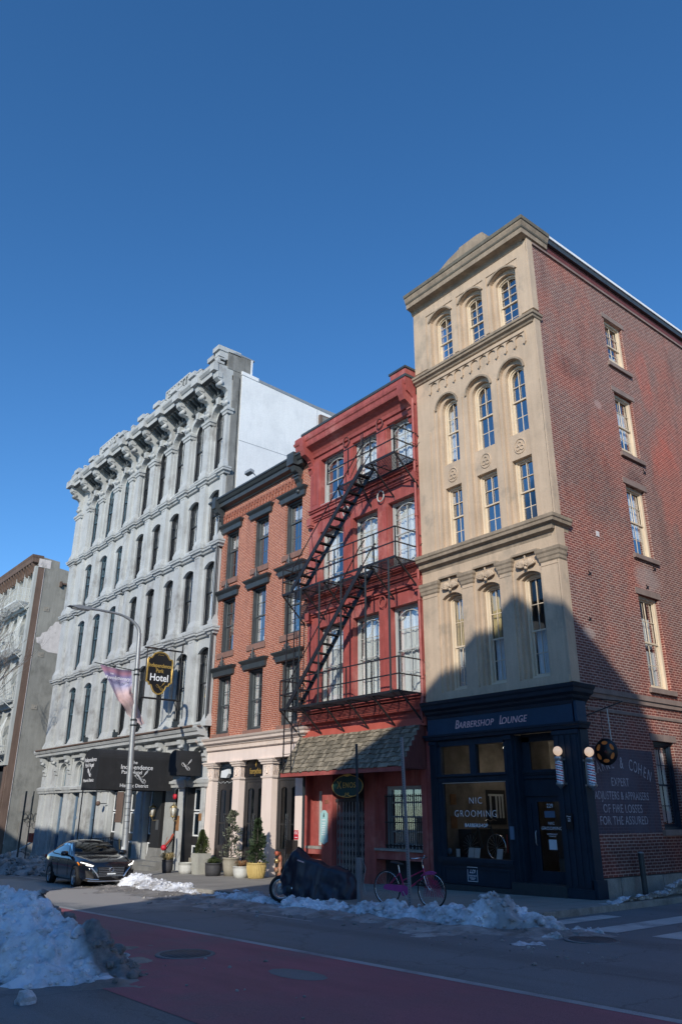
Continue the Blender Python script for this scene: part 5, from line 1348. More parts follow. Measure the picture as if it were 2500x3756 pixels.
    s.prism([(y0, 12), (y1, 12), (y1, top(y1)), (y0, top(y0))], 'x', Rr-.35, Rr+.07); s.build('rendered_side_wall', 'render_white', b)
    s = MB(); s.prism([(1.5, top(1.5)), (y1, top(y1)), (y1, top(y1)+.16), (1.5, top(1.5)+.16)], 'x', Rr-.4, Rr+.09); s.build('wall_cap', 'metal_cap', b)
    s = MB(); s.prism([(.48, top(.5)), (1.5, top(1.5)), (1.5, top(1.5)+.2), (.48, top(.5)+.2)], 'x', Rr-.4, Rr+.10); s.box(Rr-.3, Rr+.04, 1.02, 1.12, 21.2, 22.3); s.build('white_flashing', 'render_white', b)
    MB().hexa([(Rr-.5, -.1, 22.3), (Rr+.03, -.1, 22.3), (Rr+.03, 1.25, 22.3), (Rr-.5, 1.25, 22.3)], [(Rr-.5, .1, 22.42), (Rr+.03, .1, 22.42), (Rr+.03, 1.2, 22.36), (Rr-.5, 1.2, 22.36)]).build('ridge_cap', 'metal_cap', b)
    j = MB(); j.prism([(.52, 17.44), (8, 17.47), (8, 17.445), (.52, 17.415)], 'x', Rr+.066, Rr+.076); j.box(Rr+.066, Rr+.076, 5.4, 5.42, 17.4, 20.9); j.build('render_joint', 'metal_cap', b)
    s = MB(); s.box(Rr-.05, Rr+.25, 5.5, 6.9, 19.6, 20.55); s.build('stair_bulkhead', 'brown_corner', b)
    MB().box(Rr+.25, Rr+.27, 5.65, 6.8, 19.7, 20.45).build('dark_panel', 'granite_dark', b)
    MB().tube([(-18.40, -.25, 13.2), (-18.40, -.22, 3.6)], .055, 8).build('downspout', 'slate_trim', b)
    # ---------------- ground floor
    z1 = 3.12
    g = MB(); hh = .56
    HO = [(c-hh, c+hh, 1.38, 2.22, .46) for c in BAY]; wall(g, L, Rr, 1.30, z1, 0, .22, HO)
    wall(g, L, Rr, 1.30, z1, .22, .5, [(c-hh+.1, c+hh-.1, 1.38, 2.16, .4) for c in BAY])
    x = L
    for c in sorted(BAY):
        if abs(c+22.45) < .1: continue
        g.box(x, c-hh, 0, .5, gz(c)-.2, 1.04); x = c+hh
    g.box(x, Rr, 0, .5, gz(-18.5)-.2, 1.04)
    for a, c in PIL: g.box(a, c, -.10, 0, gz(a)-.2, 1.04); g.box(a-.04, c+.04, -.15, 0, gz(a)-.2, gz(a)+.35); g.box(a, c, -.08, 0, 1.32, 2.0)
    g.build('ground_floor_wall', 'granite', b)
    k = MB()
    k.sweep([(L-.02, .3), (L-.02, 0), (Rr, 0), (Rr, .3)], [(0, 1.02), (.08, 1.04), (.10, 1.14), (.14, 1.18), (.16, 1.30), (0, 1.36)])
    for a, c in PIL: k.sweep([(a-.04, .1), (a-.04, -.12), (c+.04, -.12), (c+.04, .1)], [(0, 1.0), (.06, 1.03), (.09, 1.14), (.12, 1.18), (.15, 1.32), (0, 1.4)])
    for c in BAY:
        for i in range(7): k.box(c-.42+i*.13, c-.42+i*.13+.06, -.20, -.1, 1.20, 1.30)
    k.build('impost_course', 'granite', b)
    k = MB(); k.sweep([(L-.05, .3), (L-.05, 0), (Rr-.2, 0)], [(0, 2.98), (.1, 3.0), (.14, 3.1), (.46, 3.14), (.48, 3.26), (.54, 3.3), (.6, 3.42), (.6, 3.5), (0, 3.62)])
    for c in BAY:
        for i in range(11): k.box(c-.58+i*.11, c-.58+i*.11+.05, -.28, -.05, 2.86, 3.0)
    k.build('ground_cornice', 'granite', b)
    k = MB(); k.tube([(L-.2, -.62, 3.50), (Rr-.5, -.62, 3.50)], .05, 8); k.box(L-.1, Rr-.1, -.56, -.4, 3.46, 3.5); k.build('conduit', 'brown_corner', b)
    k = MB()
    pf = [(-.02, 2.02), (-.14, 2.04), (-.16, 2.16), (-.08, 2.2), (-.2, 2.26), (-.2, 2.36), (-.1, 2.4), (-.12, 2.56), (-.3, 2.62), (-.36, 2.76), (-.44, 2.84), (-.46, 3.02), (-.02, 3.02)]
    for a, c in PIL: x = (a+c)/2; k.mark(); k.prism(pf, 'x', x-.14, x+.14); k.lathe([(.09, -.17), (.09, .17)], (x, -.30, 2.72), 10, 'x')
    k.each('console_bracket', 'granite', b)
    # little flower pots / lamps on ledge
    q = MB()
    for x in (-31.3, -27.4, -25.3, -20.9): q.mark(); q.box(x-.1, x+.1, -.5, -.3, 3.6, 3.86); q.tube([(x, -.45, 3.86), (x+.1, -.5, 3.95)], .05, 6)
    q.each('ledge_light', 'dark_post', b)
    for i, c in enumerate(BAY):
        zb = gz(c)-.2
        if i > 4:
            # blue panelled infill, cream inset lights
            q = MB(); ring(q, c-hh, c+hh, zb, 1.04, 0, .20, .26, .36, .9); q.box(c-hh+.2, c+hh-.2, .27, .35, -.34, -.20); p_ = q.build('panelled_door', 'panel_blue', b)
            MB().box(c-hh+.3, c+hh-.3, .30, .34, -.20, .75).build('inset', 'panel_cream', p_); MB().box(c-hh+.3, c+hh-.3, .30, .34, -1.3, -.34).build('inset', 'panel_cream', p_)
            q = MB(); q.box(c-hh+.2, c+hh-.2, .34, .38, zb, 1.0); q.build('backing', 'panel_blue', p_)
            q = MB(); ring(q, c-hh+.1, c+hh-.1, 1.38, 2.16, .4, .12, .34, .42, .12); fo = q.build('transom_window', 'sash_blue', b)
            MB().quad((c-hh+.1, .4, 1.4), (c+hh-.1, .4, 1.4), (c+hh-.1, .4, 2.5), (c-hh+.1, .4, 2.5)).build('pane', 'glass_dark', fo, recalc=False)
        else:
            if i in (0, 2, 3, 4):
                q = MB(); ring(q, c-hh, c+hh, -2.3, 1.04, 0, .06, .28, .36, .1)
                q.box(c-hh, c+hh, .28, .4, -1.25, -.95); wf = q.build('window_surround', 'charcoal', b)
                for za, zc in ((-.93, .02), (.07, .98), (-2.1, -1.28)):
                    q = MB(); ring(q, c-hh+.1, c+hh-.06, za, zc, 0, .06, .25, .30, .06); ww = q.build('window', 'render_white', b)
                    MB().quad((c-hh+.1, .28, za), (c+hh-.06, .28, za), (c+hh-.06, .28, zc), (c-hh+.1, .28, zc)).build('pane', 'glass_dark', ww, recalc=False)
            else:
                q = MB(); q.box(c-hh, c+hh, 1.0, 1.1, zb, 1.04); q.build('entrance_recess', 'charcoal', b)
                q = MB(); q.box(c-.35, c+.45, .9, .98, -1.5, .7); q.build('door', 'interior_warm', b)
    # charcoal painted pier beside the entrance, stone plinth below
    q = MB(); q.box(-22.9, -22.0, -.16, .8, -1.45, 1.0); q.build('painted_pier', 'charcoal', b)
    q = MB(); q.hexa([(-22.95, -.34, gz(-22)-.1), (-21.98, -.34, gz(-22)-.1), (-21.98, .2, gz(-22)-.1), (-22.95, .2, gz(-22)-.1)], [(-22.9, -.2, -1.46), (-22.0, -.2, -1.46), (-22.0, .2, -1.46), (-22.9, .2, -1.46)]); q.build('pier_plinth', 'step_stone', b)
    q = MB(); q.box(-20.0, -19.75, -.12, .3, -2.3, 1.04); q.build('painted_reveal', 'charcoal', b)
    q = MB()
    for i_, (n_, h_) in enumerate(((0, .5), (1, .33), (2, .17))): q.box(-22.0, -20.75, -.2-.32*n_-.32, -.2-.32*n_ if n_ else .9, gz(-21)-.1, gz(-21)+h_)
    q.box(-24.8, -22.0, -1.1, -.1, gz(-23)-.1, gz(-23)+.34); q.box(-24.8, -22.2, -1.4, -1.1, gz(-23)-.1, gz(-23)+.17)
    q.build('steps', 'step_stone', b)
    q = MB().box(-22.40, -22.18, -.18, -.16, -.72, -.30).build('intercom', 'steel', b)
    MB().tube([(-20.72, -.12, 1.0), (-20.75, -.2, .95), (-20.78, -.2, .75)], .025, 6).build('conduit', 'dark_post', b)
    MB().lathe([(.11, -.22), (.12, -.18), (.11, -.12), (.05, -.1)], (-20.80, 0, .66), 16, 'y').build('alarm_bell', 'fdc_red', b)
    MB().box(-20.62, -20.36, -.12, -.10, -.72, -.12).build('bronze_plaque', 'wood_warm', b)
    MB().box(-18.68, -18.46, -.12, -.10, -.30, -.02).build('number_plate', 'wood_warm', b)
    MB().box(-27.0, -26.25, -.115, -.10, -.45, .95).build('bronze_panel', 'brown_corner', b)
hotel()
def lantern(x, z, lab):
    t = thing('wall_lantern', lab, 'lantern', (x, -.12, z), 0, 'lanterns either side of the hotel entrance')
    c = MB(); c.lathe([(.0001, .42), (.02, .40), (.03, .33), (.10, .28), (.17, .22), (.15, .20)], (0, -.25, 0), 6); c.lathe([(.15, .2), (.13, .19), (.08, -.12), (.1, -.14), (.03, -.2), (.0001, -.24)], (0, -.25, 0), 6) if False else None
    for k in range(6): a = k*math.pi/3; c.bar((.15*math.cos(a), -.25+.15*math.sin(a), .2), (.09*math.cos(a), -.25+.09*math.sin(a), -.14), .015)
    c.lathe([(.10, -.13), (.10, -.16), (.03, -.2), (.0001, -.26)], (0, -.25, 0), 6); c.tube([(0, 0, -.3), (0, -.2, -.34), (0, -.25, -.2)], .015, 6)
    c.build('cage', 'brass', t, local=True)
    MB().lathe([(.14, .2), (.085, -.13)], (0, -.25, 0), 6).build('glass', 'pot_white', t, local=True)
lantern(-20.45, .0, 'brass lantern on the granite pier right of the hotel entrance')
lantern(-22.45, .0, 'brass lantern on the charcoal pier left of the hotel entrance')
t = thing('wall_light', 'small spherical lamp on a bracket beside the white-trimmed hotel window', 'lamp', (-28.2, -.1, .42))
MB().tube([(0, .0, 0), (-.0, -.4, 0)], .02, 6).build('bracket', 'dark_post', t, local=True); MB().sphere((0, -.46, 0), .12, 8).build('globe', 'brown_corner', t, local=True); MB().sphere((0, -.46, .13), .05, 6).build('top', 'pot_white', t, local=True)

# canopies
def canopy(name, label, x0, x1, y0, zb, zs, zt, posts=False):
    t = thing('canopy', label, 'canopy', (x0, y0, zb))
    pts = [(x1, zb), (x1, zs)]; n = 12; xc = (x0+x1)/2; h = (x1-x0)/2
    for i in range(1, n): a = math.pi*i/n; pts.append((xc+h*math.cos(a), zs+(zt-zs)*math.sin(a)))
    pts += [(x0, zs), (x0, zb)]
    mb = MB(); m_ = len(pts); mb.add([(x, 0 if j else y0, z) for j in (0, 1) for x, z in pts], [])
    for y in range(6):
        ya = y0*(1-y/6)-.02; yb = y0*(1-(y+1)/6)-.02; o = len(mb.v)
        sg = .012*math.sin(y*1.3)
        mb.add([(x, ya, z) for x, z in pts]+[(x, yb, z) for x, z in pts], [(k, k+1, m_+k+1, m_+k) for k in range(m_-1)])
    mb.v = mb.v; mb.add([(x, y0-.02, z) for x, z in pts], [tuple(range(m_))])
    mb.add([(x, y0-.012, z) for x, z in pts], [tuple(range(m_))])
    c = mb.build('canvas', 'canvas', t)
    fr = MB()
    for x in (x0+.03, x1-.03): fr.tube([(x, y0, zb+.02), (x, 0, zb+.02)], .02, 6)
    fr.tube([(x0+.03, y0+.02, zb+.02), (x1-.03, y0+.02, zb+.02)], .02, 6)
    if posts:
        for x in (x0+.04, x1-.04): fr.tube([(x, y0+.06, zb), (x, y0+.06, gz(x))], .028, 8)
    fr.build('frame', 'dark_post', t)
    return t
def feather(mb, O, k, side):
    """quill with scroll flourish; O = origin, k = size"""
    def P(a, c): return (O[0]+.004, O[1]+a*k, O[2]+c*k) if side else (O[0]+a*k, O[1]-.004, O[2]+c*k)
    r = .016*k
    mb.tube([P(0, 0), P(.25, .28), P(.6, .75)], r, 5); mb.tube([P(.18, .18), P(.30, .48), P(.62, .78), P(.52, .45), P(.22, .24)], r, 5)
    mb.tube([P(-.5, -.02), P(0, 0)], r*.8, 5)
    mb.tube([P(-.75, .30), P(-.45, .0), P(-.2, -.35), P(.05, -.62), P(.35, -.62), P(.4, -.40), P(.2, -.30), P(.12, -.45)], r*1.5, 5)
    mb.tube([P(-.6, .30), P(-.3, -.05), P(-.05, -.40), P(.2, -.62)], r*1.3, 5)
    mb.tube([P(-.75, .30), P(-.85, .05), P(-.6, -.2), P(-.1, -.2), P(.3, -.25)], r, 5)
    return mb
cn = canopy('c', 'long black canvas canopy reaching over the sidewalk from the hotel door with white lettering', -23.02, -21.40, -3.55, .90, 2.20, 2.60, True)
W_ = 'lettering_white'
X = -21.395
for s_, sz, yy, zz in (('The', .20, -1.95, 2.04), ('Independence', .27, -1.80, 1.84), ('Park Hotel', .22, -2.02, 1.63), ('est. 1856', .07, -1.78, 1.50), ('Historic District', .20, -1.86, 1.08)):
    text('lettering', s_, sz, W_, cn, (X, yy, zz), side=True, ext=.002)
feather(MB(), (X, -1.50, 1.45), .40, True).build('quill_emblem', W_, cn)
for s_, sz, xx, zz in (('Independence', .26, -22.30, 2.13), ('Park Hotel', .24, -22.35, 1.90), ('Historic District', .19, -22.30, 1.28)):
    text('lettering', s_, sz, W_, cn, (xx, -3.575, zz), ext=.002, wx=.9)
feather(MB(), (-22.2, -3.578, 1.66), .36, False).build('quill_emblem', W_, cn)
cn = canopy('c', 'short black canvas canopy with a white quill emblem over the right hotel bay', -19.85, -18.90, -1.05, 1.46, 2.12, 2.50)
feather(MB(), (-18.895, -.70, 1.88), .32, True).build('quill_emblem', W_, cn)

# projecting hotel sign
t = thing('hanging_sign', 'black and gold shield-shaped hotel sign in an iron frame projecting from the granite wall', 'sign', (-21.4, 0, 6))
f = MB()
f.tube([(-21.4, -1.98, 7.14), (-21.4, 0, 7.14)], .04, 8); f.tube([(-21.4, -1.98, 4.86), (-21.4, 0, 4.86)], .045, 8)
for y in (-1.84, -.42): f.tube([(-21.4, y, 4.86), (-21.4, y, 7.14)], .025, 6)
f.tube([(-21.4, -1.9, 7.16), (-20.6, 0, 7.9)], .01, 4); f.tube([(-21.4, -1.9, 7.16), (-22.3, 0, 7.9)], .01, 4); f.tube([(-21.4, -1.15, 4.86), (-21.4, -1.15, 5.05)], .012, 4)
f.tube([(-21.4, -.05, 4.4), (-21.4, -.05, 7.6)], .03, 6); f.tube([(-21.4, -.3, 4.86), (-21.4, -.2, 4.6), (-21.4, -.05, 4.5)], .02, 6)
f.build('iron_frame', 'iron', t)
half = [(0, 7.0), (.18, 6.98), (.34, 6.90), (.42, 6.78), (.47, 6.70), (.60, 6.70), (.64, 6.62), (.64, 5.62), (.60, 5.58), (.52, 5.56), (.50, 5.46), (.38, 5.44), (.32, 5.28), (.22, 5.14), (.10, 5.07), (0, 5.05)]
pts = [(-1.15+a, z) for a, z in half]+[(-1.15-a, z) for a, z in half[::-1][1:-1]]
bd = MB().prism(pts, 'x', -21.43, -21.37).build('board', 'black_sign', t)
for k_, r_ in ((1.0, .022), (.93, .009)):
    MB().tube([(-21.365, -1.15+(a+1.15)*k_, 6.03+(z-6.03)*(k_ if k_ == 1 else .955)) for a, z in pts], r_, 5, closed=True).build('gilt_edge', 'lettering_gold', bd)
XS = -21.366
text('lettering', 'Independence', .255, 'lettering_gold', bd, (XS, -1.15, 6.36), side=True, ext=.003, wx=.80, bold=.003)
text('lettering', 'Park', .25, 'lettering_gold', bd, (XS, -1.15, 6.12), side=True, ext=.003, wx=.85, bold=.003)
text('lettering', 'Hotel', .46, W_, bd, (XS, -1.15, 5.80), side=True, ext=.003, wx=.90, bold=.006)
feather(MB(), (XS, -1.02, 5.42), .30, True).build('quill_emblem', 'lettering_gold', bd)
MB().tube([(XS, -1.3, 6.84), (XS, -1.22, 6.87), (XS, -1.15, 6.84), (XS, -1.08, 6.87), (XS, -1.0, 6.84)], .008, 5).build('ornament', 'lettering_gold', bd)

# railings at the hotel steps
def railing(name, label, pts, n):
    t = thing('railing', label, 'railing', (pts[0][0], pts[0][1], gz(pts[0][0])))
    a, c = Vector(pts[0]), Vector(pts[-1]); m_ = MB()
    for p, q in zip(pts, pts[1:]):
        m_.bar(p, q, .035, .03); p2 = (p[0], p[1], p[2]-.82); q2 = (q[0], q[1], q[2]-.82); m_.bar(p2, q2, .025)
        d = (Vector(q)-Vector(p)).length; k = max(2, int(d/.13))
        for i in range(k+1): w_ = Vector(p).lerp(Vector(q), i/k); m_.bar(w_, (w_.x, w_.y, w_.z-.86), .016)
    for p in pts: m_.bar((p[0], p[1], gz(p[0])), p, .04)
    m_.build('balusters', 'iron', t); return t
railing('r', 'black iron railing running along the hotel area steps behind the sedan', [(-27.0, -.2, -1.15), (-27.0, -1.5, -1.2), (-24.8, -1.5, -1.2)], 10)
r_ = railing('r', 'black iron stair railing with a brass handrail left of the hotel entrance', [(-24.0, -1.45, -1.15), (-22.75, -1.45, -1.15), (-22.4, -1.75, -1.5)], 10)
MB().bar((-23.2, -1.48, -1.10), (-22.35, -1.8, -1.48), .05, .03).build('brass_handrail', 'brass', r_)
railing('r', 'short dark railing with a red ribbon right of the hotel entrance', [(-20.3, -.3, -.95), (-19.7, -1.0, -1.45)], 6)
t = thing('red_decoration', 'red ribbon ball and tinsel tied to the right hotel railing', 'decoration', (-19.75, -1.0, -1.35))
q = MB(); q.sphere((0, -.05, 0), .12, 8); q.build('ball', 'fdc_red', t, local=True)
q = MB(); q.tube([(-.5, .6, .48), (-.3, .4, .3), (0, 0, .05)], .05, 8); q.tube([(0, 0, 0), (.2, -.1, .2), (.45, -.15, .42)], .01, 5); q.build('ribbon', 'hydrant_red', t, local=True)

# ------------------------------------------------------------------ far building on the left
LB = thing('old_warehouse', 'old pale-fronted building with a bare grey stucco side wall at the left edge', 'building', (-50, 8, gz(-50)))
def left():
    b = LB; X = -45.7; SW = SIDE(X); Lf = -62
    s = MB(SW); top = lambda y: 18.2-.12*max(0, y-1)
    s.prism([(.0, -4), (24, -4), (24, 15.6), (3.0, 17.25), (1.6, 17.45), (1.55, 17.95), (0, 18.1)], 'y', 0, .5); s.build('stucco_side_wall', 'stucco', b)
    q = MB(SW); q.box(0, .46, -.03, 0, -3, 17.2); q.build('corner_strip', 'brown_corner', b)
    q = MB(SW); q.box(.46, .49, -.045, 0, -2, 17.2); q.box(.0, .9, -.02, 0, 17.25, 17.9); q.build('white_streak', 'patch_white', b)
    # broken plaster patch
    q = MB(SW); pts = [(.6, 12.05), (.9, 12.15), (1.0, 12.45), (1.35, 12.6), (1.5, 13.0), (1.7, 13.1), (1.85, 13.4), (2.1, 13.45), (2.15, 13.3), (2.6, 13.2), (4, 13.2), (4, 11.0), (2.6, 11.05), (1.6, 11.1), (1.1, 11.3), (1.0, 11.55), (.7, 11.7)]
    q.prism([(a+.0, z-.1) for a, z in pts], 'y', -.012, 0); q.build('bare_patch', 'patch_white', b)
    q = MB(SW)
    for a, z in ((1.07, 14.14), (1.14, 10.75), (1.22, 7.0)): q.mark(); q.box(a-.2, a+.2, -.03, 0, z-.17, z+.17); q.box(a-.05, a+.05, -.06, -.03, z-.05, z+.05)
    q.each('anchor_plate', 'stone_base', b)
    q = MB(SW); q.box(1.8, 3.4, -.16, 0, 16.2, 16.32); q.box(1.75, 1.9, -.2, 0, 16.0, 16.4); q.build('beam_end', 'brown_corner', b)
    q = MB(SW); q.box(1.24, 1.95, -.04, 0, .02, 1.06); q.build('blank_board', 'plywood', b)
    q = MB(SW); q.box(1.35, 3.2, -.05, 0, gz(X)-.1, -.66); 
    for y in (1.35, 2.0, 2.6, 3.15): q.box(y-.02, y+.02, -.07, -.05, gz(X)-.1, -.66)
    q.box(1.35, 3.2, -.07, -.05, -.70, -.66); q.build('plywood_hoarding', 'plywood', b)
    g_ = MB(SW)                                         # bubble tag, outline only
    for (yc, zc, ry, rz_) in ((1.62, -.28, .16, .2), (1.98, -.25, .16, .2), (1.80, -.5, .18, .16), (2.35, -.35, .16, .28), (2.7, -.45, .16, .2), (2.0, -.78, .15, .16), (2.35, -.85, .14, .2), (2.6, -.9, .16, .22)):
        g_.tube([(yc+ry*math.cos(t_*.4), -.055, zc+rz_*math.sin(t_*.4)) for t_ in range(16)], .014, 4, closed=True)
    g_.build('graffiti', 'black_sign', b)
    MB(SW).box(3.32, 3.5, -.06, 0, -1.45, -1.05).build('fire_sign', 'fdc_red', b)
    # grazing facade : four storeys of arched windows
    f = MB(); FL = [(14.7, 16.55, .5), (11.2, 13.4, .45), (7.6, 9.9, .45), (3.9, 6.2, .45)]
    C = [-47.15, -49.2, -51.2, -53.2, -55.2, -57.2, -59.2]
    wall(f, Lf, X+.0, 3.0, 17.4, 0, .4, [(c-.62, c+.62, z0, zs, rr) for c in C for z0, zs, rr in FL]); 
    for c in C: f.box(c+.82, c+1.02, -.14, 0, 3.1, 17.3)
    f.box(-46.0, -45.68, -.2, 0, 3.0, 17.3)
    for z in (3.1, 7.0, 10.7, 14.2): f.box(Lf, X, -.25, 0, z-.1, z+.12)
    f.build('facade_wall', 'pale_facade', b)
    for c in C[:5]:
        for z0, zs, rr in FL: window(b, None, c-.62, c+.62, z0, zs, rr, .25, 2, (1, 1), .5, 'pale_facade', glass='glass_dark')
    g2 = MB(); g2.box(Lf, X, .3, .5, gz(-60)-.3, 3.0)
    for c in C: g2.box(c+.8, c+1.05, -.05, .3, gz(-60)-.3, 3.0)
    g2.build('shopfront', 'interior', b)
    q = MB(); q.box(-46.2, -45.72, -.1, .3, gz(-46)-.2, 3.0); q.build('corner_pier', 'brown_corner', b)
    MB().box(Lf, X-.1, .6, .65, 3, 17).build('room', 'interior', b)
    q = MB(); q.sweep([(Lf, 0), (X-.5, 0), (X-.5, .3)], [(0, 17.2), (.12, 17.25), (.2, 17.5), (.45, 17.6), (.48, 17.9), (.52, 18.0), (.55, 18.15), (0, 18.25)]) ; q.build('cornice', 'brown_corner', b)
    q = MB()
    for c in [X-.35-.62*i for i in range(24)]: q.mark(); q.prism([(0, 16.85), (-.2, 16.95), (-.25, 17.2), (-.42, 17.4), (-.42, 17.6), (0, 17.6)], 'x', c-.08, c+.08)
    q.each('cornice_bracket', 'brown_corner', b)
    MB().box(Lf, X-.4, .5, 23, 15.4, 15.6).build('roof', 'metal_cap', b)
left()
def fe2():
    t = thing('fire_escape', 'white painted fire escape on the old pale-fronted building at the left edge', 'fire escape', (-50, -.5, 3))
    for z in (14.6, 11.05, 7.45, 3.8):
        m_ = MB(); x0, x1 = -55, -46.2
        y = -.08
        while y > -1.05: m_.box(x0, x1, y-.02, y+.02, z-.015, z+.015); y -= .09
        m_.box(x0, x1, -1.08, -1.05, z-.10, z+.03); n = 9
        for i in range(n+1):
            x = x0+(x1-x0)*i/n; m_.bar((x, -1.05, z), (x, 0, z-.75), .04) if i % 3 == 0 else None; m_.bar((x, -1.06, z), (x, -1.06, z+1.0), .025)
        for hh in (.5, 1.0): m_.bar((x0, -1.06, z+hh), (x1, -1.06, z+hh), .03); m_.bar((x1, -1.06, z+hh), (x1, 0, z+hh), .03)
        for i in range(8): m_.bar((x1, -.1-.12*i, z), (x1, -.1-.12*i, z+1), .015)
        m_.build('landing', 'white_iron', t)
    for z0, z1 in ((11.05, 14.6), (7.45, 11.05), (3.8, 7.45)):
        m_ = MB()
        for y in (-1.1, -.55): m_.bar((-53.2, y, z0), (-49.4, y, z1), .03, .16)
        for i in range(1, 14): x = -53.2+3.8*i/14; z = z0+(z1-z0)*i/14; m_.box(x-.11, x+.11, -1.1, -.55, z-.012, z+.012)
        m_.bar((-53.2, -1.1, z0+.9), (-49.4, -1.1, z1+.9), .025); m_.build('stair', 'white_iron', t)
    m_ = MB(); random.seed(3)
    for c in (-47.15, -49.2):                          # bundles of rods and wire guards hung on the front
        for z0 in (11.3, 7.7, 4.0):
            m_.mark()
            for k in range(9): m_.tube([(c-.6+.14*k, -.15, z0), (c-.5+.12*k, -.45-.1*random.random(), z0+1.2), (c-.3+.08*k, -.2, z0+2.0+.3*random.random())], .018, 5)
    m_.each('window_guard', 'white_iron', t)
fe2()
# dark roofed building further left
t = thing('slate_roofed_house', 'dark roofed house partly seen beyond the pale-fronted building', 'house', (-75, 6, gz(-75)))
MB().box(-84, -62.2, .5, 14, gz(-80)-2, 19.0).build('wall', 'brick_plain', t); MB().prism([(.2, 19), (3, 21.6), (14, 21.6), (14, 19)], 'x', -84, -62.2).build('roof', 'slate_trim', t)
# ------------------------------------------------------------------ street furniture
def lamp():
    bx, by = -16.55, -4.2; z0 = gz(bx)
    t = thing('street_lamp', 'tall galvanised street lamp with a long curved arm in front of the hotel canopy', 'street lamp', (bx, by, z0))
    f = lambda z: bx-.075*(z-z0)                       # the pole leans a little
    ZT = 6.75
    p = MB(); p.tube([(f(z0), by, z0), (f(ZT), by, ZT)], [.125, .085], 16); p.build('pole', 'galvanised', t)
    p = MB(); xt = f(ZT)
    pts = [(xt, by, ZT-.2)]+[(xt-.02*i, by-1.25*(1-math.cos(R(9*i))), ZT+.72*math.sin(R(9*i))) for i in range(1, 11)]+[(xt-.2, by-1.7, ZT+.74), (xt-.2, by-2.15, ZT+.72)]
    p.tube(pts, [.075]*3+[.065]*4+[.05]*6, 10); arm = p.build('arm', 'galvanised', t)
    h = MB(); x = xt-.2; y = by-2.05; z = ZT+.70
    pr = [(0, -.03), (.06, -.05), (.5, -.06), (.9, .0), (.5, .09), (.1, .07), (0, .05)]
    h.prism([(y-a, z+c) for a, c in pr], 'x', x-.15, x+.15); hd = h.build('lamp_head', 'galvanised', t)
    MB().box(x-.11, x+.11, y-.75, y-.25, z-.075, z-.06).build('lens', 'pot_white', hd); MB().lathe([(.04, .08), (.04, .2), (.0001, .21)], (x, y-.28, z), 10).build('photocell', 'dark_post', hd)
    c = MB()
    for z in (5.25, 5.05, 3.1, 3.3): c.lathe([(.12, z), (.12, z+.06)], (f(z), by, 0), 14)
    for z in [1.0-.22*i for i in range(11)]: c.lathe([(.118, z), (.118, z+.018)], (f(z), by, 0), 14)
    c.build('clamp', 'dark_post', t)
    MB().lathe([(.126, -1.5), (.124, -1.15)], (f(-1.3), by, 0), 14, a0=-2.6, a1=-1.0).build('sticker', 'paper', t)
    MB().lathe([(.19, 0), (.19, .05), (.14, .1)], (bx, by, z0), 14).build('base', 'galvanised', t)
    # torn banner
    bn = thing('banner', 'torn mauve street banner twisted down from the lamp pole', 'banner', (f(5.1), by, 5.2))
    MB().tube([(f(5.1), by, 5.22), (f(5.1)-.02, by-1.75, 5.36)], .02, 6).build('rod', 'dark_post', bn); MB().tube([(f(3.1), by, 3.15), (f(3.1), by+.35, 3.05)], .02, 6).build('rod', 'dark_post', bn)
    mb = MB(); nu, nv = 16, 40; tone = []
    for j in range(nv+1):
        v = j/nv
        yl = by-1.55+1.62*v**1.15; zl = 5.30-.0-2.15*v          # free edge runs diagonally down to the pole
        yr = by-.22+.05*v; zr = 5.22-1.35*v if v < .72 else 5.22-1.35*.72-(v-.72)/.28*1.0
        if v > .62: q = (v-.62)/.38; yr = yr*(1-q)+(by+.52)*q; 
        yl2 = yl if v < .95 else yl
        if v > .62: yl = yl+.16*q; yl = min(yl, yr-.10)
        for i in range(nu+1):
            u = i/nu; y = yl+(yr-yl)*u; z = zl+(zr-zl)*u+.05*math.sin(u*math.pi)*(-1)
            amp = .03+.10*v; mb.v.append((f(5)+.05+amp*math.sin(u*5+v*7)+.03*math.sin(u*17+v*3)+(.12*math.sin((v-.6)*20) if v > .6 else 0)*(1-u), y, z)); tone.append(min(1, v*.95+.02*math.sin(u*6)))
    for j in range(nv):
        for i in range(nu): a = j*(nu+1)+i; mb.f.append((a, a+1, a+nu+2, a+nu+1)); mb.mi.append(0); mb.sm.append(True)
    mb.tone = tone; cl = mb.build('cloth', 'banner_print', bn, recalc=False)
    text('lettering', 'Revolutionary', .19, 'lettering_white', bn, (f(5)+.19, by-.86, 4.83), side=True, shear=.35, wx=.95, ext=.002)
    text('lettering', 'THE', .08, 'lettering_white', bn, (f(5)+.19, by-1.1, 4.97), side=True, ext=.002); text('lettering', 'CITY', .09, 'lettering_white', bn, (f(5)+.19, by-.5, 4.66), side=True, ext=.002)
lamp()
def signpost(name, label, x, y, z1, w_=.05, mat='galvanised', lean=(0, 0), base=None, holes=True, zb=None):
    z0 = gz(x) if zb is None else zb
    t = thing(name, label, 'sign post', (x, y, z0))
    m_ = MB(); top = (x+lean[0], y+lean[1], z1); m_.bar((x, y, z0-.3), top, w_, w_*.7); p = m_.build('post', mat, t)
    if holes:
        h = MB(); n = int((z1-z0)/.05)
        for i in range(n):
            k = i/n; px_, py, pz = x+lean[0]*k, y+lean[1]*k, z0+(z1-z0)*k
            h.box(px_-.009, px_+.009, py-w_*.36-.003, py-w_*.36+.001, pz, pz+.018)
        h.build('hole', 'dark_post', p)
    if base:
        q = MB(); q.bar((x+.03, y-.02, z0-.3), (x+.03+lean[0]*.2, y-.02, base), w_*1.9, w_*1.3); q.build('sleeve', 'galvanised', t)
    return t
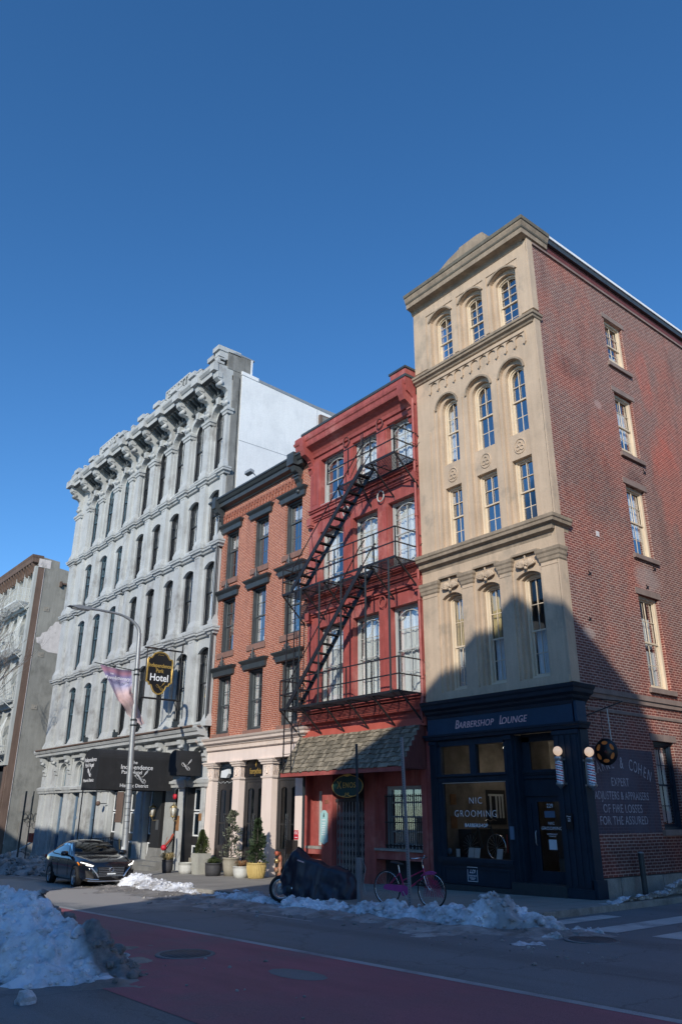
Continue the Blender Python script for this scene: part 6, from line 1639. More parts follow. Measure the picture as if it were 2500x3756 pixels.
signpost('sign_post', 'leaning perforated steel sign post with no sign, in front of the pink bicycle', -1.60, -4.42, 1.66, .065, lean=(-.17, .0))
sp = signpost('sign_post', 'thin dark sign post in a short grey sleeve beside the covered motorcycle', -3.5, -4.25, 1.63, .055, 'dark_post', lean=(-.10, 0), base=-.98, holes=False)
MB().tube([(-3.4, -4.25, -1.0), (-3.28, -4.25, -1.2), (-3.36, -4.25, -1.5), (-3.26, -4.25, -1.75)], .008, 5).build('wire', 'galvanised', sp)
signpost('sign_post', 'dark square post standing at the seam of the red and pink buildings', -10.95, -.42, 1.30, .08, 'dark_post', holes=False)
signpost('sign_post', 'slim dark post behind the black sedan roof, left of the hotel canopy posts', -26.5, -4.4, .9, .05, 'dark_post', holes=False)
signpost('sign_post', 'tall dark post standing before the graffiti hoarding at the left edge', -27.4, -4.45, .92, .085, 'dark_post', lean=(.0, 0), holes=False)

# ------------------------------------------------------------------ car
def boolean(ob, cutters, op='DIFFERENCE'):
    for c in cutters:
        m_ = ob.modifiers.new('b', 'BOOLEAN'); m_.object = c; m_.operation = op; m_.solver = 'EXACT'
    dg = bpy.context.evaluated_depsgraph_get(); me = bpy.data.meshes.new_from_object(ob.evaluated_get(dg))
    ob.modifiers.clear(); old = ob.data; ob.data = me; bpy.data.meshes.remove(old)
    for c in cutters: bpy.data.objects.remove(c)
def car():
    hd = R(-4)
    fx, fy = -15.62, -5.42                              # middle of the front axle
    t = thing('parked_car', 'glossy black four-door sedan standing by the kerb in front of the hotel', 'car', (fx, fy, rz(fx-1.4)), hd)
    t.rotation_euler = (0, -.02*-1*-1, hd)
    # stations: x, half width, sill z, shoulder z, top half width, top z
    ST = [(.93, .52, .34, .50, .40, .60), (.86, .72, .24, .62, .52, .74), (.70, .84, .20, .70, .66, .83), (.40, .90, .19, .76, .74, .90), (.0, .92, .19, .82, .78, .95), (-.40, .925, .19, .86, .80, .985), (-.62, .925, .19, .88, .80, 1.01),
          (-.95, .925, .19, .89, .72, 1.17), (-1.40, .925, .19, .90, .62, 1.37), (-1.75, .925, .19, .905, .59, 1.43), (-2.2, .925, .19, .915, .585, 1.44), (-2.7, .925, .19, .93, .57, 1.395), (-3.1, .92, .19, .95, .60, 1.28), (-3.45, .90, .20, .96, .68, 1.13), (-3.70, .86, .24, .95, .70, 1.07), (-3.88, .80, .32, .88, .62, 1.03), (-3.95, .66, .42, .70, .5, .86)]
    def ringp(s):
        x, w_, zs, zh, wt, zt = s
        hw = w_
        half = [(0, zs-.02), (hw*.80, zs-.01), (hw*.965, zs+.06), (hw*.985, zs+(zh-zs)*.35), (hw, zs+(zh-zs)*.66), (hw*.985, zh-.05), (hw*.955, zh), (hw*.955+(wt-hw*.955)*.5, zh+(zt-zh)*.56), (wt, zt-.05 if zt > 1.1 else zt-.02), (wt*.80, zt-.005), (wt*.4, zt+.018), (0, zt+.025)]
        return [(x, y, z) for y, z in half]+[(x, -y, z) for y, z in half[::-1][1:-1]]
    mb = MB(); rings = [ringp(s) for s in ST]; n = len(rings[0])
    for r_ in rings: mb.add(r_, [])
    for i in range(len(rings)-1):
        for k in range(n): mb.f.append((i*n+k, i*n+(k+1) % n, (i+1)*n+(k+1) % n, (i+1)*n+k)); mb.mi.append(0); mb.sm.append(True)
    mb.f += [tuple(range(n)), tuple((len(rings)-1)*n+k for k in range(n-1, -1, -1))]; mb.mi += [0, 0]; mb.sm += [True, True]
    body = mb.build('body', 'car_paint', t, local=True)
    sd = body.modifiers.new('s', 'SUBSURF'); sd.levels = 2; sd.render_levels = 2
    dg = bpy.context.evaluated_depsgraph_get(); me = bpy.data.meshes.new_from_object(body.evaluated_get(dg)); body.modifiers.clear(); body.data = me
    cut = []
    for x in (0, -2.83):
        for s_ in (-1, 1): c = MB().lathe([(.385, -.2), (.385, .25)], (x, s_*.83, .335), 40, 'y').build('c', 'car_paint', t, local=True); cut.append(c)
    boolean(body, cut)
    for p in body.data.polygons: p.use_smooth = True
    # glass surfaces laid just over the body
    def surf(P, Q, name, mat, off=.012, parent=None, nn=8):
        """strip between polylines P and Q, both lists of (x,y,z)"""
        q = MB(); k = len(P)
        q.add(P+Q, [(i, i+1, k+i+1, k+i) for i in range(k-1)], True); return q.build(name, mat, parent or t, local=True, recalc=False)
    # windscreen
    N_ = 8; lo = []; hi = []
    for i in range(N_+1):
        u = -1+2*i/N_; lo.append((-.60-.02-.10*u*u*1.2, u*.755, 1.045-.012*u*u)); hi.append((-1.36-.06*u*u, u*.60, 1.385-.025*u*u))
    rows = []
    q = MB(); M_ = 6
    for j in range(M_+1):
        v = j/M_
        for i in range(N_+1):
            a, c = Vector(lo[i]), Vector(hi[i]); p = a.lerp(c, v); p += Vector((.35, 0, .75)).normalized()*(.045*math.sin(math.pi*v)+.012); q.v.append(tuple(p))
    for j in range(M_):
        for i in range(N_): a = j*(N_+1)+i; q.f.append((a, a+1, a+N_+2, a+N_+1)); q.mi.append(0); q.sm.append(True)
    q.build('windscreen', 'glass_car', t, local=True, recalc=False)
    q = MB(); q.tube([tuple(Vector(p)+Vector((.02, 0, .02))) for p in lo], .014, 6); q.build('wiper', 'black_plastic', t, local=True)
    # side windows
    for s_ in (-1, 1):
        def sy(z, x):                                  # body side half width over the glasshouse
            for a, c in zip(ST, ST[1:]):
                if c[0] <= x <= a[0]:
                    k = (a[0]-x)/(a[0]-c[0]); w_ = a[1]+(c[1]-a[1])*k; zh = a[3]+(c[3]-a[3])*k; wt = a[4]+(c[4]-a[4])*k; zt = a[5]+(c[5]-a[5])*k
                    u = min(1, max(0, (z-zh)/(zt-.04-zh))); return w_*.955+(wt-w_*.955)*u
            return .6
        for xa, xb in ((-.98, -1.92), (-2.00, -2.82)):
            P = []; Q = []
            for i in range(7):
                x = xa+(xb-xa)*i/6; zb_ = .955+.012*i*(1 if xa > -1.5 else .6)+(.0 if xa > -1.5 else .045)
                zt_ = min(1.352, 1.03+(-x-.78)*.46) if x > -1.6 else (1.352 if x > -2.35 else 1.352-(-2.35-x)*.42)
                P.append((x, s_*(sy(zb_, x)+.008), zb_)); Q.append((x, s_*(sy(zt_, x)+.008), max(zb_+.01, zt_)))
            surf(P, Q, 'side_window', 'glass_car')
        q = MB(); q.tube([(-.85, s_*.875, .945), (-1.9, s_*.872, .985), (-2.9, s_*.86, 1.03), (-3.1, s_*.80, 1.06)], .011, 6)
        q.tube([(-.85, s_*.875, .96), (-1.15, s_*.80, 1.16), (-1.5, s_*.66, 1.35), (-2.2, s_*.62, 1.39), (-2.9, s_*.70, 1.22), (-3.1, s_*.79, 1.06)], .010, 6); q.build('window_trim', 'black_plastic', t, local=True)
        # mirror
        q = MB(); q.lathe([(.0001, -.13), (.07, -.11), (.085, 0), (.07, .11), (.0001, .13)], (-.92, s_*1.03, 1.03), 12, 'y'); mr = q.build('mirror', 'car_paint', t, local=True); MB().tube([(-.92, s_*.86, .96), (-.92, s_*.95, .99)], .025, 6).build('arm', 'black_plastic', mr, local=True)
        # door lines and handles
        q = MB()
        for x in (-.80, -1.95, -2.72): q.tube([(x, s_*.920, .30), (x-.01, s_*.928, .60), (x-.03, s_*.905, .88)], .005, 4)
        q.build('door_gap', 'rubber', t, local=True)
        for x in (-1.72, -2.6): MB().tube([(x, s_*.915, .80), (x-.10, s_*.945, .81), (x-.2, s_*.915, .81)], .016, 6).build('door_handle', 'chrome' if False else 'car_paint', t, local=True)
        # lights
        pts = [(.50, s_*.885, .735), (.72, s_*.795, .715), (.885, s_*.55, .655), (.86, s_*.54, .70), (.70, s_*.74, .80), (.42, s_*.87, .835)]
        q = MB(); q.add([(x+.02, y*1.02, z) for x, y, z in pts], [(0, 1, 4, 5), (1, 2, 3, 4)]); hl = q.build('headlight', 'black_plastic', t, local=True)
        q = MB(); q.tube([(.50, s_*.90, .78), (.74, s_*.80, .745), (.90, s_*.60, .675)], .017, 6); q.tube([(.74, s_*.80, .70), (.89, s_*.61, .665)], .014, 6); q.build('lamp', 'headlight', hl, local=True)
        MB().tube([(.28, s_*.935, .77), (.36, s_*.925, .74), (.42, s_*.918, .70)], .026, 6).build('side_marker', 'amber', t, local=True)
        q = MB(); q.tube([(.90, s_*.66, .62), (.955, s_*.50, .46), (.965, s_*.42, .34)], .025, 6); q.build('grille_trim', 'chrome', t, local=True)
        q = MB(); q.add([(.80, s_*.82, .55), (.93, s_*.62, .50), (.95, s_*.55, .30), (.84, s_*.78, .30)], [(0, 1, 2, 3)]); q.build('bumper_vent', 'black_plastic', t, local=True)
        q = MB(); q.tube([(.86, s_*.80, .31), (.95, s_*.60, .28), (.97, s_*.40, .27)], .014, 6); q.build('lower_trim', 'chrome', t, local=True)
        q = MB(); q.add([(-3.72, s_*.875, .95), (-3.93, s_*.72, .93), (-3.95, s_*.70, .80), (-3.74, s_*.88, .84)], [(0, 1, 2, 3)]); q.build('tail_light', 'fdc_red', t, local=True)
    g_ = MB(); g_.prism([(-.46, .64), (.46, .64), (.40, .34), (-.40, .34)], 'x', .90, .955); g_.T = None
    # prism on axis x uses (y,z)
    gr = g_.build('grille', 'black_plastic', t, local=True)
    q = MB()
    for z in (.60, .55, .50, .45, .40, .36): q.box(.955, .962, -.44+.2*(.64-z)*0.5, .44-.2*(.64-z)*.5, z, z+.010)
    q.build('grille_bar', 'alloy', gr, local=True)
    q = MB(); q.tube([(.975, .065*math.cos(a_*.3927), .555+.065*math.sin(a_*.3927)) for a_ in range(16)], .010, 6, closed=True); q.box(.970, .982, -.095, .095, .543, .567); q.build('emblem', 'chrome', gr, local=True)
    pl = MB().box(.965, .98, -.16, .16, .385, .47).build('number_plate', 'black_plastic', t, local=True)
    MB().box(.98, .984, -.145, .145, .41, .45).build('plate_text', 'paper', pl, local=True)
    q = MB(); q.box(.955, .968, -.155, .155, .47, .478); q.box(.955, .985, -.165, .165, .376, .385); q.build('plate_frame', 'alloy', pl, local=True)
    q = MB(); q.tube([(.90, -.75, .235), (.96, -.4, .215), (.975, 0, .21), (.96, .4, .215), (.90, .75, .235)], .022, 8); q.build('bumper_lip', 'alloy', t, local=True)
    # seats and wheel
    q = MB()
    for y in (-.36, .36): q.box(-1.95, -1.80, y-.22, y+.22, .6, 1.12); q.box(-1.92, -1.84, y-.11, y+.11, 1.12, 1.27)
    q.build('seat', 'saddle', t, local=True)
    # wheels
    def wheel(x, s_):
        y = s_*.83; w_ = MB(); r = .335
        w_.lathe([(.235, -.105), (.30, -.11), (.325, -.095), (r, -.06), (r, .06), (.325, .095), (.30, .11), (.235, .105)], (x, y, r), 40, 'y', cap=False); wh = w_.build('wheel', 'rubber', t, local=True)
        q = MB(); yo = y+s_*.075; q.lathe([(.245, s_*.025), (.236, s_*.02), (.225, -s_*.03), (.20, -s_*.05)], (x, yo, r), 32, 'y', cap=False)
        for k in range(5):
            for d_ in (-.13, .13):
                a = k*2*math.pi/5+.3; q.bar((x+.04*math.cos(a), yo-s_*.005, r+.04*math.sin(a)), (x+.232*math.cos(a+d_), yo-s_*.005, r+.232*math.sin(a+d_)), .035, .022, (0, 1, 0))
        q.lathe([(.05, 0), (.045, s_*.012), (.0001, s_*.014)], (x, yo, r), 16, 'y'); q.build('rim', 'alloy', wh, local=True)
        MB().lathe([(.0001, 0), (.225, 0)], (x, y+s_*.02, r), 24, 'y').build('brake_disc', 'dark_post', wh, local=True)
    for x in (0, -2.83):
        for s_ in (-1, 1): wheel(x, s_)
    q = MB(); q.box(-3.4, .5, -.68, .68, .22, .5); q.build('underbody', 'rubber', t, local=True)
    q = MB()
    for x in (0, -2.83): q.box(x-.37, x+.37, -.72, .72, .3, .68)
    q.build('wheel_well', 'rubber', t, local=True)
car()

# ------------------------------------------------------------------ covered motorcycle
def moto():
    t = thing('covered_motorcycle', 'motorcycle under a dark navy cover with its front wheel showing at the kerb', 'motorcycle', (-5.72, -4.93, rz(-5.7)+.03), R(38))
    wl = MB().lathe([(.225, -.055), (.27, -.06), (.31, -.04), (.315, 0), (.31, .04), (.27, .06), (.225, .055)], (0, 0, .31), 40, 'y', cap=False).build('wheel', 'rubber', t, local=True)
    q = MB(); q.lathe([(.195, -.04), (.23, -.058), (.23, .058), (.195, .04), (.195, -.04)], (0, 0, .31), 32, 'y', cap=False)
    for k in range(6): a = k*math.pi/3; q.tube([(0, 0, .31), (.21*math.cos(a), 0, .31+.21*math.sin(a))], .014, 6)
    q.build('rim', 'alloy', wl, local=True); MB().lathe([(.06, -.07), (.13, -.068), (.13, -.062), (.06, -.06)], (0, 0, .31), 24, 'y').build('brake_disc', 'steel', wl, local=True)
    q = MB()
    for y in (-.09, .09): q.tube([(0, y, .31), (.24, y, .80)], .028, 8)
    q.tube([(.35, -.25, .35), (.6, -.28, .30), (.8, -.25, .32)], .05, 8); q.tube([(.3, -.2, .5), (.38, -.24, .25)], .03, 6); q.build('fork', 'chrome', t, local=True)
    q = MB(); q.sphere((.28, -.14, .33), .13, 10); q.sphere((.5, -.12, .36), .16, 10); q.build('engine', 'dark_post', t, local=True)
    MB().lathe([(.18, -.08), (.30, -.08), (.31, 0), (.30, .08), (.18, .08)], (1.48, 0, .31), 32, 'y').build('wheel', 'rubber', t, local=True)
    # cover : stations along the bike (x, top z, half width at hem, half width at shoulder, hem z)
    ST = [(-.02, .72, .10, .06, .50), (.05, .86, .20, .13, .34), (.16, .99, .28, .22, .22), (.30, 1.20, .34, .28, .15), (.42, 1.30, .37, .30, .10), (.55, 1.19, .38, .34, .06), (.75, 1.04, .40, .30, .04), (1.0, .98, .42, .30, .02), (1.25, .86, .42, .28, .0), (1.5, .84, .40, .25, -.0), (1.72, .78, .34, .20, .0), (1.88, .62, .26, .14, .02), (1.98, .40, .16, .08, .04)]
    mb = MB(); K = 33; X = []
    nS = 56
    def lerpS(u):
        i = min(len(ST)-2, int(u*(len(ST)-1))); f_ = u*(len(ST)-1)-i; f_ = f_*f_*(3-2*f_)*.5+f_*.5; return [a+(c-a)*f_ for a, c in zip(ST[i], ST[i+1])]
    for i in range(nS+1):
        x, zt, wh, ws, zh = lerpS(i/nS)
        for k in range(K):
            u = -1+2*k/(K-1); au = abs(u); s_ = 1 if u >= 0 else -1
            if au < .35: y = s_*ws*(au/.35)*1.0; z = zt-.10*(au/.35)**2.2
            else:
                q = (au-.35)/.65; y = s_*(ws+(wh-ws)*q); z = (zt-.10)+(zh-(zt-.10))*q
                fold = .05*q*math.sin(x*15+2.2*math.sin(q*3)+s_)+.035*q*math.sin(x*27+q*5+s_)
                y += s_*fold; z += .02*q*math.sin(x*23)
            n_ = noise.noise(Vector((x*4, y*4+3, z*4)))*.03; n2 = abs(noise.noise(Vector((x*2.5+z*3, y*3, z*2))))*.10+abs(noise.noise(Vector((x*6-z*5, y*2+9, z*1.5))))*.035
            mb.v.append((x, y+s_*n_-s_*n2, z+n_))
    for i in range(nS):
        for k in range(K-1): a = i*K+k; mb.f.append((a, a+1, a+K+1, a+K)); mb.mi.append(0); mb.sm.append(True)
    o = len(mb.v)
    mb.f.append(tuple(range(K))); mb.mi.append(0); mb.sm.append(True); mb.f.append(tuple(nS*K+k for k in range(K-1, -1, -1))); mb.mi.append(0); mb.sm.append(True)
    mb.build('cover', 'cover', t, local=True, recalc=False)
    MB().hexa([(.50, -.375, .98), (.66, -.365, .93), (.665, -.37, .955), (.505, -.38, 1.005)], [(.50, -.35, .98), (.66, -.34, .93), (.665, -.34, .955), (.505, -.35, 1.005)]).build('label_strip', 'lettering_pink', t, local=True)
moto()

# ------------------------------------------------------------------ bicycle
def bike():
    t = thing('bicycle', 'magenta step-through bicycle with a pink chain guard chained to the leaning post', 'bicycle', (-1.88, -4.17, gz(-1.9)), R(14))
    rr = .345
    for x, nm in ((-.60, 'r'), (.56, 'f')):
        w_ = MB().tube([(x+rr*math.cos(i*math.pi/24), 0, rr+rr*math.sin(i*math.pi/24)) for i in range(48)], .016, 8, closed=True).build('wheel', 'rubber', t, local=True)
        MB().tube([(x+.325*math.cos(i*math.pi/24), 0, rr+.325*math.sin(i*math.pi/24)) for i in range(48)], .010, 6, closed=True).build('rim', 'chrome', w_, local=True)
        q = MB(); q.lathe([(.02, -.04), (.02, .04)], (x, 0, rr), 10, 'y')
        for k in range(28): a = k*2*math.pi/28; q.tube([(x+.02*math.cos(a+1), .02*(-1)**k, rr+.02*math.sin(a+1)), (x+.32*math.cos(a), 0, rr+.32*math.sin(a))], .0022, 3)
        q.build('spokes', 'steel', w_, local=True)
    f_ = MB(); BB_ = (-.12, 0, .30); SC = (-.26, 0, .66); HD1 = (.36, 0, .78); HD2 = (.40, 0, .62)
    for a, c, r in ((BB_, SC, .016), (SC, (-.235, 0, .60), .016), (BB_, HD2, .018), ((-.20, 0, .50), (.37, 0, .74), .014), (HD1, HD2, .022), ((-.60, .05, rr), BB_, .011), ((-.60, -.05, rr), BB_, .011), ((-.60, .05, rr), SC, .009), ((-.60, -.05, rr), SC, .009)): f_.tube([a, c], r, 8)
    f_.build('frame', 'magenta', t, local=True)
    q = MB()
    for y in (-.05, .05): q.tube([(.40, y, .62), (.46, y, .45), (.56, y, rr)], .011, 6)
    q.tube([(.40, -.05, .62), (.40, .05, .62)], .014, 6); q.build('fork', 'chrome', t, local=True)
    q = MB(); q.tube([(.36, 0, .78), (.33, 0, .92), (.36, 0, .97)], .012, 8); q.tube([(.16, -.28, .98), (.30, -.24, .98), (.40, -.1, 1.0), (.36, 0, .97), (.40, .1, 1.0), (.30, .24, .98), (.16, .28, .98)], .011, 8); q.tube([(.36, 0, .97), (.44, -.06, 1.04)], .01, 6); hb = q.build('handlebar', 'chrome', t, local=True)
    q = MB()
    for y in (-.27, .27): q.tube([(.10, y, .98), (.22, y*.98, .98)], .017, 8)
    q.build('grip', 'rubber', hb, local=True)
    q = MB(); q.tube([SC, (-.29, 0, .82)], .012, 8); q.build('seat_post', 'chrome', t, local=True)
    q = MB(); vs = []
    for i in range(9):
        u = i/8; x = -.44+.28*u; w_ = .10*(1-u)**.7+.02
        for k in range(7): a = math.pi*k/6; vs.append((x, w_*math.cos(a), .84+.045*math.sin(a)+.02*math.cos(u*3)))
    q.add(vs, [(i*7+k, i*7+k+1, (i+1)*7+k+1, (i+1)*7+k) for i in range(8) for k in range(6)]+[tuple(range(7)), tuple(56+k for k in range(6, -1, -1))]+[(i*7, (i+1)*7, (i+1)*7+6, i*7+6) for i in range(8)], True); q.build('saddle', 'saddle', t, local=True)
    q = MB(); q.prism([(-.66, .37), (-.60, .42), (-.1, .42), (-.0, .38), (.01, .28), (-.06, .22), (-.16, .20), (-.2, .28), (-.60, .31), (-.66, .33)], 'y', -.065, -.045); q.build('chain_guard', 'purple_guard', t, local=True)
    q = MB(); q.tube([(-.12, -.10, .30), (-.02, -.10, .17)], .009, 6); q.box(-.07, .05, -.17, -.09, .155, .18); q.tube([(-.12, .09, .30), (-.22, .09, .43)], .009, 6); q.box(-.28, -.17, .09, .17, .42, .445); q.build('pedal', 'steel', t, local=True)
    q = MB(); q.tube([(.56+.37*math.cos(a), 0, rr+.37*math.sin(a)) for a in [R(70+8*i) for i in range(9)]], .018, 6); q.build('mudguard', 'purple_guard', t, local=True)
    q = MB()
    for s_ in (-.055, .055):
        for i in range(9): q.tube([(.50+.02*i, s_, .62-.01*i), (.28+.06*i+.1, s_, .22)], .005, 4)
    q.add([(.36, -.05, .64), (.74, -.05, .60), (.70, -.05, .28), (.52, -.05, .30)], [(0, 1, 2, 3)]) if False else None
    q.build('skirt_guard', 'magenta', t, local=True)
    q = MB(); q.box(.44, .66, -.04, .04, .66, .70); q.tube([(.40, 0, .66), (.66, 0, .68)], .02, 6); q.build('carrier', 'purple_guard', t, local=True)
    MB().tube([(.30, -.1, .52), (.36, -.28, .5), (.44, -.3, .46), (.46, -.1, .44), (.36, .0, .48)], .016, 6, closed=True).build('chain_lock', 'rubber', t, local=True)
bike()

# ------------------------------------------------------------------ planters and plants
def pot(kind, mat, x, y, r0, r1, h, label, square=False, ribs=0, group=None):
    t = thing(kind, label, 'planter', (x, y, gz(x)), 0, group)
    mb = MB()
    if square:
        a, c = r0, r1; mb.hexa([(-a, -a, 0), (a, -a, 0), (a, a, 0), (-a, a, 0)], [(-c, -c, h), (c, -c, h), (c, c, h), (-c, c, h)])
    else:
        n = 36; prof = [(r0, 0), ((r0+r1)/2*1.04, h*.35), (r1*1.02, h*.75), (r1, h*.93), (r1*1.05, h*.94), (r1*1.05, h), (r1*.92, h), (r1*.9, h*.9), (.001, h*.9)]
        mb.lathe(prof, n=n)
        if ribs:
            for k in range(ribs): a = 2*math.pi*k/ribs; mb.tube([((r0+.0)*math.cos(a), r0*math.sin(a), .02), ((r0+r1)/2*1.05*math.cos(a), (r0+r1)/2*1.05*math.sin(a), h*.35), (r1*1.03*math.cos(a), r1*1.03*math.sin(a), h*.75), (r1*1.0*math.cos(a), r1*math.sin(a), h*.9)], .012, 5)
    mb.build('pot', mat, t, local=True); return t
def conifer(parent, h0, h, r, mat, n, seed, taper=1.0, leaf=.05, trunk=True, gaps=.0, shape=None, out=.6):
    ro = random.Random(seed); mb = MB()
    for i in range(n):
        u = ro.random()**.8; z = h0+u*h; R_ = (shape(u) if shape else r*(1-u)**taper); a = ro.random()*6.283
        d = R_*(out+(1-out)*ro.random()) if ro.random() < .75 else R_*ro.random()
        d *= .74+.5*noise.noise(Vector((math.cos(a)*1.8+seed, math.sin(a)*1.8, z*3.5)))*1.6
        if gaps and noise.noise(Vector((math.cos(a)*2.2, math.sin(a)*2.2+seed, z*5))) < -1+gaps*1.2+.4: continue
        c = Vector((d*math.cos(a), d*math.sin(a), z)); l = leaf*ro.uniform(.6, 1.5)
        o = Vector((math.cos(a), math.sin(a), ro.uniform(.1, 1.0))).normalized(); s_ = o.cross(Vector((ro.uniform(-1, 1), ro.uniform(-1, 1), ro.uniform(-1, 1)))).normalized()*l*.28
        mb.add([c, c+o*l*.5+s_, c+o*l, c+o*l*.5-s_], [(0, 1, 2, 3)])
    fo = mb.build('foliage', mat, parent, local=True, recalc=False)
    if trunk:
        q = MB(); q.tube([(0, 0, h0-.25), (0, 0, h0+h*.8)], .018, 6)
        for k in range(26): a = ro.random()*6.28; z = h0+h*.75*ro.random(); rr = r*(1-(z-h0)/h)*.8; q.tube([(0, 0, z), (rr*math.cos(a), rr*math.sin(a), z+rr*.45)], .006, 4)
        q.build('trunk', 'bark', parent, local=True)
    return fo
def tuft(parent, z, n, l, spread, mat, seed):
    ro = random.Random(seed); mb = MB()
    for i in range(n):
        a = ro.random()*6.28; d = ro.random()**.5*.14; L_ = l*ro.uniform(.5, 1.1); s_ = spread*ro.uniform(.2, 1)
        p = Vector((d*math.cos(a), d*math.sin(a), z)); m1 = p+Vector((s_*.5*math.cos(a), s_*.5*math.sin(a), L_*.7)); e = p+Vector((s_*math.cos(a), s_*math.sin(a), L_*(.8 if s_ < spread*.6 else .35)))
        w_ = Vector((-math.sin(a), math.cos(a), 0))*.006; mb.add([p-w_, p+w_, m1+w_, m1-w_, e], [(0, 1, 2, 3), (3, 2, 4)])
    return mb.build('grass', mat, parent, local=True, recalc=False)
p = pot('planter', 'terracotta_grey', -18.75, -1.35, .17, .21, .48, 'dark grey pot of pale dry grass left of the white bowl'); tuft(p, .45, 420, .38, .36, 'dry_grass', 1); tuft(p, .45, 120, .30, .2, 'leaf_green', 2)
p = pot('planter', 'pot_white', -17.55, -1.15, .26, .30, .38, 'round white glazed bowl in front of the hotel corner, empty of plants'); MB().tube([(.31*math.cos(a*.3), .31*math.sin(a*.3), .385) for a in range(21)], .018, 6, closed=True).build('rim', 'pot_concrete', p, local=True)
p = pot('planter', 'pot_stone', -17.75, -.62, .20, .22, .55, 'plain square stone pot half hidden behind the white bowl', square=True)
p = pot('planter', 'pot_concrete', -16.85, -.92, .23, .28, .74, 'tall square concrete planter with a bright green cone-shaped conifer', square=True); conifer(p, .70, .86, .36, 'leaf_green', 4200, 3, .9, .055, shape=lambda u: .36*math.sin(min(1, u*3.2+.35)*1.57)*(1-u)**.75)
p = pot('planter', 'terracotta_grey', -15.55, -1.12, .27, .30, .44, 'wide dark grey pot with a low feathery green plant'); tuft(p, .42, 300, .22, .3, 'leaf_green', 5); conifer(p, .42, .2, .3, 'leaf_dark', 500, 6, .6, .05, trunk=False)
p = pot('planter', 'pot_stone', -14.98, -.72, .22, .30, .62, 'large weathered stone pot with a tall grey-green airy conifer'); conifer(p, .60, 1.62, .5, 'leaf_grey', 3000, 7, .9, .09, gaps=.6, shape=lambda u: .52*(1-u)**.5*(.45+.55*abs(math.sin(u*8+.6))), out=.3)
p = pot('planter', 'pot_white', -13.62, -1.12, .24, .29, .38, 'chipped white pot with dry brown stems'); tuft(p, .36, 260, .26, .26, 'wood_warm', 9); tuft(p, .36, 100, .22, .2, 'leaf_grey', 10)
p = pot('planter', 'pot_yellow', -13.02, -.88, .26, .33, .50, 'ribbed mustard yellow pot with a dark green spruce', ribs=34); conifer(p, .48, 1.42, .40, 'leaf_dark', 3600, 11, .8, .10, gaps=.5, shape=lambda u: .50*(1-u)**.75*(.6+.4*abs(math.sin(u*10))), out=.3)

# ------------------------------------------------------------------ broken barricade
t = thing('barricade', 'collapsed white road barricade with orange lights lying by the graffiti hoarding', 'barricade', (-40.5, -.9, gz(-40.5)), R(10))
q = MB(); 
for a, c in (((0, 0, .1), (2.2, .4, 1.0)), ((.3, -.4, .1), (2.4, 0, .85)), ((.2, 0, .15), (.4, -.4, .15)), ((1.0, .1, .5), (1.3, -.3, .45)), ((1.7, .3, .8), (2.0, 0, .7))): q.bar(a, c, .09, .05)
q.bar((-.2, -.5, .05), (1.4, -.5, .35), .16, .05); q.build('frame', 'paper', t, local=True)
q = MB(); q.lathe([(.12, 0), (.12, .06)], (2.3, .45, 1.05), 14, 'y'); q.build('warning_light', 'orange', t, local=True)
q = MB(); q.box(1.9, 2.3, .3, .6, 1.0, 1.5); q.box(.1, .5, .1, .4, .1, .4); q.build('red_panel', 'hydrant_red', t, local=True)

# ------------------------------------------------------------------ snow
def snowfield(name, mat, label, cat, x0, x1, y0, y1, res, hf, base, lumps=0, seed=1, kind=None, group=None, lump=(.04, .14), lumpmat=None):
    """height field: hf(x,y) returns height above base, negative where there is no snow"""
    nx, ny = int((x1-x0)/res), int((y1-y0)/res); idx = {}; mb = MB()
    for i in range(nx+1):
        for j in range(ny+1):
            x = x0+i*res; y = y0+j*res; h = hf(x, y)
            if h > -.06: idx[i, j] = len(mb.v); mb.v.append((x, y, base(x)+h))
    for i in range(nx):
        for j in range(ny):
            k = [(i, j), (i+1, j), (i+1, j+1), (i, j+1)]
            if all(q in idx for q in k): mb.f.append(tuple(idx[q] for q in k)); mb.mi.append(0); mb.sm.append(True)
    ro = random.Random(seed); c = 0; tries = 0
    while c < lumps and tries < lumps*30:
        tries += 1; x = ro.uniform(x0, x1); y = ro.uniform(y0, y1); h = hf(x, y)
        if h < .01: continue
        r = ro.uniform(*lump)*(.6+.8*ro.random()**2); c += 1; chunk(mb, (x, y, base(x)+h+r*.05), r, ro)
    ob = mb.build(name, mat, recalc=False); tag(ob, label, cat, group, kind); return ob
def chunk(mb, c, r, ro, sub=1):
    bm = bmesh.new(); bmesh.ops.create_icosphere(bm, subdivisions=2, radius=1); sx, sy, sz = ro.uniform(.7, 1.4), ro.uniform(.7, 1.3), ro.uniform(.5, .95); s_ = ro.random()*50; a = ro.random()*6
    vs = []
    for v in bm.verts:
        p = v.co.copy(); k = 1+.55*noise.noise(p*1.6+Vector((s_, 0, 0))); p = p*k; vs.append((c[0]+r*(p.x*sx*math.cos(a)-p.y*sy*math.sin(a)), c[1]+r*(p.x*sx*math.sin(a)+p.y*sy*math.cos(a)), c[2]+r*p.z*sz))
    fs = [tuple(v.index for v in f.verts) for f in bm.faces]; bm.free(); mb.add(vs, fs, ro.random() < .5)
def tb(x, y, s_, o=4, sd=0):
    return noise.fractal(Vector((x*s_+sd, y*s_-sd, sd*.7)), .9, 2.0, o)
def ridge(x, y, s_, sd=0):
    d, p = noise.voronoi(Vector((x*s_+sd, y*s_, sd)))
    return d[0]
